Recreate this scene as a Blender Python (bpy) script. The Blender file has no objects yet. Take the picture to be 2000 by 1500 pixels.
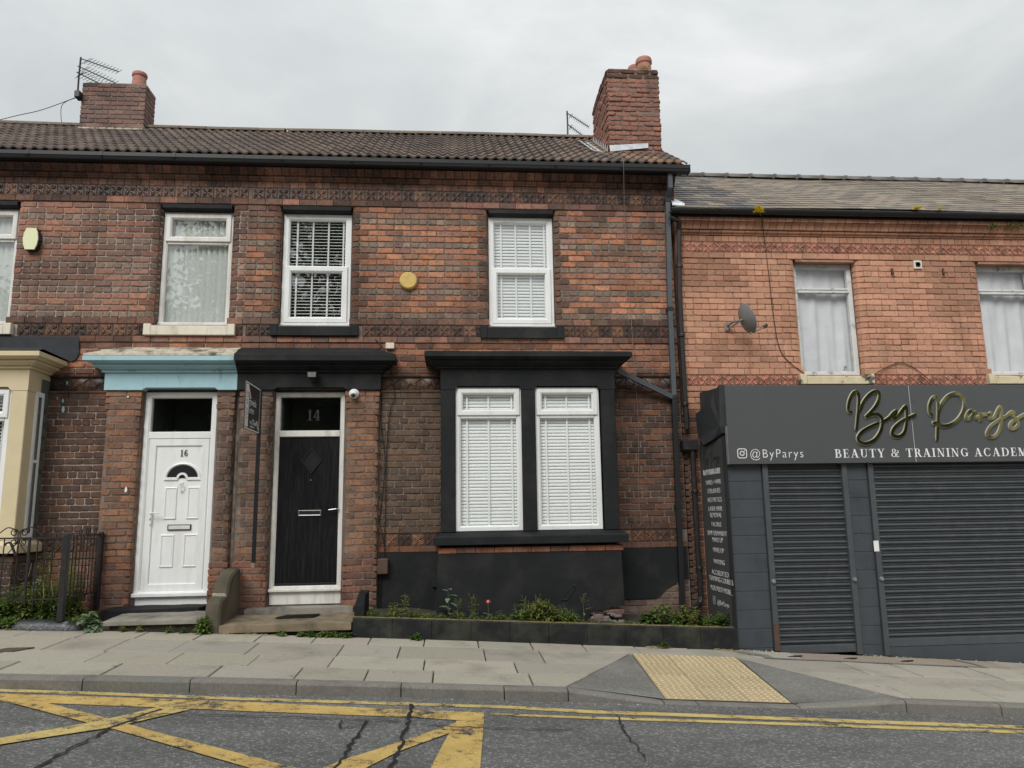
import bpy, math, random
from mathutils import Vector, Matrix, noise

# ------------------------------------------------------------------ camera, sky, sun, exposure
scene = bpy.context.scene
COL = scene.collection
F_PX, YAW, PITCH, ROLL = 1470.0, math.radians(4.709), math.radians(9.652), math.radians(-0.875)
EYE = Vector((0.0, -10.2, 1.57))
fw = Vector((math.sin(YAW)*math.cos(PITCH), math.cos(YAW)*math.cos(PITCH), math.sin(PITCH)))
r0 = Vector((math.cos(YAW), -math.sin(YAW), 0)); u0 = r0.cross(fw)
rt = math.cos(ROLL)*r0 + math.sin(ROLL)*u0; up = rt.cross(fw)
cam = bpy.data.cameras.new('camera'); camo = bpy.data.objects.new('camera', cam); COL.objects.link(camo)
cam.sensor_width = 36; cam.lens = F_PX/2000*36; cam.clip_end = 2000; cam.clip_start = .05
m = Matrix.Identity(4)
for i in range(3): m[i][0], m[i][1], m[i][2], m[i][3] = rt[i], up[i], -fw[i], EYE[i]
camo.matrix_world = m
scene.camera = camo

SUN_EL, SUN_AZ = 40.0, -24.0     # overcast glow: high, in front of the houses, a little to the left
world = bpy.data.worlds.new('World'); scene.world = world; world.use_nodes = True
nt = world.node_tree; nt.nodes.clear()
N = nt.nodes.new; L = nt.links.new
wo = N('ShaderNodeOutputWorld'); bg = N('ShaderNodeBackground'); bg2 = N('ShaderNodeBackground'); mixw = N('ShaderNodeMixShader')
sky = N('ShaderNodeTexSky'); sky.sky_type = 'NISHITA'; sky.sun_disc = False
sky.sun_elevation = math.radians(SUN_EL); sky.sun_rotation = math.radians(180+SUN_AZ); sky.air_density = 1.0; sky.dust_density = 3.0
bg.inputs['Strength'].default_value = .08; L(sky.outputs[0], bg.inputs[0])
tc = N('ShaderNodeTexCoord'); sep = N('ShaderNodeSeparateXYZ'); L(tc.outputs['Generated'], sep.inputs[0])
# cloud layer: standard overcast dome (brighter overhead than at the horizon) with soft mottling
gr = N('ShaderNodeMapRange'); gr.inputs[1].default_value = 0; gr.inputs[2].default_value = 1; gr.inputs[3].default_value = .50; gr.inputs[4].default_value = 1.42
L(sep.outputs[2], gr.inputs[0])
mp = N('ShaderNodeMapping'); mp.inputs['Scale'].default_value = (1.6, 1.6, 3.4); mp.inputs['Location'].default_value = (.35, .2, .1); L(tc.outputs['Generated'], mp.inputs[0])
n1 = N('ShaderNodeTexNoise'); n1.inputs['Scale'].default_value = 1.5; n1.inputs['Detail'].default_value = 7; n1.inputs['Roughness'].default_value = .56; n1.inputs['Distortion'].default_value = .35
L(mp.outputs[0], n1.inputs[0])
cr = N('ShaderNodeValToRGB'); cr.color_ramp.elements[0].position = .34; cr.color_ramp.elements[1].position = .70
cr.color_ramp.elements[0].color = (.80, .85, .86, 1); cr.color_ramp.elements[1].color = (1.16, 1.17, 1.18, 1)
e = cr.color_ramp.elements.new(.52); e.color = (.92, .965, .97, 1)
L(n1.outputs[0], cr.inputs[0])
ml = N('ShaderNodeVectorMath'); ml.operation = 'SCALE'; L(cr.outputs[0], ml.inputs[0]); L(gr.outputs[0], ml.inputs['Scale'])
L(ml.outputs[0], bg2.inputs[0]); bg2.inputs['Strength'].default_value = .475
mixw.inputs[0].default_value = .96; L(bg.outputs[0], mixw.inputs[1]); L(bg2.outputs[0], mixw.inputs[2]); L(mixw.outputs[0], wo.inputs[0])

sl = bpy.data.lights.new('sun', 'SUN'); sl.energy = 1.5; sl.angle = math.radians(30); sl.color = (1, .97, .93)
so = bpy.data.objects.new('sun', sl); COL.objects.link(so); so.location = (-6, -16, 18)
d = Vector((math.sin(math.radians(SUN_AZ))*math.cos(math.radians(SUN_EL)), -math.cos(math.radians(SUN_AZ))*math.cos(math.radians(SUN_EL)), math.sin(math.radians(SUN_EL))))
so.rotation_euler = d.to_track_quat('Z', 'Y').to_euler()
scene.view_settings.view_transform = 'Standard'; scene.view_settings.look = 'None'
scene.view_settings.exposure = 0.75; scene.view_settings.gamma = 1.0; scene.view_settings.use_curve_mapping = False

# ------------------------------------------------------------------ helpers
PI = math.pi
R = random.Random(14)
def W(px, py, Y):
    """point of the plane y = Y seen at photo position (px, py): (x, z)"""
    d = fw*F_PX + rt*(px-1000) - up*(py-750); t = (Y-EYE.y)/d.y
    p = EYE + d*t; return p.x, p.z
def lerp(a, b, t): return a+(b-a)*t
def jit(c, s):
    k = 1+R.uniform(-s, s); return tuple(max(0, x*k*(1+R.uniform(-s, s)*.22)) for x in c)

class MB:
    def __init__(s): s.v = []; s.f = []; s.c = []
    def add(s, vs, fs, col=None):
        o = len(s.v); s.v.extend(vs)
        for f in fs: s.f.append([i+o for i in f]); s.c.append(col)
        return s
    def box(s, x0, x1, y0, y1, z0, z1, col=None):
        v = [(x, y, z) for x in (x0, x1) for y in (y0, y1) for z in (z0, z1)]
        return s.add(v, [(0,1,3,2),(4,6,7,5),(0,4,5,1),(2,3,7,6),(0,2,6,4),(1,5,7,3)], col)
    def bev(s, x0, x1, y0, y1, z0, z1, b=.004, col=None):
        """box with chamfered edges"""
        vs = []; 
        for x, sx in ((x0, 1), (x1, -1)):
            for y, sy in ((y0, 1), (y1, -1)):
                for z, sz in ((z0, 1), (z1, -1)):
                    vs += [(x, y+sy*b, z+sz*b), (x+sx*b, y, z+sz*b), (x+sx*b, y+sy*b, z)]
        I = lambda i, j, k, a: (i*4+j*2+k)*3+a
        fs = []
        for i in (0, 1): fs.append([I(i,0,0,0), I(i,0,1,0), I(i,1,1,0), I(i,1,0,0)] if i == 0 else [I(i,0,0,0), I(i,1,0,0), I(i,1,1,0), I(i,0,1,0)])
        for j in (0, 1): fs.append([I(0,j,0,1), I(1,j,0,1), I(1,j,1,1), I(0,j,1,1)] if j == 0 else [I(0,j,0,1), I(0,j,1,1), I(1,j,1,1), I(1,j,0,1)])
        for k in (0, 1): fs.append([I(0,0,k,2), I(0,1,k,2), I(1,1,k,2), I(1,0,k,2)] if k == 0 else [I(0,0,k,2), I(1,0,k,2), I(1,1,k,2), I(0,1,k,2)])
        for i in (0, 1):
            for j in (0, 1): fs.append([I(i,j,0,0), I(i,j,1,0), I(i,j,1,1), I(i,j,0,1)])
            for k in (0, 1): fs.append([I(i,0,k,0), I(i,1,k,0), I(i,1,k,2), I(i,0,k,2)])
        for j in (0, 1):
            for k in (0, 1): fs.append([I(0,j,k,1), I(1,j,k,1), I(1,j,k,2), I(0,j,k,2)])
        for i in (0, 1):
            for j in (0, 1):
                for k in (0, 1): fs.append([I(i,j,k,0), I(i,j,k,1), I(i,j,k,2)])
        return s.add(vs, fs, col)
    def prism(s, prof, x0, x1, col=None, closed=True):
        """(y, z) profile extruded along x"""
        n = len(prof); v = [(x0, y, z) for y, z in prof] + [(x1, y, z) for y, z in prof]
        f = [(i, (i+1) % n, n+(i+1) % n, n+i) for i in range(n if closed else n-1)]
        if closed: f += [tuple(range(n))[::-1], tuple(range(n, 2*n))]
        return s.add(v, f, col)
    def poly(s, pts, y0, y1, col=None):
        """(x, z) outline given thickness along y"""
        n = len(pts); v = [(x, y0, z) for x, z in pts] + [(x, y1, z) for x, z in pts]
        return s.add(v, [tuple(range(n)), tuple(range(n, 2*n))[::-1]] + [(i, n+i, n+(i+1) % n, (i+1) % n) for i in range(n)], col)
    def tube(s, pts, r, n=6, cap=True, col=None):
        pts = [Vector(p) for p in pts]; rs = r if isinstance(r, (list, tuple)) else [r]*len(pts)
        o = len(s.v); prev = None; V = []
        for i, p in enumerate(pts):
            t = (pts[min(i+1, len(pts)-1)]-pts[max(i-1, 0)])
            t = t.normalized() if t.length > 1e-9 else Vector((0, 0, 1))
            if prev is None:
                a = Vector((0, 0, 1)) if abs(t.z) < .9 else Vector((1, 0, 0)); a = (a-t*a.dot(t)).normalized()
            else:
                a = prev-t*prev.dot(t); a = a.normalized() if a.length > 1e-6 else t.orthogonal().normalized()
            prev = a; b = t.cross(a)
            for k in range(n):
                q = 2*PI*k/n; V.append(tuple(p+(a*math.cos(q)+b*math.sin(q))*rs[i]))
        fs = [(i*n+k, i*n+(k+1) % n, (i+1)*n+(k+1) % n, (i+1)*n+k) for i in range(len(pts)-1) for k in range(n)]
        if cap: fs += [tuple(range(n))[::-1], tuple(range((len(pts)-1)*n, len(pts)*n))]
        return s.add(V, fs, col)
    def lathe(s, prof, c, axis='z', n=20, col=None):
        """(r, h) profile turned round an axis through c"""
        V = []
        for r, h in prof:
            for k in range(n):
                q = 2*PI*k/n; a, b = r*math.cos(q), r*math.sin(q)
                V.append({'z': (c[0]+a, c[1]+b, c[2]+h), 'y': (c[0]+a, c[1]+h, c[2]+b), 'x': (c[0]+h, c[1]+a, c[2]+b)}[axis])
        fs = [(i*n+k, i*n+(k+1) % n, (i+1)*n+(k+1) % n, (i+1)*n+k) for i in range(len(prof)-1) for k in range(n)]
        fs += [tuple(range(n)), tuple(range((len(prof)-1)*n, len(prof)*n))]
        return s.add(V, fs, col)
    def mesh(s, name, mat=None, smooth=False, origin=None):
        me = bpy.data.meshes.new(name)
        vs = s.v if origin is None else [(x-origin[0], y-origin[1], z-origin[2]) for x, y, z in s.v]
        me.from_pydata(vs, [], s.f)
        if any(c is not None for c in s.c):
            a = me.attributes.new('bcol', 'FLOAT_COLOR', 'FACE')
            buf = []
            for c in s.c: c = c or (.5, .5, .5); buf += [c[0], c[1], c[2], 1.0]
            a.data.foreach_set('color', buf)
        if mat: me.materials.append(mat)
        if smooth: me.polygons.foreach_set('use_smooth', [True]*len(me.polygons))
        me.update(); return me

def fixnormals(me):
    import bmesh
    bm = bmesh.new(); bm.from_mesh(me); bmesh.ops.recalc_face_normals(bm, faces=bm.faces); bm.to_mesh(me); bm.free()

def attach(o, parent):
    if parent is not None:
        o.parent = parent
        if parent.type == 'EMPTY': o.matrix_parent_inverse = Matrix.Translation(-parent.location)
    return o
def obj(name, mb, mat, parent=None, smooth=False, color=None, origin=None, fix=True):
    me = mb if isinstance(mb, bpy.types.Mesh) else mb.mesh(name, mat, smooth, origin)
    if fix and not isinstance(mb, bpy.types.Mesh): fixnormals(me)
    o = bpy.data.objects.new(name, me); COL.objects.link(o)
    if origin is not None: o.location = origin
    if color: o.color = (*color[:3], 1)
    return attach(o, parent)
def inst(name, me, loc, parent=None, scale=(1, 1, 1), rot=(0, 0, 0), color=None):
    o = bpy.data.objects.new(name, me); COL.objects.link(o)
    o.location = loc; o.scale = scale; o.rotation_euler = rot
    if color: o.color = (*color[:3], 1)
    return attach(o, parent)
def tag(o, label, cat, group=None):
    o['label'] = label; o['category'] = cat
    if group: o['group'] = group
    return o
def thing(name, label, cat, loc, group=None):
    o = bpy.data.objects.new(name, None); COL.objects.link(o); o.location = loc; o.empty_display_size = .2
    return tag(o, label, cat, group)
def solo(name, mb, mat, label, cat, origin, group=None, smooth=False):
    return tag(obj(name, mb, mat, None, smooth, origin=origin), label, cat, group)
def structure(name, mb, mat, parent=None):
    o = obj(name, mb, mat, parent)
    if parent is None: o['kind'] = 'structure'
    return o
def stuff(name, mb, mat, parent=None, **k):
    o = obj(name, mb, mat, parent, **k); o['kind'] = 'stuff'; return o

# ------------------------------------------------------------------ materials
def nodes(name):
    mt = bpy.data.materials.new(name); mt.use_nodes = True; t = mt.node_tree
    return mt, t, t.nodes['Principled BSDF'], t.nodes.new, t.links.new
def mixc(t, a, b, fac, mode='MIX'):
    n = t.nodes.new('ShaderNodeMix'); n.data_type = 'RGBA'; n.blend_type = mode
    for s, v in ((6, a), (7, b), (0, fac)):
        if hasattr(v, 'is_output'): t.links.new(v, n.inputs[s])
        else: n.inputs[s].default_value = (*v, 1) if isinstance(v, tuple) and len(v) == 3 else v
    return n.outputs[2]
def noisen(t, co, scale, detail=4, rough=.55):
    n = t.nodes.new('ShaderNodeTexNoise'); n.inputs['Scale'].default_value = scale; n.inputs['Detail'].default_value = detail; n.inputs['Roughness'].default_value = rough
    t.links.new(co, n.inputs['Vector']); return n.outputs[0]
def ramp(t, v, a, b, lo=0.0, hi=1.0):
    n = t.nodes.new('ShaderNodeMapRange'); n.inputs[1].default_value = a; n.inputs[2].default_value = b; n.inputs[3].default_value = lo; n.inputs[4].default_value = hi
    t.links.new(v, n.inputs[0]); return n.outputs[0]
def geo(t):
    return t.nodes.new('ShaderNodeNewGeometry').outputs['Position']
def scaled(t, co, s):
    n = t.nodes.new('ShaderNodeMapping'); n.inputs['Scale'].default_value = s; t.links.new(co, n.inputs[0]); return n.outputs[0]
def bump(t, p, h, strength, dist):
    b = t.nodes.new('ShaderNodeBump'); b.inputs['Strength'].default_value = strength; b.inputs['Distance'].default_value = dist
    t.links.new(h, b.inputs['Height']); t.links.new(b.outputs[0], p.inputs['Normal'])
def plain(name, col, rough=.5, var=.12, vscale=6, bstr=.0, bscale=80, bdist=.003, metal=0, spec=.5, dirt=None, dirtamt=.5, dscale=3, dth=(.5, .68), streak=False):
    mt, t, p, NN, LL = nodes(name); co = geo(t)
    a = noisen(t, co, vscale, 5); k = ramp(t, a, .3, .7, 1-var, 1+var)
    vm = NN('ShaderNodeVectorMath'); vm.operation = 'SCALE'; vm.inputs[0].default_value = col; LL(k, vm.inputs['Scale'])
    out = vm.outputs[0]
    if dirt is not None:
        cc = scaled(t, co, (1, 1, .18)) if streak else co
        dn = ramp(t, noisen(t, cc, dscale*(3 if streak else 1), 8, .65), dth[0], dth[1], 0, dirtamt)
        out = mixc(t, out, dirt, dn)
    LL(out, p.inputs['Base Color'])
    p.inputs['Roughness'].default_value = rough; p.inputs['Metallic'].default_value = metal; p.inputs['Specular IOR Level'].default_value = spec
    if bstr: bump(t, p, noisen(t, co, bscale, 5, .6), bstr, bdist)
    return mt
def brickmat(name, src, painted=False):
    """fired clay: colour from the brick itself, plus pits, soot specks and pale bloom"""
    mt, t, p, NN, LL = nodes(name); co = geo(t)
    if src == 'attr':
        a = NN('ShaderNodeAttribute'); a.attribute_name = 'bcol'; c = a.outputs['Color']
    else: c = NN('ShaderNodeObjectInfo').outputs['Color']
    n1 = noisen(t, co, 22, 6, .65); n2 = noisen(t, co, 90, 4, .6); n3 = noisen(t, co, 5, 5, .6)
    c = mixc(t, c, (.035, .028, .026), ramp(t, n1, .5, .74, 0, .3 if painted else .8))
    vm = NN('ShaderNodeVectorMath'); vm.operation = 'SCALE'; LL(c, vm.inputs[0]); LL(ramp(t, n2, .3, .7, .78, 1.22), vm.inputs['Scale']); c = vm.outputs[0]
    if not painted: c = mixc(t, c, (.15, .115, .095), ramp(t, noisen(t, co, 13, 5, .6), .46, .7, 0, .4))
    # soot washed down the wall in runs; on paint, patches worn back to brown
    c = mixc(t, c, (.20, .095, .06) if painted else (.03, .024, .021), ramp(t, noisen(t, scaled(t, co, (2.6, 2.6, .55)), 1.0, 7, .68), .51, .72, 0, .55 if painted else .66))
    c = mixc(t, c, (.30, .24, .20), ramp(t, n3, .5, .8, 0, .1 if painted else .30))
    LL(c, p.inputs['Base Color']); p.inputs['Roughness'].default_value = .88; p.inputs['Specular IOR Level'].default_value = .25
    ad = NN('ShaderNodeMath'); ad.operation = 'ADD'; LL(n1, ad.inputs[0]); LL(n2, ad.inputs[1])
    bump(t, p, ad.outputs[0], .55, .006)
    return mt
def objmat(name, rough=.6, var=.2, vscale=12, bstr=.3, bscale=120, bdist=.002, dark=(.03, .03, .03), damt=.4, dscale=4, attr=False, spec=.4):
    """colour of the single piece (object colour) with grain and dirt"""
    mt, t, p, NN, LL = nodes(name); co = geo(t)
    if attr:
        a = NN('ShaderNodeAttribute'); a.attribute_name = 'bcol'; c = a.outputs['Color']
    else: c = NN('ShaderNodeObjectInfo').outputs['Color']
    vm = NN('ShaderNodeVectorMath'); vm.operation = 'SCALE'; LL(c, vm.inputs[0]); LL(ramp(t, noisen(t, co, vscale, 5, .6), .3, .7, 1-var, 1+var), vm.inputs['Scale'])
    c = mixc(t, vm.outputs[0], dark, ramp(t, noisen(t, co, dscale, 7, .65), .5, .72, 0, damt))
    LL(c, p.inputs['Base Color']); p.inputs['Roughness'].default_value = rough; p.inputs['Specular IOR Level'].default_value = spec
    if bstr: bump(t, p, noisen(t, co, bscale, 4, .6), bstr, bdist)
    return mt
def glassmat(name, base=.07, tint=(.92, .95, .94)):
    mt, t, p, NN, LL = nodes(name); t.nodes.remove(p); o = t.nodes['Material Output']
    tr = NN('ShaderNodeBsdfTransparent'); tr.inputs[0].default_value = (*tint, 1)
    g = NN('ShaderNodeBsdfGlossy'); g.inputs['Roughness'].default_value = .012; g.inputs[0].default_value = (1, 1, 1, 1)
    fr = NN('ShaderNodeLayerWeight'); fr.inputs[0].default_value = .5; pw = NN('ShaderNodeMath'); pw.operation = 'POWER'; pw.inputs[1].default_value = 5; LL(fr.outputs['Facing'], pw.inputs[0])
    ad = NN('ShaderNodeMath'); ad.operation = 'ADD'; ad.inputs[1].default_value = base; ad.use_clamp = True; LL(pw.outputs[0], ad.inputs[0])
    # float glass is never quite flat
    b = NN('ShaderNodeBump'); b.inputs['Strength'].default_value = .03; b.inputs['Distance'].default_value = .004
    LL(noisen(t, geo(t), 1.7, 2), b.inputs['Height']); LL(b.outputs[0], g.inputs['Normal'])
    mx = NN('ShaderNodeMixShader'); LL(ad.outputs[0], mx.inputs[0]); LL(tr.outputs[0], mx.inputs[1]); LL(g.outputs[0], mx.inputs[2]); LL(mx.outputs[0], o.inputs[0])
    return mt

def gumspots(mt):
    # trodden chewing gum and small stains
    t = mt.node_tree; p = t.nodes['Principled BSDF']; src = p.inputs['Base Color'].links[0].from_socket; co = geo(t)
    v = t.nodes.new('ShaderNodeTexVoronoi'); v.inputs['Scale'].default_value = 4.2; t.links.new(co, v.inputs['Vector'])
    s = t.nodes.new('ShaderNodeSeparateColor'); t.links.new(v.outputs['Color'], s.inputs[0])
    th = t.nodes.new('ShaderNodeMath'); th.operation = 'MULTIPLY'; t.links.new(s.outputs[0], th.inputs[0]); th.inputs[1].default_value = .11
    lt = t.nodes.new('ShaderNodeMath'); lt.operation = 'LESS_THAN'; t.links.new(v.outputs['Distance'], lt.inputs[0]); t.links.new(th.outputs[0], lt.inputs[1])
    k = t.nodes.new('ShaderNodeMath'); k.operation = 'MULTIPLY'; t.links.new(lt.outputs[0], k.inputs[0]); k.inputs[1].default_value = .55
    t.links.new(mixc(t, src, (.10, .095, .085), k.outputs[0]), p.inputs['Base Color'])
M = {}
M['brick'] = brickmat('brick', 'obj'); M['brick_a'] = brickmat('brick_attribute', 'attr')
M['pbrick'] = brickmat('painted_brick', 'obj', True); M['pbrick_a'] = brickmat('painted_brick_attribute', 'attr', True)
M['mortar'] = plain('mortar', (.19, .16, .135), .95, .3, 9, .5, 160, .004, dirt=(.04, .034, .03), dirtamt=.7, dscale=1.3, dth=(.5, .68))
M['mortar16'] = plain('mortar_repointed', (.35, .295, .255), .95, .25, 9, .5, 160, .004, dirt=(.06, .05, .045), dirtamt=.6, dscale=1.0, dth=(.5, .7))
M['pmortar'] = plain('painted_mortar', (.36, .195, .13), .9, .25, 9, .4, 120, .004, dirt=(.05, .03, .022), dirtamt=.8, dscale=2.2, dth=(.45, .65))
M['upvc'] = plain('white_upvc', (.83, .845, .84), .28, .03, 3, dirt=(.45, .42, .37), dirtamt=.30, dscale=2.5, streak=True, dth=(.5, .75))
M['upvc_old'] = plain('weathered_upvc', (.74, .73, .69), .35, .05, 3, dirt=(.30, .27, .22), dirtamt=.5, dscale=2.5, streak=True, dth=(.46, .72))
M['glass'] = glassmat('window_glass', .065, (.985, .995, .99)); M['glass_sky'] = glassmat('window_glass_coated', .23, (.985, .995, .99))
M['room'] = plain('dark_room', (.10, .115, .105), .9, .1)
M['slat'] = plain('blind_slat', (.83, .855, .845), .45, .03)
M['fabric'] = plain('vertical_blind_fabric', (.84, .89, .86), .8, .05, 30)
M['sheet'] = plain('bed_sheet', (.60, .61, .64), .85, .06, 5, .15, 300, .001)
M['black'] = plain('black_masonry_paint', (.016, .0175, .019), .7, .16, 5, .35, 60, .004, spec=.2, dirt=(.055, .054, .05), dirtamt=.5, dscale=2.2, dth=(.48, .74))
M['blackplanter'] = plain('stained_black_paint', (.020, .0215, .022), .75, .25, 7, .5, 50, .005, spec=.2, dirt=(.075, .078, .055), dirtamt=.7, dscale=3.2, dth=(.46, .7))
M['blackgloss'] = plain('black_plastic', (.014, .015, .017), .3, .1, 6, .06, 30, .002)
M['iron'] = plain('black_painted_iron', (.014, .014, .015), .5, .2, 20, .3, 150, .001, dirt=(.07, .035, .02), dirtamt=.4, dscale=12)
M['pipesheen'] = plain('plastic_pipe_sheen', (.075, .085, .095), .4, .1, 6)  # reflective sheen of the upper downpipe is put into this grey
M['cream'] = plain('cream_masonry_paint', (.63, .53, .34), .6, .06, 4, .2, 50, .003, dirt=(.34, .29, .2), dirtamt=.4, dscale=2, dth=(.55, .78))
M['blue'] = plain('pale_blue_paint', (.35, .555, .62), .6, .06, 4, .2, 50, .003, dirt=(.06, .075, .075), dirtamt=.6, dscale=2.4, dth=(.58, .76), streak=True)
M['lichen'] = plain('lichened_stone', (.50, .45, .36), .9, .2, 20, .5, 60, .006, dirt=(.06, .055, .045), dirtamt=.9, dscale=4, dth=(.5, .62))
M['felt'] = plain('roofing_felt', (.032, .036, .042), .85, .2, 8, .5, 200, .004)
M['stone'] = plain('mossy_sandstone', (.135, .11, .078), .9, .3, 7, .6, 60, .012, dirt=(.045, .045, .028), dirtamt=.8, dscale=3.5, dth=(.42, .62))
M['step'] = plain('worn_sandstone_step', (.24, .19, .125), .9, .2, 6, .4, 50, .006, dirt=(.07, .06, .04), dirtamt=.75, dscale=2.6, dth=(.45, .65))
M['stepgrey'] = plain('grey_step_slab', (.27, .25, .21), .9, .2, 6, .4, 60, .005, dirt=(.06, .055, .05), dirtamt=.7, dscale=2.4, dth=(.48, .66))
M['sillw'] = plain('painted_stone_sill', (.72, .67, .56), .7, .06, 8, .2, 60, .003, dirt=(.30, .22, .13), dirtamt=.5, dscale=3, streak=True, dth=(.5, .7))
M['sillchip'] = plain('chipped_cream_sill', (.62, .55, .36), .7, .1, 8, .4, 30, .006, dirt=(.09, .08, .07), dirtamt=.95, dscale=5, dth=(.55, .6))
M['lead'] = plain('lead_flashing', (.58, .61, .64), .45, .2, 10, .3, 25, .006, metal=.2)
M['terracotta'] = plain('terracotta', (.42, .19, .14), .8, .15, 8, .3, 60, .004, dirt=(.09, .07, .06), dirtamt=.5)
M['tile'] = objmat('concrete_roof_tile', .85, .2, 15, .5, 90, .004, (.03, .03, .026), .55, 6)
M['tile_a'] = objmat('concrete_roof_tile_attribute', .85, .2, 15, .5, 90, .004, (.03, .03, .026), .55, 6, attr=True)
M['slate'] = objmat('roof_slate', .6, .2, 10, .4, 60, .004, (.12, .11, .09), .5, 5)
M['slate_a'] = objmat('roof_slate_attribute', .6, .2, 10, .4, 60, .004, (.12, .11, .09), .5, 5, attr=True)
M['ptile'] = objmat('glazed_terracotta_tile', .42, .35, 16, .25, 60, .002, (.012, .010, .009), .8, 5)
M['ptile_raised'] = objmat('raised_relief_tile', .36, .3, 16, .2, 60, .002, (.05, .035, .028), .6, 5)
nt_ = M['ptile_raised'].node_tree; vmn = [n for n in nt_.nodes if n.type == 'VECT_MATH'][0]; mlt = nt_.nodes.new('ShaderNodeVectorMath'); mlt.operation = 'SCALE'; mlt.inputs['Scale'].default_value = 2.0
nt_.links.new(vmn.inputs[0].links[0].from_socket, mlt.inputs[0]); nt_.links.new(mlt.outputs[0], vmn.inputs[0])  # raised petals coloured paler than the tile face so the pattern reads
M['slab'] = objmat('concrete_paving_slab', .9, .18, 70, .5, 240, .003, (.14, .125, .10), .5, 1.6)
gumspots(M['slab'])
M['kerb'] = objmat('concrete_kerb', .9, .16, 40, .4, 160, .004, (.07, .066, .06), .55, 3)
M['shopgrey'] = plain('dark_grey_shop_paint', (.058, .068, .078), .5, .1, 5, .25, 70, .002, spec=.4, dirt=(.02, .02, .022), dirtamt=.5, dscale=3, dth=(.55, .75))
M['shutter'] = plain('grey_shutter_paint', (.070, .080, .087), .42, .1, 8, .15, 40, .002, spec=.5, dirt=(.13, .135, .13), dirtamt=.4, dscale=4, dth=(.52, .75))
M['sign'] = plain('grey_composite_sign', (.078, .084, .086), .42, .04, 2, spec=.45)
M['signside'] = plain('faded_grey_panel', (.080, .086, .088), .5, .08, 3, dirt=(.03, .03, .03), dirtamt=.5, dscale=1.5)
M['white'] = plain('white_vinyl', (.82, .82, .82), .5, .02)
M['gold'] = plain('gold_mirror_acrylic', (.40, .36, .17), .12, .08, 3, metal=1.0)
M['goldedge'] = plain('acrylic_letter_edge', (.50, .50, .45), .3, .02)
M['chrome'] = plain('brushed_chrome', (.34, .34, .33), .35, .05, metal=1)
M['alu'] = plain('grey_aluminium', (.22, .225, .225), .5, .1, dirt=(.10, .09, .08), dirtamt=.5, dscale=12)
M['yellowbox'] = plain('faded_yellow_plastic', (.60, .42, .12), .5, .12, 14, dirt=(.40, .25, .05), dirtamt=.4, dscale=9)
M['creambox'] = plain('pale_lime_plastic', (.72, .74, .46), .45, .03)
M['doorblack'] = None
M['gdark'] = plain('dark_number_vinyl', (.03, .03, .03), .5, .02)
M['rust'] = plain('rusty_box', (.085, .05, .035), .7, .3, 12)
M['cable'] = plain('weathered_cable', (.22, .15, .12), .6, .1)
M['bcable'] = plain('black_cable', (.012, .012, .012), .6, .1)
def grain():
    mt, t, p, NN, LL = nodes('black_grained_door'); co = geo(t)
    cc = scaled(t, co, (26, 26, 1.6)); n = noisen(t, cc, 2.2, 7, .65)
    LL(mixc(t, (.006, .006, .007), (.022, .023, .026), ramp(t, n, .45, .75)), p.inputs['Base Color'])
    p.inputs['Roughness'].default_value = .42; p.inputs['Specular IOR Level'].default_value = .18; bump(t, p, n, .5, .006); return mt
M['doorblack'] = grain()
def leafmat(name, c1, c2, tr=.35):
    mt, t, p, NN, LL = nodes(name); co = geo(t)
    LL(mixc(t, c1, c2, ramp(t, noisen(t, co, 11, 4), .35, .65)), p.inputs['Base Color']); p.inputs['Roughness'].default_value = .6; p.inputs['Specular IOR Level'].default_value = .3
    b = NN('ShaderNodeBsdfTranslucent'); b.inputs[0].default_value = (c2[0]*1.4, c2[1]*1.4, c2[2], 1)
    mx = NN('ShaderNodeMixShader'); mx.inputs[0].default_value = tr; o = t.nodes['Material Output']
    LL(p.outputs[0], mx.inputs[1]); LL(b.outputs[0], mx.inputs[2]); LL(mx.outputs[0], o.inputs[0]); return mt
M['leaf'] = leafmat('weed_leaf', (.10, .165, .04), (.21, .29, .085))
M['leaf2'] = leafmat('yellowing_weed_leaf', (.15, .18, .045), (.27, .29, .09))
M['leaf3'] = leafmat('dark_weed_leaf', (.06, .11, .03), (.12, .19, .055))
M['leafgrey'] = leafmat('poppy_leaf', (.16, .23, .15), (.26, .33, .21))
M['leafdark'] = leafmat('tree_leaf', (.035, .06, .02), (.075, .11, .035))
M['straw'] = leafmat('dry_stalk', (.34, .27, .14), (.42, .36, .2), .2)
M['sedum'] = leafmat('yellow_sedum', (.55, .42, .03), (.72, .58, .05), .2)
M['bark'] = plain('bark', (.09, .07, .055), .9, .3, 8, .6, 30, .02)
# ------------------------------------------------------------------ ground, road, pavement
def gx(x):
    c = max(-11., min(11., x)); z = .095-.058*c-.0012*c*c
    if x != c and abs(x) < 60: z += (-.058-.0024*c)*(x-c)
    elif x != c: z += (-.058-.0024*c)*(math.copysign(60, x)-c)
    return z
KF, KB = -3.10, -2.975          # kerb front and back
def pz(x, y): return gx(x)+.024*(y+.95)
def rz(x, y=-4.): return gx(x)+.024*(KF+.95)-.105 + .012*min(3.0, max(0, KF-y)) - .012*max(0, min(3.2, -6.1-y))
def G(px, py):
    """road point seen at photo position"""
    d = fw*F_PX + rt*(px-1000) - up*(py-750); z = -.06
    for _ in range(12):
        t = (z-EYE.z)/d.z; p = EYE+d*t; z = rz(p.x, p.y)
    return p.x, p.y

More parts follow.
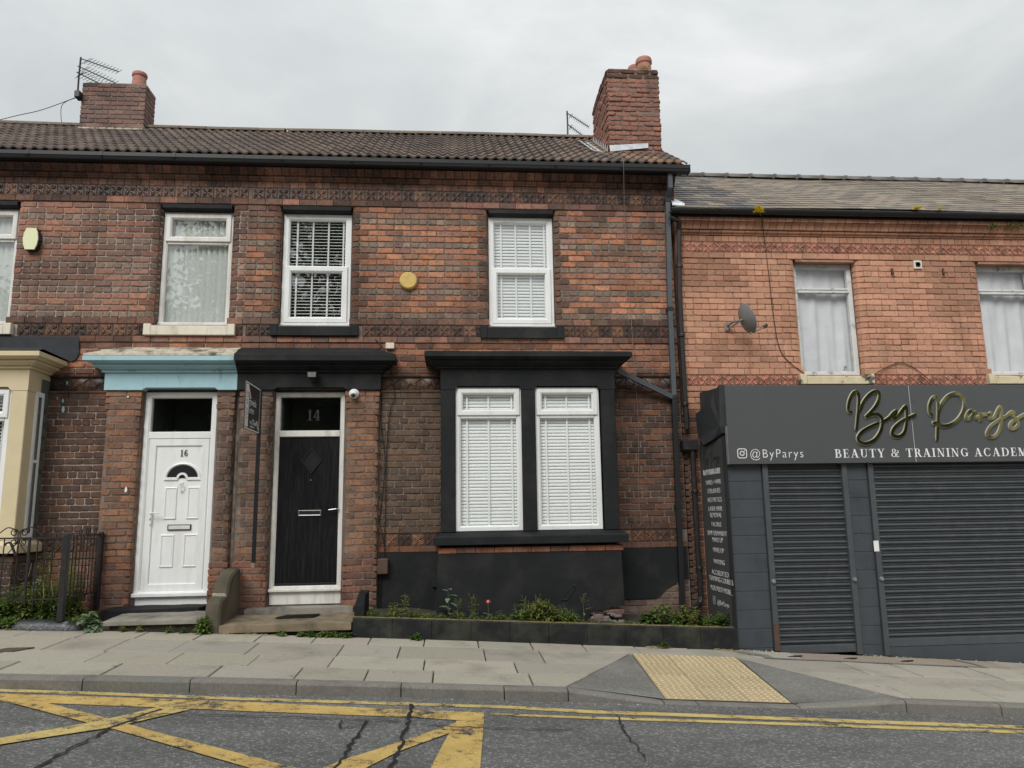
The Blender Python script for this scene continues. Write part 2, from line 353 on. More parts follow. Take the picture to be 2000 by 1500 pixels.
def asphalt(name, base, speck, paint=None):
    mt, t, p, NN, LL = nodes(name); co = geo(t)
    v = NN('ShaderNodeTexVoronoi'); v.inputs['Scale'].default_value = 48; LL(co, v.inputs['Vector'])
    vv = NN('ShaderNodeTexVoronoi'); vv.inputs['Scale'].default_value = 48; vv.feature = 'DISTANCE_TO_EDGE'; LL(co, vv.inputs['Vector'])
    sc = NN('ShaderNodeSeparateColor'); LL(v.outputs['Color'], sc.inputs[0])
    stone = ramp(t, sc.outputs[0], .45, .95, 0, 1)
    edge = ramp(t, vv.outputs['Distance'], .02, .2, 0, 1)
    mm = NN('ShaderNodeMath'); mm.operation = 'MULTIPLY'; LL(stone, mm.inputs[0]); LL(edge, mm.inputs[1])
    c = mixc(t, base, speck, mm.outputs[0])
    c = mixc(t, c, (.06, .06, .062), ramp(t, noisen(t, co, 1.1, 6, .65), .48, .75, 0, .5))
    # polish and stains drawn out along the traffic
    sv = NN('ShaderNodeVectorMath'); sv.operation = 'SCALE'; LL(c, sv.inputs[0]); LL(ramp(t, noisen(t, scaled(t, co, (.35, 1.6, 1)), 1.2, 5, .6), .3, .7, .78, 1.2), sv.inputs['Scale']); c = sv.outputs[0]
    if paint:
        w = noisen(t, co, 9, 8, .75); w2 = noisen(t, co, 1.6, 4, .6)
        ad = NN('ShaderNodeMath'); ad.operation = 'MULTIPLY_ADD'; LL(w2, ad.inputs[0]); ad.inputs[1].default_value = .55; LL(w, ad.inputs[2])
        a3 = NN('ShaderNodeMath'); a3.operation = 'MULTIPLY_ADD'; LL(vv.outputs['Distance'], a3.inputs[0]); a3.inputs[1].default_value = .30; LL(ad.outputs[0], a3.inputs[2])
        pc = mixc(t, paint, (paint[0]*.72, paint[1]*.62, paint[2]*.55), ramp(t, noisen(t, co, 3.3, 6, .7), .4, .7, 0, .8))
        c = mixc(t, pc, c, ramp(t, a3.outputs[0], .82, .96, 0, 1))
    LL(c, p.inputs['Base Color']); p.inputs['Roughness'].default_value = .82; p.inputs['Specular IOR Level'].default_value = .35
    bump(t, p, edge, .7, .006); return mt
M['asphalt'] = asphalt('asphalt', (.145, .145, .14), (.36, .355, .335))
M['yellow'] = asphalt('yellow_road_paint', (.055, .055, .055), (.17, .165, .16), (.72, .51, .17))
M['yellowpale'] = asphalt('pale_yellow_road_paint', (.055, .055, .055), (.17, .165, .16), (.72, .56, .21))
M['patch'] = asphalt('grey_asphalt_patch', (.23, .225, .205), (.34, .33, .31))
M['tar'] = plain('tar_seal', (.012, .012, .013), .7, .2, 20, .4, 80, .004)
M['tactile'] = objmat('buff_tactile_slab', .88, .12, 30, .35, 150, .003, (.30, .22, .12), .4, 3)
M['tactile_domes'] = objmat('pale_blister_domes', .85, .12, 30, .3, 150, .003, (.34, .26, .15), .3, 3)
n_ = M['tactile_domes'].node_tree; v_ = [n for n in n_.nodes if n.type == 'VECT_MATH'][0]; m_ = n_.nodes.new('ShaderNodeVectorMath'); m_.operation = 'SCALE'; m_.inputs['Scale'].default_value = 1.38; n_.links.new(v_.inputs[0].links[0].from_socket, m_.inputs[0]); n_.links.new(m_.outputs[0], v_.inputs[0])  # blisters coloured paler than the slab between them so they show
M['soil'] = plain('soil', (.055, .045, .032), .95, .35, 14, .8, 30, .03)
M['grit'] = objmat('roadside_grit', .9, .2, 20, 0, attr=True)

def sheet(xs, ys, zf, dz=0.0):
    mb = MB(); nx, ny = len(xs), len(ys)
    mb.add([(x, y, zf(x, y)+dz) for x in xs for y in ys], [(i*ny+j, (i+1)*ny+j, (i+1)*ny+j+1, i*ny+j+1) for i in range(nx-1) for j in range(ny-1)])
    return mb
xs = [-300, -120, -60, -40, -30, -22, -16]+[-12+.75*i for i in range(33)]+[16, 22, 30, 40, 60, 120, 300]
structure('ground', sheet(xs, [-300, -100, -40, -20, -9.5, -3.05, -1, 0.5, 10, 60, 300], lambda x, y: gx(x)-.26), M['soil'])
road = structure('road', sheet(xs[2:-2], [-9.35, -8, -7, -6.1, -5.5, -5, -4.5, -4, -3.5, -3.04], rz), M['asphalt'])
far = structure('far_pavement', sheet(xs[2:-2], [-13.5, -11, -9.35], lambda x, y: rz(x, -9.35)+.1), M['stepgrey'])

def roadpoly(name, pts, mat, dz, sub=.25):
    """flat marking laid on the road, cut into short pieces so that it follows the surface"""
    w = [G(*p) for p in pts]; n = len(w)//2
    a, b = w[:n], w[n:][::-1]; mb = MB(); V = []; 
    A = [];
    for i in range(n-1):
        k = max(1, int(math.hypot(a[i+1][0]-a[i][0], a[i+1][1]-a[i][1])/sub))
        for j in range(k): A.append(((lerp(a[i][0], a[i+1][0], j/k), lerp(a[i][1], a[i+1][1], j/k)), (lerp(b[i][0], b[i+1][0], j/k), lerp(b[i][1], b[i+1][1], j/k))))
    A.append((a[-1], b[-1]))
    for p, q in A: V += [(p[0], p[1], rz(*p)+dz), (q[0], q[1], rz(*q)+dz)]
    mb.add(V, [(2*i, 2*i+2, 2*i+3, 2*i+1) for i in range(len(A)-1)])
    return obj(name, mb, mat, road)
# double yellow line and box junction (upper edge left to right, lower edge right to left)
roadpoly('yellow_line', [(-900, 1316), (0, 1346), (500, 1364), (1000, 1379.5), (1150, 1387.7), (1700, 1407.5), (2000, 1418), (2900, 1452), (2900, 1460), (2000, 1424.5), (1700, 1414), (1150, 1394), (1000, 1385), (500, 1369.5), (0, 1351.5), (-900, 1320)], M['yellowpale'], .004)
roadpoly('yellow_line', [(960, 1393.5), (1150, 1400.5), (1700, 1417.5), (2000, 1428), (2900, 1462), (2900, 1470), (2000, 1434), (1700, 1423), (1150, 1405), (960, 1397.5)], M['yellowpale'], .004)
roadpoly('box_junction_edge', [(-900, 1325), (0, 1356), (500, 1373), (800, 1387.5), (946, 1393), (945, 1411), (800, 1402), (500, 1391), (0, 1371), (-900, 1340)], M['yellow'], .0055)
roadpoly('box_junction_bar', [(892, 1409), (868, 1450), (842, 1500), (800, 1580), (935, 1580), (938, 1500), (942, 1450), (945, 1409.5)], M['yellow'], .007)
roadpoly('box_junction_stripe', [(80, 1372), (215, 1406), (290, 1428), (500, 1482), (700, 1535), (590, 1535), (480, 1500), (225, 1427), (187, 1418), (20, 1374)], M['yellow'], .0085)
roadpoly('box_junction_stripe', [(-160, 1470), (0, 1444), (100, 1427), (205, 1408), (310, 1383), (370, 1388), (225, 1422), (100, 1441), (0, 1457), (-160, 1484)], M['yellowpale'], .010)
roadpoly('box_junction_stripe', [(600, 1515), (672, 1486), (772, 1454), (893, 1413), (897, 1425), (872, 1436), (780, 1469), (690, 1515)], M['yellow'], .0085)
def crack(pts, w=.011):
    W3 = []
    for i in range(len(pts)-1):
        for j in range(9): W3.append(G(lerp(pts[i][0], pts[i+1][0], j/9), lerp(pts[i][1], pts[i+1][1], j/9)))
    W3.append(G(*pts[-1])); V = []
    for i, p in enumerate(W3):
        q = W3[min(i+1, len(W3)-1)]; o = W3[max(i-1, 0)]; dx, dy = q[0]-o[0], q[1]-o[1]; l = math.hypot(dx, dy) or 1
        j = R.uniform(-.018, .018); ww = w*R.uniform(.45, 1.5)
        for s in (-1, 1):
            x = p[0]-dy/l*(s*ww+j); y = p[1]+dx/l*(s*ww+j); V.append((x, y, rz(x, y)+.0115))
    obj('crack_seal', MB().add(V, [(2*i, 2*i+2, 2*i+3, 2*i+1) for i in range(len(W3)-1)]), M['tar'], road)
crack([(805, 1377), (796, 1420), (775, 1475), (750, 1540)], .013)
crack([(717, 1410), (680, 1465), (640, 1530)])
crack([(287, 1396), (500, 1401), (750, 1409), (875, 1421), (1000, 1426), (1120, 1428)], .006)
crack([(312, 1387), (215, 1425), (125, 1472), (30, 1525)], .012)
crack([(668, 1410), (664, 1425), (700, 1420), (717, 1412)], .006)
crack([(1205, 1398), (1222, 1430), (1262, 1490)], .006)

# kerb stones: dropped in front of the tactile paving
def W2(px): return W(px, 1345+px*.03, KF)[0]
def ktop(x):
    full = .105
    if x < 1.05 or x > 4.22: return full
    if 1.92 <= x <= 3.2: return .018
    return lerp(full, .018, (x-1.05)/.87) if x < 1.92 else lerp(.018, full, (x-3.2)/1.02)
def kz(x): return rz(x, KF)+ktop(x)
kerb = structure('kerb', MB().prism([(KB-.02, -.5), (KB, -.5), (KB, -.48), (KB-.02, -.48)], -1, 1), M['kerb'])
kj = sorted([W2(p) for p in (-250, -45, 160, 370, 578, 783, 985)]+[1.05, 1.93, 2.25, 3.2, 4.22, 5.15])
while kj[0] > -12: kj.insert(0, kj[0]-.98)
while kj[-1] < 12: kj.append(kj[-1]+.98)
for a, b in zip(kj, kj[1:]):
    mb = MB(); n = 3; V = []; r = .022
    dz = R.uniform(-.004, .004)
    for i in range(n+1):
        x = lerp(a+.005, b-.005, i/n); zt = kz(x)+dz; zb = rz(x, KF)-.14; rr = min(r, ktop(x)*.7)
        V += [(x, KF-.012, zb), (x, KF-.004, zt-rr), (x, KF+rr*.35, zt-rr*.3), (x, KF+rr, zt), (x, KB, zt+.002), (x, KB, zb)]
    fs = [(i*6+k, (i+1)*6+k, (i+1)*6+(k+1) % 6, i*6+(k+1) % 6) for i in range(n) for k in range(6)]+[tuple(range(6)), tuple(range(n*6, n*6+6))]
    obj('kerb_stone', mb.add(V, fs), M['kerb'], kerb, color=jit((.21, .198, .175), .10))

# pavement slabs; the ramp beside the dropped kerb is cut out of them
pave = structure('pavement', sheet([x for x in xs if -41 < x < 41], [KB-.02, -2.3, -1.6, -.3], lambda x, y: pz(x, y)-(.085 if 0.9 < x < 4.4 else .03)), M['soil'])
TY = -1.40
def xl(y): return lerp(1.05, 2.02, (y-KB)/(TY-KB))
def xr(y): return lerp(4.25, 3.27, (y-KB)/(TY-KB))
def ramp_z(x, y):
    t = (y-KB)/(TY-KB); a = kz(x)+.003; b = pz(x, TY); return lerp(a, b, t)
def slab(x0, x1, y0, y1, xa=None, xb=None, col=None, name='paving_slab'):
    """xa/xb: slanted ends (x at y0, x at y1)"""
    xa = xa or (x0, x0); xb = xb or (x1, x1); g = .0065; c = .008; tilt = R.uniform(-.004, .004)
    P = [(xa[0]+g, y0+g), (xb[0]-g, y0+g), (xb[1]-g, y1-g), (xa[1]+g, y1-g)]
    cx_, cy_ = sum(p[0] for p in P)/4, sum(p[1] for p in P)/4
    top = []; 
    for x, y in P:
        s = 1-c/max(.1, math.hypot(x-cx_, y-cy_)); top.append((cx_+(x-cx_)*s, cy_+(y-cy_)*s, pz(x, y)+tilt*(1 if x > cx_ else -1)))
    edge = [(x, y, pz(x, y)-c*.7+tilt*(1 if x > cx_ else -1)) for x, y in P]; low = [(x, y, pz(x, y)-.06) for x, y in P]
    mb = MB().add(top+edge+low, [(0, 1, 2, 3)]+[(i, 4+i, 4+(i+1) % 4, (i+1) % 4) for i in range(4)]+[(4+i, 8+i, 8+(i+1) % 4, 4+(i+1) % 4) for i in range(4)])
    return obj(name, mb, M['slab'], pave, color=col or jit((.395, .362, .30), .10))
rows = [(-1.35, -.93), (-2.0, -1.35), (-2.5, -2.0), (KB, -2.5)]
ph = [.35, .1, .6, .25]
for (y0, y1), o in zip(rows, ph):
    x = -12.6+o
    segs = []
    while x < 12:
        w = R.choice((.62, .92, .92, .75)) if y0 < -1.4 else R.choice((.62, .66, .62)); segs.append((x, x+w)); x += w
    for a, b in segs:
        col = None
        if y0 > -1.4 and 3.5 < a < 6.2: col = jit((.33, .27, .215), .06)
        if y1 <= -1.35+.001 and y0 < -1.4+.001 and y0 < TY:
            la, lb, ra, rb = xl(y0), xl(min(y1, TY)), xr(y0), xr(min(y1, TY))
            if a >= min(la, lb)-.05 and b <= max(ra, rb)+.05 and a > la-.3 and b < ra+.3:
                continue
            if b > min(la, lb) and a < 2.5:
                slab(a, b, y0, y1, None, (la, lb), col); continue
            if a < max(ra, rb) and b > 2.8:
                slab(a, b, y0, y1, (ra, rb), None, col); continue
        slab(a, b, y0, y1, None, None, col)
slab(2.02, 2.65, -1.40, -1.35); slab(2.65, 3.27, -1.40, -1.35)
# blister slabs on the ramp
blist = MB()
for i in range(3):
    for j in range(4):
        x0, x1 = 1.98+i*.40, 2.375+i*.40; y0, y1 = lerp(KB, TY, j/4)+.003, lerp(KB, TY, (j+1)/4)-.003
        mb = MB(); sh = lambda y: .07*(y-KB)/(TY-KB)     # the ramp fans a little
        q = [(x0+sh(y0), y0), (x1+sh(y0), y0), (x1+sh(y1), y1), (x0+sh(y1), y1)]
        mb.add([(x, y, ramp_z(x, y)+.004) for x, y in q]+[(x, y, ramp_z(x, y)-.05) for x, y in q], [(0, 1, 2, 3)]+[(k, 4+k, 4+(k+1) % 4, (k+1) % 4) for k in range(4)])
        for a in range(6):
            for b in range(6):
                cx_, cy_ = lerp(x0, x1, (a+.5)/6)+sh(lerp(y0, y1, .5)), lerp(y0, y1, (b+.5)/6); z = ramp_z(cx_, cy_)+.004; n = 6
                V = [(cx_+.0175*math.cos(k*PI/3), cy_+.0175*math.sin(k*PI/3), z) for k in range(n)]+[(cx_+.010*math.cos(k*PI/3), cy_+.010*math.sin(k*PI/3), z+.009) for k in range(n)]
                mb.add(V, [(k, (k+1) % n, n+(k+1) % n, n+k) for k in range(n)]+[tuple(range(n, 2*n))])
        to = obj('tactile_slab', mb, M['tactile'], pave, color=jit((.46, .37, .225), .06)); to.data.materials.append(M['tactile_domes'])
        for q_ in to.data.polygons: q_.material_index = 1 if q_.index >= 5 else 0
def flare(pts, name):
    # fan of triangles from ramp apex, follows kerb and pavement
    mb = MB(); n = 10; a, b, c = pts
    V = [(c[0], c[1], c[2])]+[tuple(lerp(a[k], b[k], i/n) for k in range(3)) for i in range(n+1)]
    mb.add(V, [(0, i+1, i+2) for i in range(n)]); obj(name, mb, M['patch'], pave)
flare([(1.07, KB, kz(1.07)+.002), (1.975, KB, kz(1.975)+.004), (2.03, TY, pz(2.03, TY)+.001)], 'asphalt_flare')
flare([(3.19, KB, kz(3.19)+.004), (4.23, KB, kz(4.23)+.002), (3.27, TY, pz(3.27, TY)+.001)], 'asphalt_flare')
# asphalt repair running across the slabs beside the shop
def strip(pts, w):
    V = []
    for i, p in enumerate(pts):
        q = pts[min(i+1, len(pts)-1)]; o = pts[max(i-1, 0)]; dx, dy = q[0]-o[0], q[1]-o[1]; l = math.hypot(dx, dy)
        for s in (-1, 1): x, y = p[0]-dy/l*s*w, p[1]+dx/l*s*w; V.append((x, y, pz(x, y)+.007))
    obj('asphalt_repair', MB().add(V, [(2*i, 2*i+2, 2*i+3, 2*i+1) for i in range(len(pts)-1)]), M['patch'], pave)
strip([(3.42, -.97), (3.46, -1.1), (3.66, -1.22), (3.68, -1.37)], .07)
strip([(3.68, -1.36), (4.5, -1.36), (5.6, -1.36), (6.3, -1.35), (6.25, -1.1), (6.15, -.95)], .035)
# stones and dust gathered in the gutter
g = MB()
for i in range(520):
    x = R.uniform(-8, 8); y = KF-.02-abs(R.gauss(0, .055)); s = R.uniform(.003, .009) if R.random() < .93 else R.uniform(.01, .018); z = rz(x, y)
    c = R.choice(((.35, .33, .30), (.2, .19, .18), (.5, .48, .45), (.28, .22, .15)))
    a = R.uniform(0, 6)
    V = [(x+s*math.cos(a+k*2.1)*R.uniform(.7, 1.3), y+s*math.sin(a+k*2.1)*R.uniform(.7, 1.3), z-.002) for k in range(3)]+[(x, y, z+s*R.uniform(.5, 1.1))]
    g.add(V, [(0, 1, 3), (1, 2, 3), (2, 0, 3)], jit(c, .2))
gs = stuff('roadside_grit', g, M['grit']); tag(gs, 'loose grit and small stones gathered along the kerb', 'grit')
# ------------------------------------------------------------------ brickwork
CH = .0856
def brick_geo(w, h, d, rng, ch=.006, jt=.0045, rl=0., rr=0., round_=0.):
    """front of a worn brick: uneven outline, softened arris; optional bullnose at either end"""
    hw, hh = w/2, h/2; c = min(w, h)*(.13+round_)
    base = [(-hw+c, -hh), (hw-c, -hh), (hw, -hh+c), (hw, hh-c), (hw-c, hh), (-hw+c, hh), (-hw, hh-c), (-hw, -hh+c)]
    J = [(rng.uniform(-jt, jt), rng.uniform(-jt, jt)*.6) for _ in base]
    if rl or rr:
        J = [(0 if ((rl and x < 0) or (rr and x > 0)) else j[0], j[1]) for (x, z), j in zip(base, J)]
    pts = [(x+j[0], z+j[1]) for (x, z), j in zip(base, J)]
    bulge = rng.uniform(-.002, .002)+round_*.02
    ra, rb = [], []
    for x, z in pts:
        ix = ch*(1+rng.uniform(-.3, .8)); iz = ch*(1+rng.uniform(-.3, .8))
        e = rl if x < 0 else rr
        if e:
            sgn = -1 if x < 0 else 1
            ra.append((sgn*(hw-e), -bulge, z-math.copysign(iz, z)*.6)); rb.append((sgn*(hw-e*.29), e*.29, z))
        else:
            ra.append((x-math.copysign(ix, x), -bulge, z-math.copysign(iz, z))); rb.append((x-math.copysign(ix*.2, x), ch*.5, z-math.copysign(iz*.2, z)))
    rc = [(x, max(ch*1.3, (rl if x < 0 else rr)), z) for x, z in pts]; rd = [(x, d, z) for x, z in pts]
    n = 8; V = ra+rb+rc+rd; fs = [tuple(range(n))]
    for k in range(3): fs += [(k*n+i, (k+1)*n+i, (k+1)*n+(i+1) % n, k*n+(i+1) % n) for i in range(n)]
    return V, fs
SHAPES = {}
def shape(kind, i, mat):
    """shared meshes for the bricks that are objects of their own"""
    k = (kind, i, mat)
    if k not in SHAPES:
        rng = random.Random(hash((len(SHAPES), 3)) & 0xffff); w = {'s': .224, 'h': .107, 'l': .226, 'r': .226}[kind[0]]
        rnd = .14 if kind.endswith('w') else 0
        V, fs = brick_geo(w, .0755, .10, rng, .009 if rnd else .006, .010 if rnd else .0048, .08 if kind[0] == 'l' else 0, .08 if kind[0] == 'r' else 0, rnd)
        SHAPES[k] = MB().add(V, fs).mesh('brick', M[mat]); fixnormals(SHAPES[k])
    return SHAPES[k]
def intervals(x0, x1, z0, z1, holes):
    iv = [(x0, x1, False, False)]
    for hx0, hx1, hz0, hz1 in holes:
        if hz1 <= z0+.02 or hz0 >= z1-.02: continue
        out = []
        for a, b, ea, eb in iv:
            if hx1 <= a or hx0 >= b: out.append((a, b, ea, eb)); continue
            if hx0 > a+.02: out.append((a, hx0, ea, True))
            if hx1 < b-.02: out.append((hx1, b, True, eb))
        iv = out
    return iv
def lay(out, x0, x1, ztop, n, y, colf, holes=(), hdr=2, per=4, ch=CH, joint=.0125, bull=False, ph=0., ends=(False, False), d=.10, axis='x', pitch=.2355, rough=0.):
    """courses from the top down; every 4th a header course"""
    for i in range(n):
        zt = ztop-i*ch; zb = zt-ch; head = (i % per == hdr) if per else False
        p = pitch/2 if head else pitch; off = (p/2 if (i % 2) else 0)+ph
        for a, b, ea, eb in intervals(x0, x1, zb, zt, holes):
            ea = ea or (ends[0] and a == x0); eb = eb or (ends[1] and b == x1)
            k = math.floor((a-off)/p); cuts = [a]
            x = off+(k+1)*p
            while x < b-.045:
                if x > a+.045: cuts.append(x+R.uniform(-.006, .006))
                x += p
            cuts.append(b)
            for j in range(len(cuts)-1):
                l, r = cuts[j], cuts[j+1]; w = r-l-joint*R.uniform(.8, 1.25)
                if w < .02: continue
                out.append(dict(x=(l+r)/2, z=(zt+zb)/2+R.uniform(-.0015, .0015), w=w, h=ch-joint*R.uniform(.85, 1.2), y=y+R.uniform(-.003, .003)*(3.5 if rough else 1), d=d,
                                col=colf((l+r)/2, (zt+zb)/2, head), head=head, bl=min(.08, w*.6) if (bull and ea and j == 0) else 0, br=min(.08, w*.6) if (bull and eb and j == len(cuts)-2) else 0, axis=axis, rough=rough))
def place_bricks(bricks, parent, nind, mat, name='brick', single=False):
    """the bricks that show largest are objects; the rest are one mesh"""
    key = lambda b: -(b['w']*b['h'])/((Vector((b['x'], b['y'], b['z']))-EYE).length**2) + (9 if (not -6.2 < b['x'] < 8.6) else 0)
    order = sorted(range(len(bricks)), key=lambda i: key(bricks[i])) if not single else list(range(len(bricks)))
    ind = set(order[:nind]); mb = MB()
    for i, b in enumerate(bricks):
        if i in ind and b['axis'] == 'x' and not (b['bl'] and b['br']):
            wv = 'w' if b['rough'] else ''
            kind = ('l' if b['bl'] and b['w'] > .16 else 'r' if b['br'] and b['w'] > .16 else ('s' if b['w'] > .16 else 'h'))+wv
            me = shape(kind, R.randrange(7), mat); w0 = {'s': .224, 'h': .107, 'l': .226, 'r': .226}[kind[0]]
            inst(name, me, (b['x'], b['y'], b['z']), parent, (b['w']/w0, b['d']/.10, b['h']/.0755), (0, R.uniform(-.006, .006), 0), b['col'])
        else:
            V, fs = brick_geo(b['w'], b['h'], b['d'], R, .009 if b['rough'] else .006, .010 if b['rough'] else .0048, b['bl'], b['br'], b['rough'])
            if b['axis'] == 'x': V = [(x+b['x'], y+b['y'], z+b['z']) for x, y, z in V]
            elif b['axis'] == '-x': V = [(y+b['y'], -x+b['x'], z+b['z']) for x, y, z in V]      # face looking towards -x
            else: V = [(-y+b['y'], x+b['x'], z+b['z']) for x, y, z in V]                           # face looking towards +x
            mb.add(V, fs, b['col'])
    if mb.v: stuff(name, mb, M[mat+'_a'], parent)
def slabwall(mb, x0, x1, z0, z1, y0, y1, holes):
    xsn = sorted({x0, x1, *[min(max(h[k], x0), x1) for h in holes for k in (0, 1)]}); zsn = sorted({z0, z1, *[min(max(h[k], z0), z1) for h in holes for k in (2, 3)]})
    for a, b in zip(xsn, xsn[1:]):
        run = None
        for c, d in zip(zsn, zsn[1:]):
            mx, mz = (a+b)/2, (c+d)/2; hole = any(h[0] < mx < h[1] and h[2] < mz < h[3] for h in holes)
            if not hole: run = (run[0], d) if run else (c, d)
            if hole and run: mb.box(a, b, y0, y1, *run); run = None
        if run: mb.box(a, b, y0, y1, *run)

def jamb(mb, xe, s, z0, z1, y0=.006, y1=.22, r=.08, w=.1):
    """mortar core with a rounded edge behind bullnose bricks; xe = edge, s = side the opening is on"""
    n = 6; pts = [(xe-s*w, y0)]+[(xe-s*(r+.004)+s*(r-.004)*math.sin(q), y0+r-(r)*math.cos(q)) for q in [i*PI/2/n for i in range(n+1)]]+[(xe-s*.008, y1), (xe-s*w, y1)]
    m_ = len(pts); mb.add([(x, y, z) for z in (z0, z1) for x, y in pts], [(i, (i+1) % m_, m_+(i+1) % m_, m_+i) for i in range(m_)]+[tuple(range(m_)), tuple(range(m_, 2*m_))[::-1]])
# --- colours of the clay itself, with the soot that has settled on it over the years
def soot(x, z, s=.55): return noise.noise(Vector((x*s, z*s*1.5, 3.7)))
def pick(pal, mix=.34):
    m_ = [sum(c[i] for c in pal)/len(pal) for i in range(3)]; c = R.choice(pal); return jit(tuple(lerp(c[i], m_[i], mix) for i in range(3)), .13)
def c_upper(x, z, head):
    if head: c = pick([(.31, .22, .165), (.25, .175, .135), (.36, .255, .19), (.21, .15, .12)])
    elif x < -2.7: c = pick([(.43, .20, .135), (.32, .165, .12), (.27, .165, .13), (.49, .235, .15), (.22, .15, .125), (.37, .18, .125)])
    else: c = pick([(.52, .215, .115), (.55, .25, .135), (.37, .175, .115), (.30, .16, .118), (.22, .145, .118), (.47, .20, .11)])
    k = 1.0
    s = soot(x, z)
    k *= lerp(1.06, .62, min(1, max(0, (s+.05)*2.2)))
    for jx in (-3.975, -3.03, -2.345, -1.395, .54, 1.47):         # smoke-black jambs
        if abs(x-jx) < .13: k *= .55
    if x > 1.9: k *= lerp(1, .55, min(1, max(0, noise.noise(Vector((x*1.7, z*2.6, 8.1)))*1.6+.35)))*R.uniform(.8, 1.1)
    if z > 5.7: k *= .9
    return tuple(v*k for v in c)
def c_mid(x, z, head):
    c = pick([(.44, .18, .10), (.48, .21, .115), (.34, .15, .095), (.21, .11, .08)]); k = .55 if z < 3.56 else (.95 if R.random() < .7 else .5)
    return tuple(v*k for v in c)
def c_ground(x, z, head):
    if x < -4: pal = [(.088, .054, .042), (.072, .048, .04), (.11, .062, .046), (.125, .068, .048), (.10, .058, .044), (.20, .098, .056)]
    elif x < 1: pal = [(.10, .068, .05), (.12, .075, .05), (.085, .058, .046), (.14, .09, .06), (.20, .125, .078)]
    else: pal = [(.10, .055, .04), (.075, .045, .036), (.14, .065, .042), (.23, .095, .05), (.06, .042, .036)]
    c = pick(pal); return c
def c_pier(x, z, head):
    pal = [(.27, .14, .085), (.21, .11, .072), (.31, .165, .097), (.16, .093, .066), (.36, .17, .09)]
    if z < 1.1: pal = [(.25, .115, .076), (.20, .098, .068), (.14, .08, .062), (.33, .14, .08)]
    if -3.1 < x < -2.3 and z > 1.2: pal = [(.20, .12, .08), (.14, .083, .06), (.25, .15, .098), (.10, .067, .052)]
    return pick(pal)
def c_row(x, z, head): 
    c = pick([(.32, .155, .11), (.26, .135, .10), (.19, .11, .085), (.37, .175, .115), (.12, .08, .066)])
    k = lerp(1.1, .5, min(1, max(0, soot(x+40, z, .8)*2+.25)))
    if x > 2.3: k *= .6
    return tuple(v*k for v in c)
def c_shop(x, z, head):
    c = pick([(.54, .29, .19), (.52, .275, .18), (.56, .305, .205), (.47, .245, .16)]); s = soot(x+9, z, .9)
    k = lerp(1, .72, min(1, max(0, s-.1)*4)); return tuple(v*k for v in c)

# --- relief tiles
def petal_mesh(mat):
    mb = MB(); mp_ = MB(); w, h = .083, .078
    mb.bev(-w, w, 0, .05, -h, h, .003); mb.box(-w+.002, w-.002, -.0, .01, -h+.002, h-.002) if False else None
    fr = .009                                            # thin rim round the tile
    for x0, x1, z0, z1 in ((-w, w, h-fr, h), (-w, w, -h, -h+fr), (-w, -w+fr, -h+fr, h-fr), (w-fr, w, -h+fr, h-fr)): mb.bev(x0, x1, -.006, .004, z0, z1, .002)
    for q in range(4):
        a = PI/4+q*PI/2; ca, sa = math.cos(a), math.sin(a); n = 10; c0 = .049; V = []
        for sc, y in ((1.0, 0.001), (.88, -.018), (.68, -.019), (.55, -.006)):
            for k in range(n):
                t = 2*PI*k/n; u = c0+.037*sc*math.cos(t); v = .0205*sc*math.sin(t)*(1+.25*math.cos(t)); V.append((u*ca-v*sa, y, u*sa+v*ca))
        V.append((c0*ca, -.020, c0*sa))
        fs = [(i*n+k, i*n+(k+1) % n, (i+1)*n+(k+1) % n, (i+1)*n+k) for i in range(3) for k in range(n)]+[(3*n+k, 3*n+(k+1) % n, 4*n) for k in range(n)]
        mp_.add(V, fs)
        b = q*PI/2; cb, sb = math.cos(b), math.sin(b); n = 6; V = []           # little leaf between the petals
        for sc, y in ((1, 0.001), (.5, -.008)):
            for k in range(n):
                t = 2*PI*k/n; u = .050+.020*sc*math.cos(t); v = .006*sc*math.sin(t); V.append((u*cb-v*sb, y, u*sb+v*cb))
        mp_.add(V, [(k, (k+1) % n, n+(k+1) % n, n+k) for k in range(n)]+[tuple(range(n, 2*n))])
    mp_.lathe([(.013, .001), (.012, -.014), (.005, -.021)], (0, 0, 0), 'y', 8)
    nb_ = len(mb.f); mb.add(mp_.v, mp_.f); me = mb.mesh('flower_tile', M[mat]); me.materials.append(M['ptile_raised'])
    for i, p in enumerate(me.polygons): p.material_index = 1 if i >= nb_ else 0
    fixnormals(me); return me
def scroll_mesh(mat):
    mb = MB(); mb.bev(-.125, .125, 0, .05, -.086, .086, .003)
    for a in (90, 58, 122, 30, 150):
        a = math.radians(a); ca, sa = math.cos(a), math.sin(a); n = 8; V = []; L_ = .048 if abs(ca) < .8 else .055
        for sc, y in ((1, .001), (.7, -.014), (.3, -.016)):
            for k in range(n):
                t = 2*PI*k/n; u = .055+L_*.62*sc*math.cos(t); v = .013*sc*math.sin(t); V.append((u*ca-v*sa, y, u*sa+v*ca-.05))
        mb.add(V, [(i*n+k, i*n+(k+1) % n, (i+1)*n+(k+1) % n, (i+1)*n+k) for i in range(2) for k in range(n)]+[tuple(range(2*n, 3*n))])
    for s in (-1, 1):
        mb.tube([(s*(.03+.075*t+.018*math.sin(t*9)), -.006, -.055+.10*t-.035*math.sin(t*6)) for t in [i/9 for i in range(10)]], .0075, 5)
        mb.tube([(s*(.10+.017*math.cos(q)), -.006, -.045+.017*math.sin(q)) for q in [i*.7 for i in range(9)]], .006, 5)
    mb.tube([(x, -.004, .080) for x in (-.125, 0, .125)], .006, 5); mb.tube([(x, -.004, -.080) for x in (-.125, 0, .125)], .006, 5)
    me = mb.mesh('scroll_tile', M[mat], True); fixnormals(me); return me
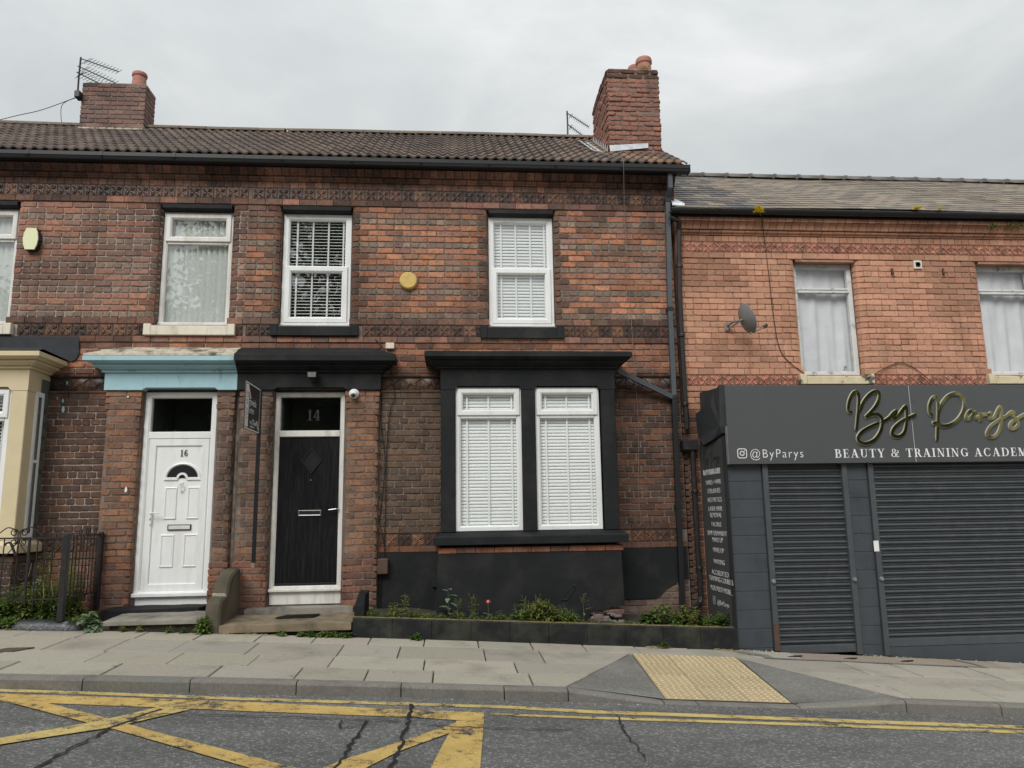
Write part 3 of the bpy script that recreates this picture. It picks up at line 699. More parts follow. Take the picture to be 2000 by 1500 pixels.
PETAL = petal_mesh('ptile'); SCROLL = scroll_mesh('ptile')
def c_tile(x, z, shop=False):
    if shop: return jit((.30, .15, .105), .12)
    return jit(R.choice(((.085, .05, .038), (.10, .058, .042), (.125, .07, .048), (.06, .04, .033), (.075, .046, .037), (.15, .085, .056))), .15)
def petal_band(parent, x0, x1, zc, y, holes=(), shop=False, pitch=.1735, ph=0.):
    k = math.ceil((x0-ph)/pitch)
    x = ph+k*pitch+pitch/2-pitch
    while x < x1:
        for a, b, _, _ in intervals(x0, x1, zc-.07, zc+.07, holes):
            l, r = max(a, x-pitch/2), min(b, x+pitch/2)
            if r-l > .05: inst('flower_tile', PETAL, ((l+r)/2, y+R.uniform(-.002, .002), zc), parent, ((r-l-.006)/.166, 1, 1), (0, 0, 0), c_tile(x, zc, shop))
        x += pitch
def moulded(parent, name, prof, x0, x1, pitch, mat, colf, z, single=300, ph=0., holes=()):
    me = MB().prism(prof, -.5, .5).mesh(name, M[mat]); fixnormals(me)
    zs = [p[1] for p in prof]
    for a, b, _, _ in intervals(x0, x1, min(zs), max(zs), holes):
        x = a; n = max(1, round((b-a)/pitch)); p = (b-a)/n
        for i in range(n): inst(name, me, (a+(i+.5)*p, R.uniform(-.0025, .0025), R.uniform(-.0015, .0015)), parent, (p-.0075, 1, 1), (0, 0, 0), colf(a+(i+.5)*p, z, False))
def rowprof(z0, z1, y, b=.006): return [(.09, z0), (y+b, z0), (y, z0+b), (y, z1-b), (y+b, z1), (.09, z1)]
def cornice(parent, zo, x0, x1, mat, colf, shop=False):
    """eaves cornice of moulded brick; zo = level of the underside of the flower band"""
    z = lambda v: zo+v
    moulded(parent, 'cornice_brick', rowprof(z(.418), z(.478), -.165, .004), x0, x1, .114, mat, colf, zo)
    moulded(parent, 'cove_brick', [(.05, z(.326)), (-.085, z(.326)), (-.09, z(.334)), (-.094, z(.352)), (-.106, z(.376)), (-.128, z(.398)), (-.155, z(.412)), (.05, z(.412))], x0, x1, .114, mat, colf, zo)
    moulded(parent, 'roll_brick', [(.05, z(.258)), (-.024, z(.258)), (-.028, z(.274)), (-.04, z(.278)), (-.055, z(.287)), (-.062, z(.301)), (-.058, z(.315)), (-.05, z(.321)), (.05, z(.321))], x0, x1, .168, mat, colf, zo)
    moulded(parent, 'header_brick', rowprof(z(.163), z(.253), -.008), x0, x1, .1125, mat, colf, zo)
    petal_band(parent, x0, x1, z(.080), -.004, (), shop)
    moulded(parent, 'string_brick', rowprof(z(-.090), z(-.004), -.016), x0, x1, .2355, mat, colf, zo)

# ------------------------------------------------------------------ house shells
H16 = thing('terraced_house', 'red brick terraced house with white door, pale blue door canopy and cream bay window', 'house', (-5.6, 0, .3))
H14 = thing('terraced_house', 'red brick terraced house with black door, black bay window and yellow alarm on its wall', 'house', (.2, 0, .2))
W16, WL, W14A, W14B = (-3.975, -3.03), (-6.85, -5.878), (-2.345, -1.395), (.538, 1.472)
D16, D14 = (-4.025, -3.093), (-2.342, -1.418)
UP0, UP1 = 4.13, 5.853
SILL16, SILLL, SILLA, SILLB = (-4.095, -2.905), (-6.97, -5.775), (-2.44, -1.264), (.413, 1.577)
BAY14, BAY16 = (-.135, 2.165), (-7.55, -5.25)
PARTY, RIGHT, LEFT = -2.817, 3.20, -9.0
WALLS = {}
for H, x0, x1, wins, sills, door, bay, mort, fx in ((H16, LEFT, PARTY, (W16, WL), (SILL16, SILLL), D16, BAY16, 'mortar16', (-4.5, PARTY)), (H14, PARTY, RIGHT, (W14A, W14B), (SILLA, SILLB), D14, BAY14, 'mortar', (PARTY, -.95))):
    holes = [(a, b, UP0, UP1) for a, b in wins]+[(door[0], door[1], .3, 3.24), (bay[0]+.05, bay[1]-.05, .2, 3.45)]
    wb = MB(); slabwall(wb, x0+(.001 if H is H14 else 0), x1, -.1, 6.44, .006, .22, [(a-.1, b+.1, c, d_) for a, b, c, d_ in holes[:2]]+holes[2:])
    for a, b, c, d_ in holes[:2]: jamb(wb, a, 1, c, d_); jamb(wb, b, -1, c, d_)
    wall = obj('wall', wb, M[mort], H); WALLS[H] = wall
    B = []
    wh = holes[:2]; 
    lay(B, x0, x1, UP1-.001, 19, -.006, c_upper, wh, bull=True, ph=.03)
    sh = [(a, b, 3.95, 4.137) for a, b in sills]
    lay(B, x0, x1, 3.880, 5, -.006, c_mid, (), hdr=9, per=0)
    gh = [(fx[0], fx[1], 0, 3.3), (bay[0], bay[1], 0, 3.5)]
    lay(B, x0, x1, 3.112, 20, -.006, c_ground, gh, hdr=3, per=4, ph=.07)
    # brick piers either side of the doors stand proud of the wall
    piers = ((-4.50, -4.03), (-3.085, -2.838)) if H is H16 else ((-2.796, -2.35), (-1.41, -.952))
    for a, b in piers:
        pc = MB(); jamb(pc, b, 1, .15, 3.218, -.096, .0, .08, (b-a)/2); jamb(pc, a, -1, .15, 3.218, -.096, .0, .08, (b-a)/2-.001); obj('pier', pc, M['mortar'], H)
        def endb(z): return 1.02 < z < 2.95
        t = []
        lay(t, a, b, 3.213, 33, -.104, c_pier, (), per=0, bull=True, ph=a+.04, ends=(True, True), d=.102, ch=.0850)
        for q in t:
            if not endb(q['z']): q['bl'] = q['br'] = 0
        B += t
    place_bricks(B, wall, 215 if H is H14 else 260, 'brick')
    allh = wh+sh
    moulded(wall, 'string_brick', rowprof(4.139, 4.224, -.016), x0, x1, .2355, 'brick', c_row, 4.2, holes=wh)
    petal_band(wall, x0, x1, 4.056, -.004, sh)
    moulded(wall, 'string_brick', rowprof(3.886, 3.968, -.020), x0, x1, .2355, 'brick', c_row, 3.9)
    hb = [(fx[0], fx[1], 0, 3.9), (bay[0], bay[1], 0, 3.9)]
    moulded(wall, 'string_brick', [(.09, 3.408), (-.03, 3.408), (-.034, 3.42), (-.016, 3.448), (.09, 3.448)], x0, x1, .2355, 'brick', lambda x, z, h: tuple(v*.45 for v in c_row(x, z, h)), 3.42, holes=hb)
    for a, b, _, _ in intervals(x0, x1, 3.25, 3.4, hb):
        n = max(1, round((b-a)/.252)); p = (b-a)/n
        for i in range(n): inst('scroll_tile', SCROLL, (a+(i+.5)*p, -.004, 3.316), wall, ((p-.006)/.25, 1, 1), color=tuple(v*.75 for v in c_tile(0, 0)))
    moulded(wall, 'string_brick', [(.09, 3.118), (-.010, 3.118), (-.014, 3.19), (-.03, 3.20), (-.03, 3.224), (.09, 3.224)], x0, x1, .2355, 'brick', c_ground, 3.15, holes=hb)
    moulded(wall, 'string_brick', rowprof(1.316, 1.398, -.014), x0, x1, .2355, 'brick', c_ground, 1.35, holes=hb)
    petal_band(wall, x0, x1, 1.230, -.004, hb)
    moulded(wall, 'string_brick', rowprof(1.070, 1.148, -.020), x0, x1, .2355, 'brick', lambda x, z, h: tuple(v*.75 for v in c_pier(-4, .9, h)), 1.1, holes=hb)
    cornice(wall, 5.948, x0, x1+(.07 if H is H14 else 0), 'brick', c_row)
# dark lintel and dark room behind every upstairs window
for H, wins in ((H16, (W16, WL)), (H14, (W14A, W14B))):
    for a, b in wins:
        obj('lintel', MB().prism([(-.004, 5.795), (-.004, 5.85), (.2, 5.85), (.2, 5.772), (.07, 5.772)], a+.004, b-.004), M['black'], H)
# gable end above the shop
gab = MB(); gab.add([(3.195, .22, -.1), (3.195, 4.7, -.1), (3.195, 4.7, 6.44), (3.195, 2.25, 8.05), (3.195, .22, 6.6), (3.02, .22, -.1), (3.02, 4.7, -.1), (3.02, 4.7, 6.44), (3.02, 2.25, 8.05), (3.02, .22, 6.6)],
    [(0, 1, 2, 3, 4), (5, 9, 8, 7, 6)]+[(i, 5+i, 5+(i+1) % 5, (i+1) % 5) for i in range(5)])
obj('gable_wall', gab, M['terracotta'], H14)
# black painted plinth, with the paint off at the right-hand foot
pl = MB(); pl.box(-.944, BAY14[0]-.02, -.017, .006, .1, 1.066); obj('painted_plinth', pl, M['black'], H14)
pl = MB(); pl.poly([(BAY14[1]+.01, 1.066), (3.185, 1.066), (3.185, .66), (3.05, .655), (3.0, .60), (2.86, .52), (2.78, .44), (2.72, .41), (BAY14[1]+.01, .40)], -.017, .006); obj('painted_plinth', pl, M['black'], H14)
B = []; lay(B, 2.17, 3.19, .74, 8, -.002, lambda x, z, h: pick([(.17, .10, .075), (.21, .14, .11), (.24, .19, .16), (.14, .085, .065)]), per=0)
place_bricks(B, WALLS[H14], 0, 'brick')
B = []; lay(B, -5.2, -4.51, 1.06, 12, -.006, c_pier, per=0); lay(B, -9, -7.6, 1.06, 12, -.006, c_pier, per=0); place_bricks(B, WALLS[H16], 0, 'brick')
# ------------------------------------------------------------------ windows
def ring(mb, x0, x1, z0, z1, prof):
    """rectangular frame: (inset, y) profile with mitred corners"""
    n = len(prof); V = []
    for cx_, cz_, sx, sz in ((x0, z0, 1, 1), (x1, z0, -1, 1), (x1, z1, -1, -1), (x0, z1, 1, -1)):
        V += [(cx_+sx*d, y, cz_+sz*d) for d, y in prof]
    fs = [(c*n+i, c*n+(i+1) % n, ((c+1) % 4)*n+(i+1) % n, ((c+1) % 4)*n+i) for c in range(4) for i in range(n)]
    return mb.add(V, fs)
def fprof(w, y, d=.07): return [(0, y+d), (0, y+.006), (.006, y), (w-.022, y), (w-.004, y+.016), (w, y+.022), (w, y+d)]
slat_me = MB().prism([(-.024, -.006), (-.012, .001), (0, .003), (.012, .001), (.024, -.006), (.012, -.0012), (0, .0008), (-.012, -.0012)], -.5, .5).mesh('slat', M['slat']); fixnormals(slat_me)
def venetian(win, a, b, z0, z1, y, pitch, ang, tapes):
    n = int((z1-z0)/pitch)
    for i in range(n):
        inst('slat', slat_me, ((a+b)/2, y, z0+(i+.5)*pitch), win, (b-a, 1, 1), (math.radians(ang+R.uniform(-2, 2)), R.uniform(-.0015, .0015), 0))
    for t in tapes:
        x = lerp(a, b, t); obj('blind_tape', MB().box(x-.012, x+.012, y-.030, y-.0285, z0, z1), M['slat'], win)
def vertical_blind(win, a, b, z0, z1, y, pitch=.078):
    n = int((b-a)/pitch)+1; me = MB().box(-.044, .044, -.0007, .0007, 0, 1).mesh('blind_vane', M['fabric'])
    for i in range(n): inst('blind_vane', me, (a+(i+.5)*(b-a)/n, y, z0), win, (1, 1, z1-z0), (0, 0, math.radians(30+R.uniform(-4, 4))))
def pane(win, a, b, z0, z1, y, mat='glass'): return obj('pane', MB().add([(a, y, z0), (b, y, z0), (b, y, z1), (a, y, z1)], [(0, 1, 2, 3)]), M[mat], win)
def room(H, a, b, z0, z1, y0=.2, d=1.2):
    mb = MB(); x0, x1, y1 = a-.3, b+.3, y0+d; zz0, zz1 = z0-.3, z1+.15
    v = [(x0, y0, zz0), (x1, y0, zz0), (x1, y1, zz0), (x0, y1, zz0), (x0, y0, zz1), (x1, y0, zz1), (x1, y1, zz1), (x0, y1, zz1)]
    mb.add(v, [(0, 1, 2, 3), (4, 7, 6, 5), (0, 3, 7, 4), (1, 5, 6, 2), (2, 6, 7, 3)]); return obj('room', mb, M['room'], H, fix=False)
# upstairs, number 14: fixed light over an opening sash, venetian blinds
for (a, b), ang, pitch in ((W14A, 14, .0455), (W14B, 66, .047)):
    z0, z1, y = UP0+.004, 5.772, .105; zm = 4.985
    f = ring(MB(), a+.002, b-.002, z0, z1, fprof(.088, y)); f.bev(a+.086, b-.086, y+.004, y+.07, zm-.02, zm+.028, .005)
    f.bev(a-.0, b+.0, y-.03, y+.02, z0-.002, z0+.045, .006)
    w = obj('window', f, M['upvc'], H14)
    sash = ring(MB(), a+.045, b-.045, z0+.055, zm+.012, fprof(.082, y-.022, .06)); obj('sash', sash, M['upvc'], w)
    pane(w, a+.08, b-.08, zm+.02, z1-.08, y+.035, 'glass_sky'); pane(w, a+.12, b-.12, z0+.13, zm-.065, y+.03, 'glass_sky')
    venetian(w, a+.075, b-.075, z0+.05, z1-.075, y+.085, pitch, ang, (.14, .41, .68, .94))
    room(H14, a, b, z0, z1)
for H, (a, b) in ((H16, W16), (H16, WL)):
    z0, z1, y = UP0+.004, 5.772, .105; zm = 5.335
    f = ring(MB(), a+.002, b-.002, z0, z1, fprof(.062, y)); f.bev(a+.06, b-.06, y+.004, y+.07, zm-.03, zm+.02, .005); f.bev(a, b, y-.03, y+.02, z0-.002, z0+.05, .006)
    w = obj('window', f, M['upvc_old'], H)
    obj('sash', ring(MB(), a+.038, b-.030, zm+.005, z1-.032, fprof(.075, y-.022, .06)), M['upvc_old'], w)
    pane(w, a+.108, b-.10, zm+.075, z1-.10, y+.03, 'glass_sky'); pane(w, a+.055, b-.055, z0+.055, zm-.025, y+.035, 'glass_sky')
    vertical_blind(w, a+.06, b-.06, z0+.05, z1-.05, y+.10)
    room(H, a, b, z0, z1)
# sills
def sill(H, s, z0, z1, mat, lug=.10):
    a, b = s; mb = MB().prism([(.16, z0), (-.062, z0), (-.066, z0+.004), (-.066, z1-.035), (-.06, z1-.028), (.16, z1-.006)], a+lug, b-lug)
    for x0, x1 in ((a, a+lug-.002), (b-lug+.002, b)): mb.bev(x0, x1, -.068, .10, z0, z1, .006)
    return obj('window_sill', mb, M[mat], H)
sill(H16, SILL16, 3.975, 4.128, 'sillw'); sill(H16, SILLL, 3.975, 4.128, 'sillw')
sill(H14, SILLA, 3.972, 4.128, 'black'); sill(H14, SILLB, 3.945, 4.128, 'black')

# ------------------------------------------------------------------ bay windows
def sweep3(x0, x1, yf, prof, yb=0.0, left=True, right=True):
    """(overhang, z) profile carried round the front and the returns"""
    mb = MB(); n = len(prof); V = []; st = 0
    if left: V += [(x0-d, yb, z) for d, z in prof]
    V += [(x0-(d if left else 0), yf-d, z) for d, z in prof]; V += [(x1+(d if right else 0), yf-d, z) for d, z in prof]
    if right: V += [(x1+d, yb, z) for d, z in prof]
    k = len(V)//n
    mb.add(V, [(c*n+i, (c+1)*n+i, (c+1)*n+(i+1) % n, c*n+(i+1) % n) for c in range(k-1) for i in range(n)]+[tuple(range(n)), tuple(range((k-1)*n, k*n))]); return mb
def corprof(z): return [(-.03, z), (.014, z), (.034, z+.004), (.034, z+.028), (.020, z+.032), (.048, z+.036), (.064, z+.050), (.082, z+.060), (.108, z+.064), (.116, z+.092), (.098, z+.098), (.132, z+.102), (.148, z+.118), (.176, z+.127), (.204, z+.129), (.204, z+.182), (.196, z+.188), (-.03, z+.20)]
def lintel_poly(x0, x1, zlow, zhi, ztop, spans):
    pts = [(x0, ztop), (x0, zlow)]
    for a, b in spans: pts += [(a, zlow), (a+.04, zhi), (b-.04, zhi), (b, zlow)]
    return pts+[(x1, zlow), (x1, ztop)]
def bay(H, x0, x1, mat, rows_col, detail):
    yf = -.5; a1, b1 = x0+.205, x0+1.045; a2, b2 = x0+1.243, x0+2.078
    par = obj('bay_lintel', MB().poly(lintel_poly(x0, x1, 3.155, 3.20, 3.428, ((a1-.02, b1+.02), (a2-.02, b2+.02))), yf, yf+.2), M[mat], H)
    side = MB()
    for xa, xb in ((x0, x0+.16), (x1-.16, x1)): side.box(xa+.002, xb-.002, yf+.2, .004, 3.17, 3.427)
    obj('bay_lintel', side, M[mat], H)
    for xa, xb in ((x0+.004, x0+.19), (x0+1.052, x0+1.236), (x1-.19, x1-.004)): obj('post', MB().bev(xa, xb, yf+.004, yf+.2, 1.325, 3.156, .008), M[mat], H)
    obj('bay_cornice', sweep3(x0, x1, yf, corprof(3.428)), M[mat], H)
    # sill: weathered slope on top, returned round the sides
    obj('bay_sill', sweep3(x0, x1, yf, [(-.2, 1.17), (.075, 1.17), (.085, 1.175), (.088, 1.265), (.075, 1.285), (-.03, 1.328), (-.2, 1.333)]), M[mat], H)
    for i, (a, b) in enumerate(((a1, b1), (a2, b2))):
        y = yf+.05; z0, z1 = 1.335, 3.19; zm = 2.81
        f = ring(MB(), a-.012, b+.012, z0, z1, fprof(.072, y)); f.bev(a+.055, b-.055, y+.004, y+.07, zm-.03, zm+.02, .005)
        w = obj('window', f, M['upvc'] if H is H14 else M['upvc'], H)
        obj('sash', ring(MB(), a+.012, b-.012, zm+.008, z1-.02, fprof(.075, y-.02, .06)), M['upvc'], w)
        gm = 'glass_sky' if H is H16 else 'glass'
        pane(w, a+.08, b-.08, zm+.075, z1-.088, y+.03, gm); pane(w, a+.05, b-.05, z0+.06, zm-.025, y+.035, gm)
        if detail: venetian(w, a+.03, b-.03, z0+.04, z1-.05, y+.080, .0435, 68, (.14, .5, .89))
        else: venetian(w, a+.03, b-.03, z0+.04, z1-.05, y+.13, .0435, 20, (.14, .5, .89))
    # returns: narrow side light and a brick pier against the wall
    B = []
    for s, xe in ((-1, x0), (1, x1)):
        q = xe-s*(.016 if H is H16 else .05)
        obj('side_window', MB().box(q-.03, q+.03, yf+.2, yf+.24, 1.335, 3.17).box(q-.03, q+.03, -.16, -.125, 1.335, 3.17).box(q-.028, q+.028, yf+.24, -.16, 1.335, 1.40).box(q-.028, q+.028, yf+.24, -.16, 3.11, 3.17).box(q-.028, q+.028, yf+.24, -.16, 2.27, 2.31), M['upvc'], H)
        obj('side_pane', MB().box(q-.004, q+.004, yf+.24, -.16, 1.40, 3.11), M['glass'], H)
        obj('side_pier', MB().box(xe-.1 if s > 0 else xe+.006, xe-.006 if s > 0 else xe+.1, -.124, .004, 1.32, 3.17), M['mortar'], H)
        lay(B, -.122, -.004, 3.16, 21, xe, c_ground, per=2, axis='x' if False else ('+x' if s > 0 else '-x'), d=.06)
    for b in B:
        if b['axis'] == '-x': b['x'] = b['x']
    place_bricks(B, WALLS[H], 0, 'brick')
    room(H, x0+.3, x1-.3, 1.3, 3.2, -.2, 1.2)
    moulded(WALLS[H], 'string_brick', [(0, 1.067), (yf-.012, 1.067), (yf-.018, 1.073), (yf-.018, 1.132), (yf-.012, 1.138), (0, 1.138)], x0-.03, x1+.03, .2355, 'brick', rows_col, 1.1)
bay(H14, *BAY14, 'black', lambda x, z, h: pick([(.26, .10, .06), (.16, .08, .055), (.10, .06, .045), (.33, .12, .065)]), True)
bay(H16, *BAY16, 'cream', c_ground, False)
# plinth under the black bay: battered at the foot, broken render at the corner
x0, x1 = BAY14
pb = MB(); P = [(x0-.03, 1.062), (x1+.0, 1.062), (x1+.012, .62), (x1+.018, .40), (x1-.06, .375), (x1-.16, .372), (x1-.24, .335), (x1-.42, .33), (x1-.44, .2), (x0-.05, .2), (x0-.045, .7)]
pb.poly(P, -.512, -.02); obj('bay_plinth', pb, M['black'], H14)
rb = MB()
for i in range(26):
    cx_, cz_ = R.uniform(x1-.44, x1-.02), R.uniform(.12, .36); s = R.uniform(.03, .07); rb.bev(cx_-s, cx_+s, -.502+R.uniform(0, .01), -.40, cz_-s*.5, cz_+s*.5, .012, jit(R.choice(((.24, .19, .17), (.20, .11, .09), (.30, .27, .25))), .15))
stuff('rubble_core', rb, M['brick_a'], H14)
gouge = [(1107+dx, 1157+dy) for dx, dy in ((-14, 18), (-6, 8), (2, -6), (12, -16), (19, -17), (18, -8), (8, 8), (0, 18))]
gp_ = [W(px, py, -.515) for px, py in gouge]; cgx = sum(p[0] for p in gp_)/8; cgz = sum(p[1] for p in gp_)/8
gm = MB(); gm.add([(x, -.514, z) for x, z in gp_]+[(lerp(x, cgx, .22), -.522, lerp(z, cgz, .22)) for x, z in gp_]+[(lerp(x, cgx, .35), -.5155, lerp(z, cgz, .35)) for x, z in gp_],
    [(i, (i+1) % 8, 8+(i+1) % 8, 8+i) for i in range(8)]+[(8+i, 8+(i+1) % 8, 16+(i+1) % 8, 16+i) for i in range(8)]+[tuple(range(16, 24))]); obj('render_gouge', gm, M['black'], H14)
obj('air_vent', MB().bev(-.245, -.165, -.06, .0, .62, .88, .006), M['black'], H14)
# tops of the bays: flaking cement on the black one, felt dressed up the wall on the cream one
x0, x1 = BAY14
obj('bay_roof', MB().add([(x0-.19, -.69, 3.624), (x1+.19, -.69, 3.624), (x1+.10, .0, 3.715), (x0+.0, .0, 3.715), (x0-.19, 0, 3.624), (x1+.19, 0, 3.624)], [(0, 1, 2, 3), (0, 3, 4), (1, 5, 2)]), M['lichen'], H14)
x0, x1 = BAY16
obj('bay_roof', MB().add([(x0-.2, -.70, 3.626), (x1+.2, -.70, 3.626), (x1+.2, -.62, 3.655), (x1-.25, -.03, 3.80), (x0, -.03, 3.80), (x1+.22, -.02, 3.63)], [(0, 1, 2, 3, 4), (2, 5, 3)]), M['felt'], H16)
ft = [W(px, py, -.03) for px, py in ((-260, 655), (154, 657), (154, 690), (148, 701), (140, 706), (60, 690), (-260, 690))]
obj('felt_upstand', MB().poly(ft, -.032, -.005), M['felt'], H16)
# base of cream bay
pb = MB(); pb.box(x0, x1, -.505, -.02, .1, 1.066); obj('bay_plinth', pb, M['mortar'], H16)
B = []; lay(B, x0, x1, 1.06, 11, -.512, c_ground, per=0, d=.08); place_bricks(B, WALLS[H16], 0, 'brick')
B = []; lay(B, -.50, -.01, 1.06, 11, x1+.008, c_ground, per=0, axis='+x', d=.06); place_bricks(B, WALLS[H16], 0, 'brick')

# ------------------------------------------------------------------ door canopies
def canopy(H, x0, x1, mat, topmat, left, right, door):
    yf = -.135
    obj('canopy_frieze', MB().poly(lintel_poly(x0, x1, 3.217, 3.248, 3.446, ((door[0]-.0, door[1]+.03),)), yf, .0), M[mat], H)
    obj('canopy_cornice', sweep3(x0, x1, yf, corprof(3.444), left=left, right=right), M[mat], H)
    d = .2; zt, zb = 3.634, 3.815; y0 = yf-d
    P = [(x0-(d if left else 0), y0, zt), (x1+(d if right else 0), y0, zt), (x1+(d if right else 0), y0+.004, zt+.03), (x0-(d if left else 0), y0+.004, zt+.03)]
    xb0, xb1 = x0+(.16 if left else 0), x1-(.16 if right else 0)
    mid = lambda t: [(lerp(P[3][0], xb0, t), lerp(y0, -.0, t), lerp(zt+.03, zb, t)), (lerp(P[2][0], xb1, t), lerp(y0, 0, t), lerp(zt+.03, zb, t))]
    V = P[:]; fs = [(0, 1, 2, 3)]; last = (3, 2)
    for t, dz in ((.42, 0), (.43, .014), (1, 0)):                     # two overlapping courses
        a, b = mid(t); i = len(V); V += [(a[0], a[1], a[2]+dz), (b[0], b[1], b[2]+dz)]; fs.append((last[0], last[1], i+1, i)); last = (i, i+1)
    if left: i = len(V); V += [(x0-d, 0, zt+.03), (x0-d, 0, zt)]; fs += [(3, 4, last[0], i), (0, 3, i, i+1)]
    if right: i = len(V); V += [(x1+d, 0, zt+.03), (x1+d, 0, zt)]; fs += [(2, last[1], i), (1, 2, i, i+1)]
    obj('canopy_top', MB().add(V, fs), M[topmat], H)
canopy(H16, -4.505, PARTY-.001, 'blue', 'lichen', True, False, D16)
canopy(H14, PARTY+.001, -.937, 'black', 'black', False, True, D14)

# ------------------------------------------------------------------ doors
def text_mesh(s, size, mat, name='letters', depth=.0015, align='CENTER', spacing=1.0):
    cu = bpy.data.curves.new('t', 'FONT'); cu.body = s; cu.size = size; cu.extrude = depth; cu.align_x = align; cu.align_y = 'CENTER'; cu.space_character = spacing; cu.offset = -.012*size; cu.resolution_u = 3
    o = bpy.data.objects.new('t', cu); COL.objects.link(o); dg = bpy.context.evaluated_depsgraph_get()
    me = bpy.data.meshes.new_from_object(o.evaluated_get(dg)); bpy.data.objects.remove(o); bpy.data.curves.remove(cu)
    me.name = name; me.materials.clear(); me.materials.append(mat); return me
def digits(s, x, z, h, y, mat, parent, name='door_number', outline=0):
    """serif numerals 1, 4 and 6 from strokes of different thickness"""
    w = h*.55; k = 0
    mb = MB(); t = h*.2; th = h*.07
    D = {'1': [[(.36, 0), (.64, 0), (.64, 1), (.5, 1), (.18, .82), (.18, .76), (.36, .83)], [(.12, -.002), (.9, -.002), (.9, .06), (.12, .06)]],
         '4': [[(.56, 0), (.84, 0), (.84, 1), (.62, 1), (.56, .9)], [(.0, .24), (.0, .33), (.55, 1.0), (.64, .96), (.18, .33), (1.02, .33), (1.02, .24)], [(.4, -.002), (1.0, -.002), (1.0, .06), (.4, .06)]]}
    for i, c in enumerate(s):
        ox = x+(i-.5*len(s)+.1)*w*1.12
        if c in D:
            for p in D[c]: mb.poly([(ox+a*w, z+b*h) for a, b in p], y-.001*k, y+.004); k += 1
        else:
            pts = []; n = 16
            for i2 in range(n): q = 2*PI*i2/n; pts.append((q, .5+.46*math.cos(q), .31+.31*math.sin(q)))
            V = [(ox+a*w, yy, z+b*h) for yy in (y, y+.004) for _, a, b in pts]+[(ox+(.5+(a-.5)*.42)*w, yy, z+(.31+(b-.31)*.78)*h) for yy in (y, y+.004) for _, a, b in pts]
            mb.add(V, [(j, (j+1) % n, 2*n+(j+1) % n, 2*n+j) for j in range(n)]+[(j, n+j, n+(j+1) % n, (j+1) % n) for j in range(n)])
            arc = [(.06+.05*math.sin(t_*PI), .33+.5*t_) for t_ in [j/6 for j in range(7)]]
            top = [(.05, .33), (.08, .62), (.22, .86), (.45, .99), (.72, .98), (.9, .86), (.86, .78), (.74, .82), (.66, .93), (.5, .93), (.36, .8), (.30, .6), (.29, .33)]
            mb.poly([(ox+a*w, z+b*h) for a, b in top], y-.0012, y+.004)
    return obj(name, mb, M[mat], parent)

M['etched'] = plain('etched_number', (.012, .014, .014), .6, .05)
# number 14 -- black grained leaf in a white frame
a, b = D14; y = -.002
f = MB(); ring(f, a+.004, b-.004, .615, 3.20, fprof(.062, y, .09)); f.bev(a+.062, b-.062, y+.004, y+.08, 2.60, 2.685, .008)
f.bev(a-.0, b+.0, y-.045, y+.04, .600, .640, .008)
fr = obj('door_frame', f, M['upvc_old'], H14)
obj('threshold_board', MB().bev(a+.01, b-.006, .004, .05, .44, .606, .004), M['upvc_old'], fr)
pane(fr, a+.055, b-.055, 2.675, 3.15, y+.045, 'glass')
digits('14', *W(611, 821, .03), .145, .036, 'etched', fr, 'fanlight_number')
leaf = obj('door', MB().bev(a+.064, b-.064, y+.03, y+.075, .668, 2.597, .004), M['doorblack'], H14)
obj('weather_bar', MB().bev(a+.07, b-.07, y+.012, y+.03, .672, .705, .006), M['blackgloss'], leaf)
cx_, cz_ = W(608.5, 900, .03); hw, hh = .142, .185
dm = MB(); V = []
for s, yy in ((1.0, .030), (.97, .010), (.80, .010), (.74, .024)):
    V += [(cx_+s*hw, yy, cz_), (cx_, yy, cz_+s*hh), (cx_-s*hw, yy, cz_), (cx_, yy, cz_-s*hh)]
dm.add(V, [(k*4+i, k*4+(i+1) % 4, (k+1)*4+(i+1) % 4, (k+1)*4+i) for k in range(3) for i in range(4)]); obj('diamond_frame', dm, M['blackgloss'], leaf)
obj('diamond_pane', MB().add([(cx_+.75*hw, .022, cz_), (cx_, .022, cz_+.75*hh), (cx_-.75*hw, .022, cz_), (cx_, .022, cz_-.75*hh)], [(0, 1, 2, 3)]), M['blackgloss'], leaf)
xa, za = W(582, 1008, .02); xb, zb = W(627.5, 996, .02)
lb = obj('letterbox', ring(MB(), xa, xb, za, zb, [(0, .03), (0, .014), (.006, .010), (.016, .016), (.016, .03)]), M['chrome'], leaf); obj('flap', MB().bev(xa+.015, xb-.015, .018, .03, za+.014, zb-.014, .002), M['blackgloss'], leaf)
hx, hz = W(661.5, 994, 0.02)
hp = obj('handle_plate', MB().bev(hx-.014, hx+.014, .012, .032, hz-.125, hz+.105, .005), M['chrome'], leaf)
obj('handle', MB().tube([(hx, .015, hz), (hx, -.03, hz), (hx-.03, -.035, hz), (hx-.125, -.033, hz-.012)], .0085, 8), M['chrome'], leaf)
obj('spyhole', MB().lathe([(.008, .03), (.008, .02), (.004, .018)], (*W(607, 938, .02)[:1], 0, W(607, 938, .02)[1]), 'y', 8), M['chrome'], leaf)

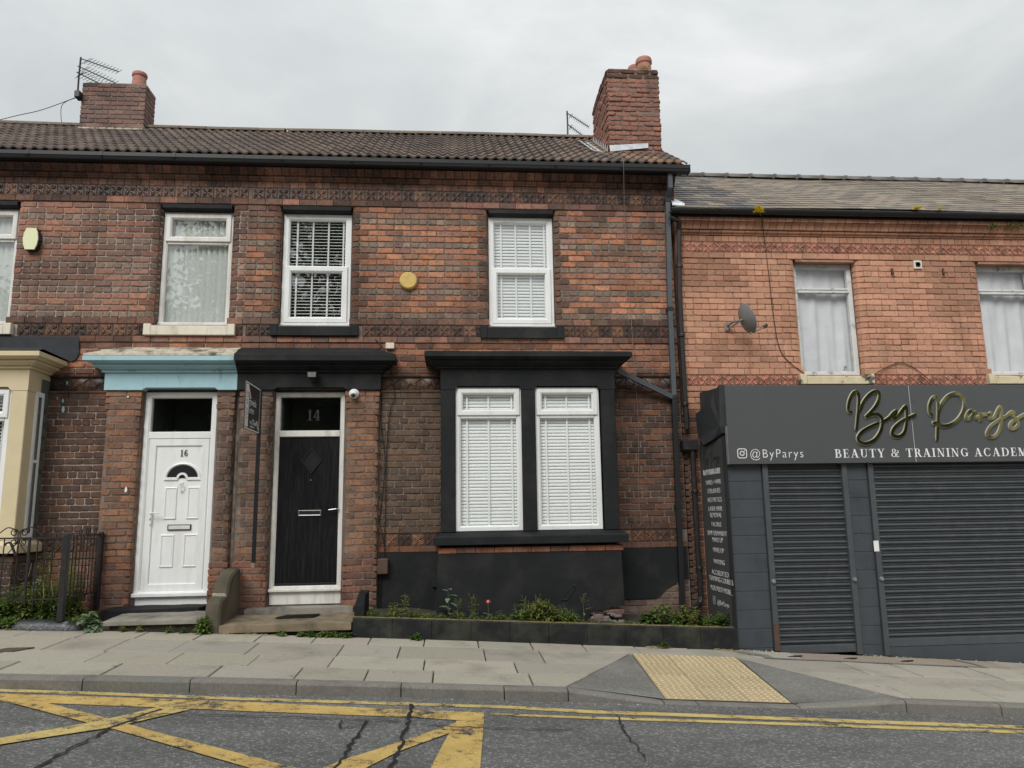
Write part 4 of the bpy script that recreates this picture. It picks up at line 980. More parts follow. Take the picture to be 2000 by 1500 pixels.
# number 16 -- white panelled leaf with half-moon light
a, b = D16
f = MB(); ring(f, a+.004, b-.004, .575, 3.205, fprof(.075, y, .09)); f.bev(a+.07, b-.07, y+.004, y+.08, 2.585, 2.68, .010); f.bev(a-.005, b+.005, y-.05, y+.04, .575, .625, .008)
fr = obj('door_frame', f, M['upvc'], H16)
obj('threshold_board', MB().bev(a+.03, b-.004, .002, .05, .47, .582, .004), M['upvc'], fr)
pane(fr, a+.07, b-.07, 2.67, 3.135, y+.045, 'glass')
lx0, lx1, lz0, lz1 = a+.078, b-.078, .635, 2.59
leaf = obj('door', MB().bev(lx0, lx1, y+.03, y+.07, lz0, lz1, .004), M['upvc'], H16)
ring_ = ring(MB(), lx0+.006, lx1-.006, lz0+.006, lz1-.006, [(0, y+.03), (.0, y+.018), (.008, y+.010), (.085, y+.010), (.092, y+.02), (.092, y+.03)]); obj('leaf_frame', ring_, M['upvc'], leaf)
def panel(px0, px1, py0, py1):
    (xa, za), (xb, zb) = W(px0, py1, .02), W(px1, py0, .02)
    mb = ring(MB(), xa, xb, za, zb, [(0, .03), (.008, .014), (.016, .012), (.026, .020), (.030, .03)]); mb.bev(xa+.028, xb-.028, .020, .03, za+.028, zb-.028, .004); obj('panel', mb, M['upvc'], leaf)
panel(318, 347, 951, 1015); panel(363, 392, 950, 1014); panel(309.5, 341, 1043.5, 1109); panel(355, 387, 1042.5, 1108)
digits('16', *W(358.5, 891, .02), .085, .018, 'gdark', leaf)
cx_, cz_ = W(356, 934, .02); r1 = .235; n = 16
arch = MB(); V = []
prof = [(1.0, .03), (.98, .014), (.90, .010), (.84, .022), (.84, .03)]
for s, yy in prof:
    V += [(cx_+s*r1*math.cos(PI*i/n), yy, cz_+s*r1*.88*math.sin(PI*i/n)) for i in range(n+1)]
arch.add(V, [(k*(n+1)+i, k*(n+1)+i+1, (k+1)*(n+1)+i+1, (k+1)*(n+1)+i) for k in range(4) for i in range(n)]); arch.bev(cx_-r1, cx_-.055, .010, .03, cz_-.028, cz_+.012, .006); arch.bev(cx_+.055, cx_+r1, .010, .03, cz_-.028, cz_+.012, .006)
V = [(cx_+s*.075*math.cos(PI*i/8), yy, cz_+s*.075*math.sin(PI*i/8)) for s, yy in ((1, .03), (.98, .008), (.6, .008), (.58, .03)) for i in range(9)]
arch.add(V, [(k*9+i, k*9+i+1, (k+1)*9+i+1, (k+1)*9+i) for k in range(3) for i in range(8)])
obj('half_moon_frame', arch, M['upvc'], leaf)
obj('half_moon_pane', MB().add([(cx_+.85*r1*math.cos(PI*i/n), .024, cz_+.85*r1*.88*math.sin(PI*i/n)) for i in range(n+1)], [tuple(range(n+1))]), M['blackgloss'], leaf)
kx, kz_ = W(354.5, 950, .02)
kn = MB(); kn.bev(kx-.018, kx+.018, .008, .03, kz_+.03, kz_+.06, .006); kn.tube([(kx+.028*math.sin(q), -.005, kz_+.0+.038*math.cos(q)) for q in [i*PI/8 for i in range(17)]], .006, 6); kn.lathe([(.012, .01), (.012, -.006), (.004, -.01)], (kx, 0, kz_-.055), 'y', 8)
obj('knocker', kn, M['white'], leaf)
xa, za = W(327, 1036, .02); xb, zb = W(373.5, 1024, .02)
lb = obj('letterbox', ring(MB(), xa, xb, za, zb, [(0, .03), (0, .012), (.006, .008), (.012, .014), (.012, .03)]), M['gdark'], leaf); obj('flap', MB().bev(xa+.011, xb-.011, .010, .03, za+.011, zb-.011, .004), M['upvc_old'], leaf)
hx, hz = W(294.5, 1005, 0.0)
hp = obj('handle_plate', MB().bev(hx-.013, hx+.013, -.012, .02, hz-.13, hz+.05, .005), M['white'], leaf)
obj('handle', MB().tube([(hx, -.008, hz+.018), (hx, -.05, hz+.018), (hx+.02, -.055, hz+.018), (hx+.115, -.053, hz+.016)], .008, 8), M['white'], leaf); obj('keyhole', MB().bev(hx-.006, hx+.006, -.0145, -.008, hz-.075, hz-.045, .002), M['gdark'], leaf)
for H, (a, b) in ((H16, D16), (H14, D14)): room(H, a+.3, b-.3, 2.5, 3.1, .1, 1.0)
# ------------------------------------------------------------------ main roof
EY, EZ, RY, RZ = -.28, 6.468, 2.2, 8.125
PA = math.atan2(RZ-EZ, RY-EY); SL = math.hypot(RY-EY, RZ-EZ)
def sag(x): return -.008+.012*math.sin(x*.6+1)+.003*math.sin(x*2.3)
TW, NR = .274, 10; GA = SL/NR
tp = []
for i in range(19):
    u = i/18*TW; h = 0
    for c in (.069, .206):
        if abs(u-c) < .043: h = max(h, .028*math.cos((u-c)/.043*PI/2)**.8)
    tp.append((u, h))
tm = MB(); V = []
for u, h in tp: V += [(u-TW/2, 0, h+.001), (u-TW/2, .003, h+.026), (u-TW/2, GA+.03, h+.003)]
tm.add(V, [(3*i+k, 3*i+3+k, 3*i+4+k, 3*i+1+k) for i in range(18) for k in (0, 1)]); TILE = tm.mesh('roof_tile', M['tile']); fixnormals(TILE)
def on_slope(x, s): return (x, EY+s*math.cos(PA), EZ+s*math.sin(PA)+sag(x)*min(1, s/1.2))
for H, x0, x1 in ((H16, LEFT, PARTY), (H14, PARTY, 3.40)):
    n = round((x1-x0)/TW); p = (x1-x0)/n
    base = MB(); base.add([(x0, EY+.03, EZ-.03), (x1, EY+.03, EZ-.03), (x1, RY, RZ-.03), (x0, RY, RZ-.03), (x0, 4.8, EZ-.1), (x1, 4.8, EZ-.1)], [(0, 1, 2, 3), (3, 2, 5, 4)])
    roof = obj('roof', base, M['felt'], H)
    for j in range(NR):
        for i in range(n):
            x = x0+(i+.5)*p; c = jit(R.choice(((.125, .092, .076), (.105, .08, .068), (.145, .105, .085), (.088, .07, .06))), .12)
            if x > 2.4 and R.random() < .6: c = jit((.20, .125, .085), .15)
            inst('roof_tile', TILE, on_slope(x, j*GA), roof, (p/TW, 1, 1), (PA+R.uniform(-.006, .006), 0, R.uniform(-.004, .004)), c)
    rm = MB(); n = 10; V = []
    for x in (0, 1):
        for k in range(n+1): q = PI*k/n; V.append((x, -.115*math.cos(q), .085*math.sin(q)))
    rm.add(V, [(k, k+1, n+2+k, n+1+k) for k in range(n)]); rme = rm.mesh('ridge_tile', M['tile'], True)
    x = x0
    while x < min(x1, 3.38)-.05:
        w = min(.44, x1-x); inst('ridge_tile', rme, (x, RY, RZ+sag(x)-.015+R.uniform(-.002, .002)), roof, (w-.004, 1, 1), (0, math.atan2(sag(x)-sag(x+.44), .44), 0), jit((.17, .135, .105), .15)); x += .44
    # black fascia and square-line gutter with its union brackets
    obj('fascia_board', MB().box(x0, min(x1, 3.27), -.176, -.168, 6.34, 6.47), M['blackgloss'], H)
    gx0, gx1 = x0+(.002 if H is H14 else 0), (3.42 if H is H14 else x1)
    gut = MB().prism([(-.180, 6.352), (-.275, 6.352), (-.285, 6.362), (-.292, 6.395), (-.300, 6.402), (-.302, 6.452), (-.296, 6.458), (-.290, 6.452), (-.284, 6.40), (-.270, 6.362), (-.186, 6.362), (-.180, 6.45)], gx0, gx1)
    gutter = obj('gutter', gut, M['blackgloss'], H)
    for k in range(int((gx1-gx0)/.95)):
        x = gx0+.5+k*.95; obj('gutter_bracket', MB().prism([(-.18, 6.348), (-.277, 6.348), (-.289, 6.36), (-.306, 6.400), (-.308, 6.456), (-.296, 6.461), (-.298, 6.402), (-.18, 6.356)], x-.018, x+.018), M['blackgloss'], gutter)
obj('gutter_end', MB().bev(3.42, 3.435, -.308, -.178, 6.345, 6.462, .004), M['blackgloss'], H14)
# verge tiles bedded in mortar
vg = MB(); vg.add([(3.38, EY+.05, EZ-.035), (3.38, RY, RZ-.035), (3.38, RY, RZ+.02), (3.38, EY+.05, EZ+.015), (3.20, EY+.05, EZ-.035), (3.20, RY, RZ-.035), (3.2, RY, RZ+.0), (3.2, EY+.05, EZ+.0)], [(0, 1, 2, 3), (4, 5, 1, 0), (7, 6, 5, 4)]); obj('verge', vg, M['terracotta'], H14)

# ------------------------------------------------------------------ chimneys
def chimney(H, x0, x1, y0, y1, z0, z1, ch, colf, rough, nind, pots):
    mo = 'mortar' if rough else 'mortar16'
    core = obj('chimney', MB().box(x0+.012, x1-.012, y0+.012, y1-.012, z0, z1-.03), M[mo], H); B = []
    n = int((z1-z0)/ch)
    B0 = []; lay(B0, x0, x1, z1, n, y0, colf, per=0, ch=ch, d=.09, ph=x0, rough=rough, joint=.013 if rough else .0105)
    B1 = []
    lay(B1, y0+.004, y1, z1, n, x0, colf, per=0, ch=ch, axis='-x', d=.09, ph=.05, rough=rough, joint=.013 if rough else .0105)
    lay(B1, y0+.004, y1, z1, n, x1, colf, per=0, ch=ch, axis='+x', d=.09, ph=.05, rough=rough, joint=.013 if rough else .0105)
    place_bricks(B0, core, nind, 'brick', single=True); place_bricks(B1, core, 0, 'brick')
    obj('chimney_cap', MB().bev(x0+.03, x1-.03, y0+.03, y1-.03, z1-.03, z1+.03, .02), M['mortar'], core)
    for (px, py, r, h, zz) in pots:
        obj('chimney_pot', MB().lathe([(r*1.08, zz), (r*1.02, zz+h*.35), (r*.92, zz+h*.72), (r*.93, zz+h*.76), (r*1.06, zz+h*.80), (r*1.08, zz+h*.92), (r*.98, zz+h), (r*.8, zz+h), (r*.78, zz+h*.4)], (px, py, 0), 'z', 24), M['terracotta'], core, smooth=False)
    return core
c14 = lambda x, z, h: tuple(v*(.45 if z > 8.33 else 1) for v in pick([(.34, .155, .11), (.30, .14, .10), (.37, .17, .12), (.26, .125, .095)]))
chimney(H14, 2.47, 3.315, .6, 1.8, 6.9, 8.505, .0815, c14, .16, 90, ((W(1257, 120, 1.0)[0], 1.0, .125, W(1256, 109, 1.0)[1]-8.57, 8.5), (W(1240, 128, 1.45)[0], 1.45, .125, W(1240, 125, 1.45)[1]-8.57, 8.5)))
c16 = lambda x, z, h: pick([(.29, .165, .135), (.24, .145, .12), (.20, .135, .12), (.31, .175, .14), (.15, .11, .105)])
chimney(H16, -6.19, -5.145, 2.0, 2.42, 7.75, 8.83, .0815, c16, 0., 60, ((W(273, 150, 2.2)[0], 2.2, .115, W(272, 139, 2.2)[1]-8.87, 8.82),))
# lead apron and stepped flashing
lf = MB(); ap = [W(px, py, .585) for px, py in ((1190, 284), (1192, 296), (1266, 289), (1266, 280))]
lf.poly(ap, .578, .584); obj('lead_apron', lf, M['lead'], H14)
V = []; 
for i in range(9):
    s0 = .92+i*.135; y = .62+i*.13; z = EZ+(y-EY)*math.tan(PA)
    V.append((y, z))
sf = MB()
for i, (y, z) in enumerate(V):
    if y < 1.75: sf.add([(2.452, y, z), (2.452, y+.13, z+.087), (2.452, y+.13, z+.11), (2.452, y+.02, z+.16), (2.452, y, z+.10)], [(0, 1, 2, 3, 4)])
sf.add([(2.452, .6, EZ+.9*math.tan(PA)+.0), (2.452, 1.75, EZ+2.03*math.tan(PA)), (2.20, 1.75, EZ+2.03*math.tan(PA)+.045), (2.20, .55, EZ+.83*math.tan(PA)+.05)], [(0, 1, 2, 3)])
obj('lead_flashing', sf, M['lead'], H14)
# flaunching where the far chimney meets the ridge
obj('mortar_fillet', MB().prism([(2.02, 7.98), (1.93, 7.955), (1.93, 7.985), (2.02, 8.03)], -6.2, -5.14), M['lichen'], H16)

# ------------------------------------------------------------------ rainwater pipes
def sqpipe(pts, w, d):
    mb = MB(); V = []
    for x, y, z in pts: V += [(x-w/2, y-d/2, z), (x+w/2, y-d/2, z), (x+w/2, y+d/2, z), (x-w/2, y+d/2, z)]
    mb.add(V, [(4*i+k, 4*i+(k+1) % 4, 4*i+4+(k+1) % 4, 4*i+4+k) for i in range(len(pts)-1) for k in range(4)]+[(0, 1, 2, 3), tuple(range(4*len(pts)-4, 4*len(pts)))]); return mb
P = [(*W(px, py, -.075)[:1], -.075, W(px, py, -.075)[1]) for px, py in ((1303, 384), (1308, 600), (1316, 778))]
top = W(1305, 337, -.14); mid = W(1304, 372, -.12)
dp = obj('downpipe', sqpipe([(top[0], -.20, top[1]), (top[0], -.19, mid[1]), (P[0][0], -.075, P[0][2]-.03)]+P[1:], .065, .065), M['pipesheen'], H14)
P2 = [(*W(px, py, -.075)[:1], -.075, W(px, py, -.075)[1]) for px, py in ((1316, 779), (1325, 1000), (1333, 1188))]
obj('downpipe', sqpipe(P2, .066, .066), M['blackgloss'], H14)
for px, py in ((1303, 392), (1308, 604), (1316, 776), (1325, 990)):
    x, z = W(px, py, -.075); obj('pipe_bracket', MB().bev(x-.042, x+.042, -.114, -.0, z-.03, z+.03, .005), M['blackgloss'], dp)
q0, q1 = W(1206, 724, -.22), W(1314, 776, -.075)
dg = MB(); dx, dz = q1[0]-q0[0], q1[1]-q0[1]; l = math.hypot(dx, dz); nx, nz = -dz/l*.033, dx/l*.033
dg.add([(q0[0]+nx, -.25, q0[1]+nz), (q0[0]-nx, -.25, q0[1]-nz), (q0[0]-nx, -.19, q0[1]-nz), (q0[0]+nx, -.19, q0[1]+nz), (q1[0]+nx, -.112, q1[1]+nz), (q1[0]-nx, -.112, q1[1]-nz), (q1[0]-nx, -.05, q1[1]-nz), (q1[0]+nx, -.05, q1[1]+nz)], [(0, 1, 2, 3), (7, 6, 5, 4)]+[(i, 4+i, 4+(i+1) % 4, (i+1) % 4) for i in range(4)])
obj('bay_pipe', dg, M['pipesheen'], H14)
# ------------------------------------------------------------------ shop
SH = thing('shop_building', 'painted orange brick shop with slate roof, dark shutters and grey sign', 'shop', (6.5, -.4, -.2))
SX0, SX1 = 3.262, 11.0
SW = ((5.03, 5.925), (7.855, 8.76))
holes = [(a, b, 3.435, 5.158) for a, b in SW]
wb = MB(); slabwall(wb, SX0, SX1, -.6, 5.74, .006, .22, [(a-.1, b+.1, c, d_) for a, b, c, d_ in holes])
for a, b, c, d_ in holes: jamb(wb, a, 1, c, d_); jamb(wb, b, -1, c, d_)
SWALL = obj('wall', wb, M['pmortar'], SH)
B = []; lay(B, SX0, SX1, 5.157, 19, -.006, c_shop, holes, hdr=2, per=6, bull=True, ph=.05, joint=.0085); lay(B, SX0, SX1, 3.20, 3, -.006, c_shop, (), per=0, joint=.0085)
place_bricks(B, SWALL, 290, 'pbrick')
B = []; lay(B, 3.205, 3.43, 2.94, 36, -.004, c_ground, (), per=0); place_bricks(B, SWALL, 0, 'brick')
ss = [(a-.10, b+.10, 3.28, 3.44) for a, b in SW]
moulded(SWALL, 'string_brick', rowprof(3.440, 3.526, -.014), SX0, SX1, .2355, 'pbrick', c_shop, 3.5, holes=holes)
petal_band(SWALL, SX0, SX1, 3.359, -.004, ss, True)
moulded(SWALL, 'string_brick', rowprof(3.204, 3.276, -.018), SX0, SX1, .2355, 'pbrick', c_shop, 3.2)
cornice(SWALL, 5.250, SX0, SX1, 'pbrick', c_shop, True)
obj('wall_end', MB().box(SX1-.2, SX1, .22, 4.5, -.6, 5.7), M['terracotta'], SH)
# windows: old white frames, a bed sheet hung inside
M['oldwood'] = plain('flaking_white_paint', (.62, .63, .61), .6, .08, 8, .2, 40, .003, dirt=(.12, .11, .10), dirtamt=.7, dscale=7, dth=(.55, .66))
for i, (a, b) in enumerate(SW):
    z0, z1, y = 3.445, 5.12, .12; zm = 4.73
    f = MB()
    ring(f, a+.0, b-.0, z0, z1, [(0, y+.07), (0, y), (.05, y), (.062, y+.012), (.062, y+.07)]); f.bev(a+.05, b-.05, y-.01, y+.06, zm-.045, zm-.01, .004); f.bev(a+.05, b-.05, y+.004, y+.06, zm+.006, zm+.035, .004)
    w = obj('window', f, M['oldwood'], SH)
    pane(w, a+.055, b-.055, z0+.055, zm-.04, y+.03, 'glass'); pane(w, a+.055, b-.055, zm+.03, z1-.055, y+.03, 'glass')
    nx, nz = 44, 30; V = []
    for k in range(nx+1):
        for j in range(nz+1):
            u, v = k/nx, j/nz
            yy = .235+(.016*math.sin(u*27+v*2.2+i*2)+.009*math.sin(u*47-v*1.6))*(.35+.65*v)+.02*math.sin((u-.5)*4+v*1.5)
            V.append((lerp(a-.05, b+.05, u)+.02*math.sin(v*4)*u, yy, lerp(z1+.02, z0-.02, v)))
    cloth = MB().add(V, [(k*(nz+1)+j, (k+1)*(nz+1)+j, (k+1)*(nz+1)+j+1, k*(nz+1)+j+1) for k in range(nx) for j in range(nz)])
    obj('sheet_curtain', cloth, M['sheet'], w, smooth=True)
    room(SH, a, b, z0, z1, .25, 1.0)
    obj('lintel', MB().box(a+.003, b-.003, -.002, .2, 5.122, 5.156), M['pmortar'], SH)
    mb = MB().prism([(.14, 3.29), (-.08, 3.29), (-.085, 3.295), (-.085, 3.395), (-.075, 3.405), (.14, 3.43)], a+.0, b-.0); mb.bev(a-.10, a-.002, -.088, .08, 3.288, 3.436, .008); mb.bev(b+.002, b+.10, -.088, .08, 3.288, 3.436, .008)
    obj('window_sill', mb, M['sillchip'], SH)
# slate roof
SEY, SEZ, SRY, SRZ = -.25, 5.835, 2.2, 7.455
SPA = math.atan2(SRZ-SEZ, SRY-SEY); SSL = math.hypot(SRY-SEY, SRZ-SEZ)
base = MB(); base.add([(3.2, SEY+.02, SEZ-.02), (SX1, SEY+.02, SEZ-.02), (SX1, SRY, SRZ-.02), (3.2, SRY, SRZ-.02), (3.2, 4.7, SEZ-.1), (SX1, 4.7, SEZ-.1)], [(0, 1, 2, 3), (3, 2, 5, 4)])
sroof = obj('roof', base, M['felt'], SH)
nr = 17; sg = SSL/nr; sw = .262; sl_ = []
for j in range(nr):
    x = 3.20+(sw/2 if j % 2 else 0)-.1
    while x < SX1-.1:
        sl_.append((j, max(3.205, x), min(x+sw, SX1))); x += sw
smesh = []
for k in range(6):
    rr = random.Random(k); V = []
    e = [rr.uniform(-.006, .006) for _ in range(4)]
    V = [(-.5, e[0], .003), (.5, e[1], .003), (.5, e[1], .0135), (-.5, e[0], .0135), (-.5, sg*2, -.001), (.5, sg*2, -.001)]
    me = MB().add(V, [(0, 1, 2, 3), (3, 2, 5, 4), (0, 3, 4), (1, 5, 2)]).mesh('slate', M['slate']); fixnormals(me); smesh.append(me)
rest = MB(); cnt = 0
for j, x0, x1 in sl_:
    if x1-x0 < .05: continue
    y, z = SEY+j*sg*math.cos(SPA), SEZ+j*sg*math.sin(SPA)+.012*math.sin(x0*1.3+j*.2)
    c = jit(R.choice(((.17, .14, .115), (.20, .165, .13), (.23, .19, .145), (.14, .12, .10), (.24, .19, .135))), .12)
    if x0 < 4.3 and R.random() < .5: c = jit((.085, .08, .08), .2)
    rx = SPA+R.uniform(-.008, .012); rz_ = R.uniform(-.012, .012)
    if x1 < 8.75 and cnt < 300 and j < 15:
        inst('slate', smesh[R.randrange(6)], ((x0+x1)/2, y, z), sroof, (x1-x0-.005, 1, 1), (rx, 0, rz_), c); cnt += 1
    else:
        Mx = Matrix.Translation(((x0+x1)/2, y, z)) @ Matrix.Rotation(rx, 4, 'X') @ Matrix.Diagonal((x1-x0-.005, 1, 1, 1))
        rest.add([tuple(Mx @ Vector(v)) for v in [(-.5, 0, .003), (.5, 0, .003), (.5, 0, .0135), (-.5, 0, .0135), (-.5, sg*2, -.001), (.5, sg*2, -.001)]], [(0, 1, 2, 3), (3, 2, 5, 4)], c)
stuff('slate', rest, M['slate_a'], sroof)
rm = MB(); n = 8; V = []
for x, r in ((0, .1), (.9, .1), (.9, .112), (1, .112)):
    for k in range(n+1): q = PI*k/n; V.append((x, -r*1.15*math.cos(q), r*math.sin(q)))
rm.add(V, [(a*(n+1)+k, a*(n+1)+k+1, (a+1)*(n+1)+k+1, (a+1)*(n+1)+k) for a in range(3) for k in range(n)]); rme = rm.mesh('ridge_tile', M['slate'], True)
x = 3.2
while x < SX1: inst('ridge_tile', rme, (x, SRY, SRZ-.03), sroof, (-.44, 1, 1) if False else (.44, 1, 1), color=jit((.15, .14, .13), .12)); x += .445
fil = [(3.20, -.12, 5.93), (3.24, .25, 6.20), (3.30, .22, 6.17), (3.36, -.18, 5.90)]
obj('mortar_fillet', MB().add([(a, b, c+.02) for a, b, c in fil]+[(a, b, c-.02) for a, b, c in fil], [(0, 1, 2, 3)]+[(i, 4+i, 4+(i+1) % 4, (i+1) % 4) for i in range(4)]), M['lead'], SH)
obj('fascia_board', MB().box(3.21, SX1, -.178, -.17, 5.72, 5.84), M['blackgloss'], SH)
gut = MB().prism([(-.18+0, 5.752)]+[(-.235-.06*math.cos(q), 5.80-.058*math.sin(q)) for q in [PI-i*PI/8 for i in range(9)]]+[(-.29, 5.812), (-.288, 5.80)]+[(-.235-.05*math.cos(q), 5.80-.048*math.sin(q)) for q in [i*PI/8 for i in range(9)]], 3.13, SX1)
obj('gutter', gut, M['blackgloss'], SH)
# cast-iron rainwater pipe of the shop, with its swan neck and shoe
def P3(px, py, Y): x, z = W(px, py, Y); return (x, Y, z)
cp = MB().tube([P3(1310, 425, -.2), P3(1326, 432, -.16), P3(1326, 450, -.09), P3(1327, 560, -.08), P3(1331, 650, -.08), P3(1337, 760, -.08), P3(1342, 838, -.08)], .036, 10); pipe = obj('downpipe', cp, M['iron'], SH)
obj('downpipe', MB().tube([P3(1352, 862, -.10), P3(1356, 950, -.10), P3(1362, 1060, -.10), P3(1369, 1165, -.10), P3(1366, 1180, -.14), P3(1324, 1212, -.62)], .038, 10), M['iron'], SH)
obj('hopper_head', MB().bev(*sorted((W(1336, 870, -.1)[0]-.03, W(1362, 870, -.1)[0])), -.16, -.0, W(1340, 880, -.1)[1], W(1340, 860, -.1)[1], .01), M['iron'], SH)
for px, py in ((1327, 520), (1331, 655), (1338, 790), (1357, 960), (1366, 1110)):
    x, _, z = P3(px, py, -.08 if py < 850 else -.10); obj('pipe_collar', MB().lathe([(.045, -.025), (.05, -.015), (.05, .015), (.045, .025)], (x, -.08 if py < 850 else -.10, z), 'z', 12), M['iron'], pipe)

# --- shop front: painted block pillars, shutters, sign
FY = -.90
PX0, PX1 = 3.475, 8.9
front = MB()
def pillar(x0, x1):
    z = 2.13; zb = pz(x0, FY)-.1; k = 0
    obj('pillar', MB().box(x0+.005, x1-.005, FY+.006, FY+.3, zb, 2.14), M['shopgrey'], SH)
    while z > zb:
        z2 = max(z-.224, zb); obj('block', MB().bev(x0, x1, FY, FY+.1, z2+.003, z-.003, .004), M['shopgrey'], SH); z = z2
pillar(PX0, 3.915); pillar(5.035, 5.305)
obj('shop_interior', MB().box(3.6, PX1, FY+.32, FY+.36, -.6, 2.1), M['room'], SH)
def shutter(x0, x1, zt, zb, lbl, gl=.07, gr=.07, tilt=0.):
    yb = FY+.0
    S = obj('roller_shutter', MB().box(x0+.02, x1-.02, yb+.05, yb+.062, zb, zt), M['shutter'], SH); S['label'] = lbl
    gb = min(pz(x0, FY), pz(x1, FY))
    for a, b in ((x0, x0+gl), (x1-gr, x1)): obj('guide_rail', MB().bev(a, b, yb-.035, yb+.07, (pz((a+b)/2, FY)+.01) if b < 6 or a < 6 else zb, zt+.02, .004), M['shutter'], S)
    ph_ = .0745; n = int((zt-zb-.10)/ph_); prof = []
    for i in range(7): q = i/6*PI; prof.append((.018-.024*math.sin(q), .010+.052*(i/6)))
    prof += [(.006, .0625), (-.004, .066), (-.004, .072), (.010, .0735), (.022, .0735), (.026, .005), (.018, .003)]
    me = MB().prism(prof, -.5, .5).mesh('slat', M['shutter']); fixnormals(me)
    xm, w = (x0+gl+x1-gr)/2, (x1-gr)-(x0+gl)
    for i in range(n): inst('shutter_slat', me, (xm, yb+.012+R.uniform(-.002, .002), zb+.10+i*ph_), S, (w, 1, 1), (R.uniform(-.07, .07), tilt+R.uniform(-.0012, .0012), 0))
    obj('bottom_bar', MB().bev(x0+gl, x1-gr, yb-.006, yb+.04, zb-.0, zb+.098, .005), M['shutter'], S)
    for xx in (x0+gl*.5, x1-gr*.5):
        if xx < 7: obj('lock', MB().lathe([(.026, 0), (.028, -.018), (.02, -.034), (.008, -.036)], (xx, yb-.034, .68), 'y', 12), M['alu'], S)
    return S
zb1 = pz(4.9, FY)+.03
shutter(3.92, 5.03, 2.13, zb1, 'narrow grey roller shutter over shop doorway between block pillars', tilt=.004)
s2 = shutter(5.31, 8.8, 2.13, -.14, 'wide grey roller shutter over shop window beside narrow one', tilt=0)
xa, za = W(1708, 1077, FY-.04); xb, zb_ = W(1716, 1056, FY-.04); obj('torn_sticker', MB().bev(xa, xb, FY-.038, FY-.0355, za, zb_, .0008), M['white'], s2)
sr = MB(); nn = 12; V = []
for i in range(nn+1): x = lerp(5.305, 8.9, i/nn); V += [(x, FY-.01, pz(x, FY)-.06), (x, FY-.01, -.142), (x, FY+.1, -.142)]
sr.add(V, [(3*i+k, 3*i+3+k, 3*i+4+k, 3*i+1+k) for i in range(nn) for k in (0, 1)]); obj('stall_riser', sr, M['shopgrey'], SH)
# rusty foot of the guide, dirt at the base of the wall
xa, za = W(1512, 1217, FY-.04); obj('rusty_patch', MB().bev(3.922, 3.988, FY-.0385, FY-.0355, pz(3.95, FY)+.01, za, .001), M['rust'], SH)
dirt = MB()
for i in range(260):
    x = R.choice((R.uniform(3.48, 3.9), R.uniform(5.04, 5.3), R.uniform(5.4, 8.4))); s = R.uniform(.006, .022); y = FY-.015-abs(R.gauss(0, .018)); z = pz(x, y)
    V = [(x+s*math.cos(k*2.1+i), y+s*.6*math.sin(k*2.1+i), z) for k in range(3)]+[(x, y, z+s*R.uniform(.4, 1))]; dirt.add(V, [(0, 1, 3), (1, 2, 3), (2, 0, 3)], jit(R.choice(((.03, .03, .028), (.05, .045, .035), (.4, .4, .4), (.06, .09, .03))), .2))
ds = stuff('wall_foot_dirt', dirt, M['grit']); tag(ds, 'dark dirt and moss along the foot of the shop wall', 'dirt')
# pent roof and felted cheek at the left end of the sign
ZT, ZB, SY = 3.120, 2.118, -1.0
SG = thing('fascia_sign', 'long dark grey shop fascia board with gold script lettering', 'sign', (6, SY, ZB))
jx = W(1782, 830, SY)[0]
bd = obj('sign_board', MB().bev(3.47, jx-.0015, SY, SY+.05, ZB, ZT, .003), M['sign'], SG); obj('sign_board', MB().bev(jx+.0015, 8.95, SY, SY+.05, ZB, ZT, .003), M['sign'], SG)
obj('joint_strip', MB().box(jx-.0014, jx+.0014, SY-.0004, SY+.01, ZB+.003, ZT-.003), M['white'], SG)
obj('edge_trim', MB().box(3.462, 3.469, SY+.002, SY+.06, ZB, ZB+.48), M['alu'], SG)
obj('sign_box', MB().add([(3.475, SY+.05, ZB), (8.95, SY+.05, ZB), (8.95, -.02, ZB), (3.475, -.02, ZB), (3.475, SY+.05, ZT-.004), (8.95, SY+.05, ZT-.004), (8.95, -.02, ZT+.06), (3.475, -.02, ZT+.06)], [(0, 1, 2, 3), (4, 7, 6, 5), (0, 4, 5, 1), (0, 3, 7, 4), (1, 5, 6, 2)]), M['felt'], SG)
ck = [(-.995, 3.125), (-.70, 3.06), (-.66, 2.93), (-.04, 2.88), (-.02, 2.55), (-.30, 2.42), (-.70, 2.46), (-.93, 2.52), (-.955, 2.60)]
obj('felt_cheek', MB().add([(3.40+.02*math.sin(i*2), y, z) for i, (y, z) in enumerate(ck)]+[(3.474, y, z) for y, z in ck], [tuple(range(9)), tuple(range(9, 18))[::-1]]+[(i, 9+i, 9+(i+1) % 9, (i+1) % 9) for i in range(9)]), M['felt'], SG)
for px, py in ((1418, 776), (1421, 830), (1500, 780), (1602, 781), (1768, 781), (1784, 782), (1888, 782), (1972, 782), (1780, 831), (1788, 831), (1427, 900), (1612, 902), (1694, 903), (1782, 903), (1790, 903)):
    x, z = W(px, py, SY); obj('screw', MB().lathe([(.006, 0), (.005, -.003), (.002, -.0035)], (x, SY, z), 'y', 8), M['gdark'], SG)

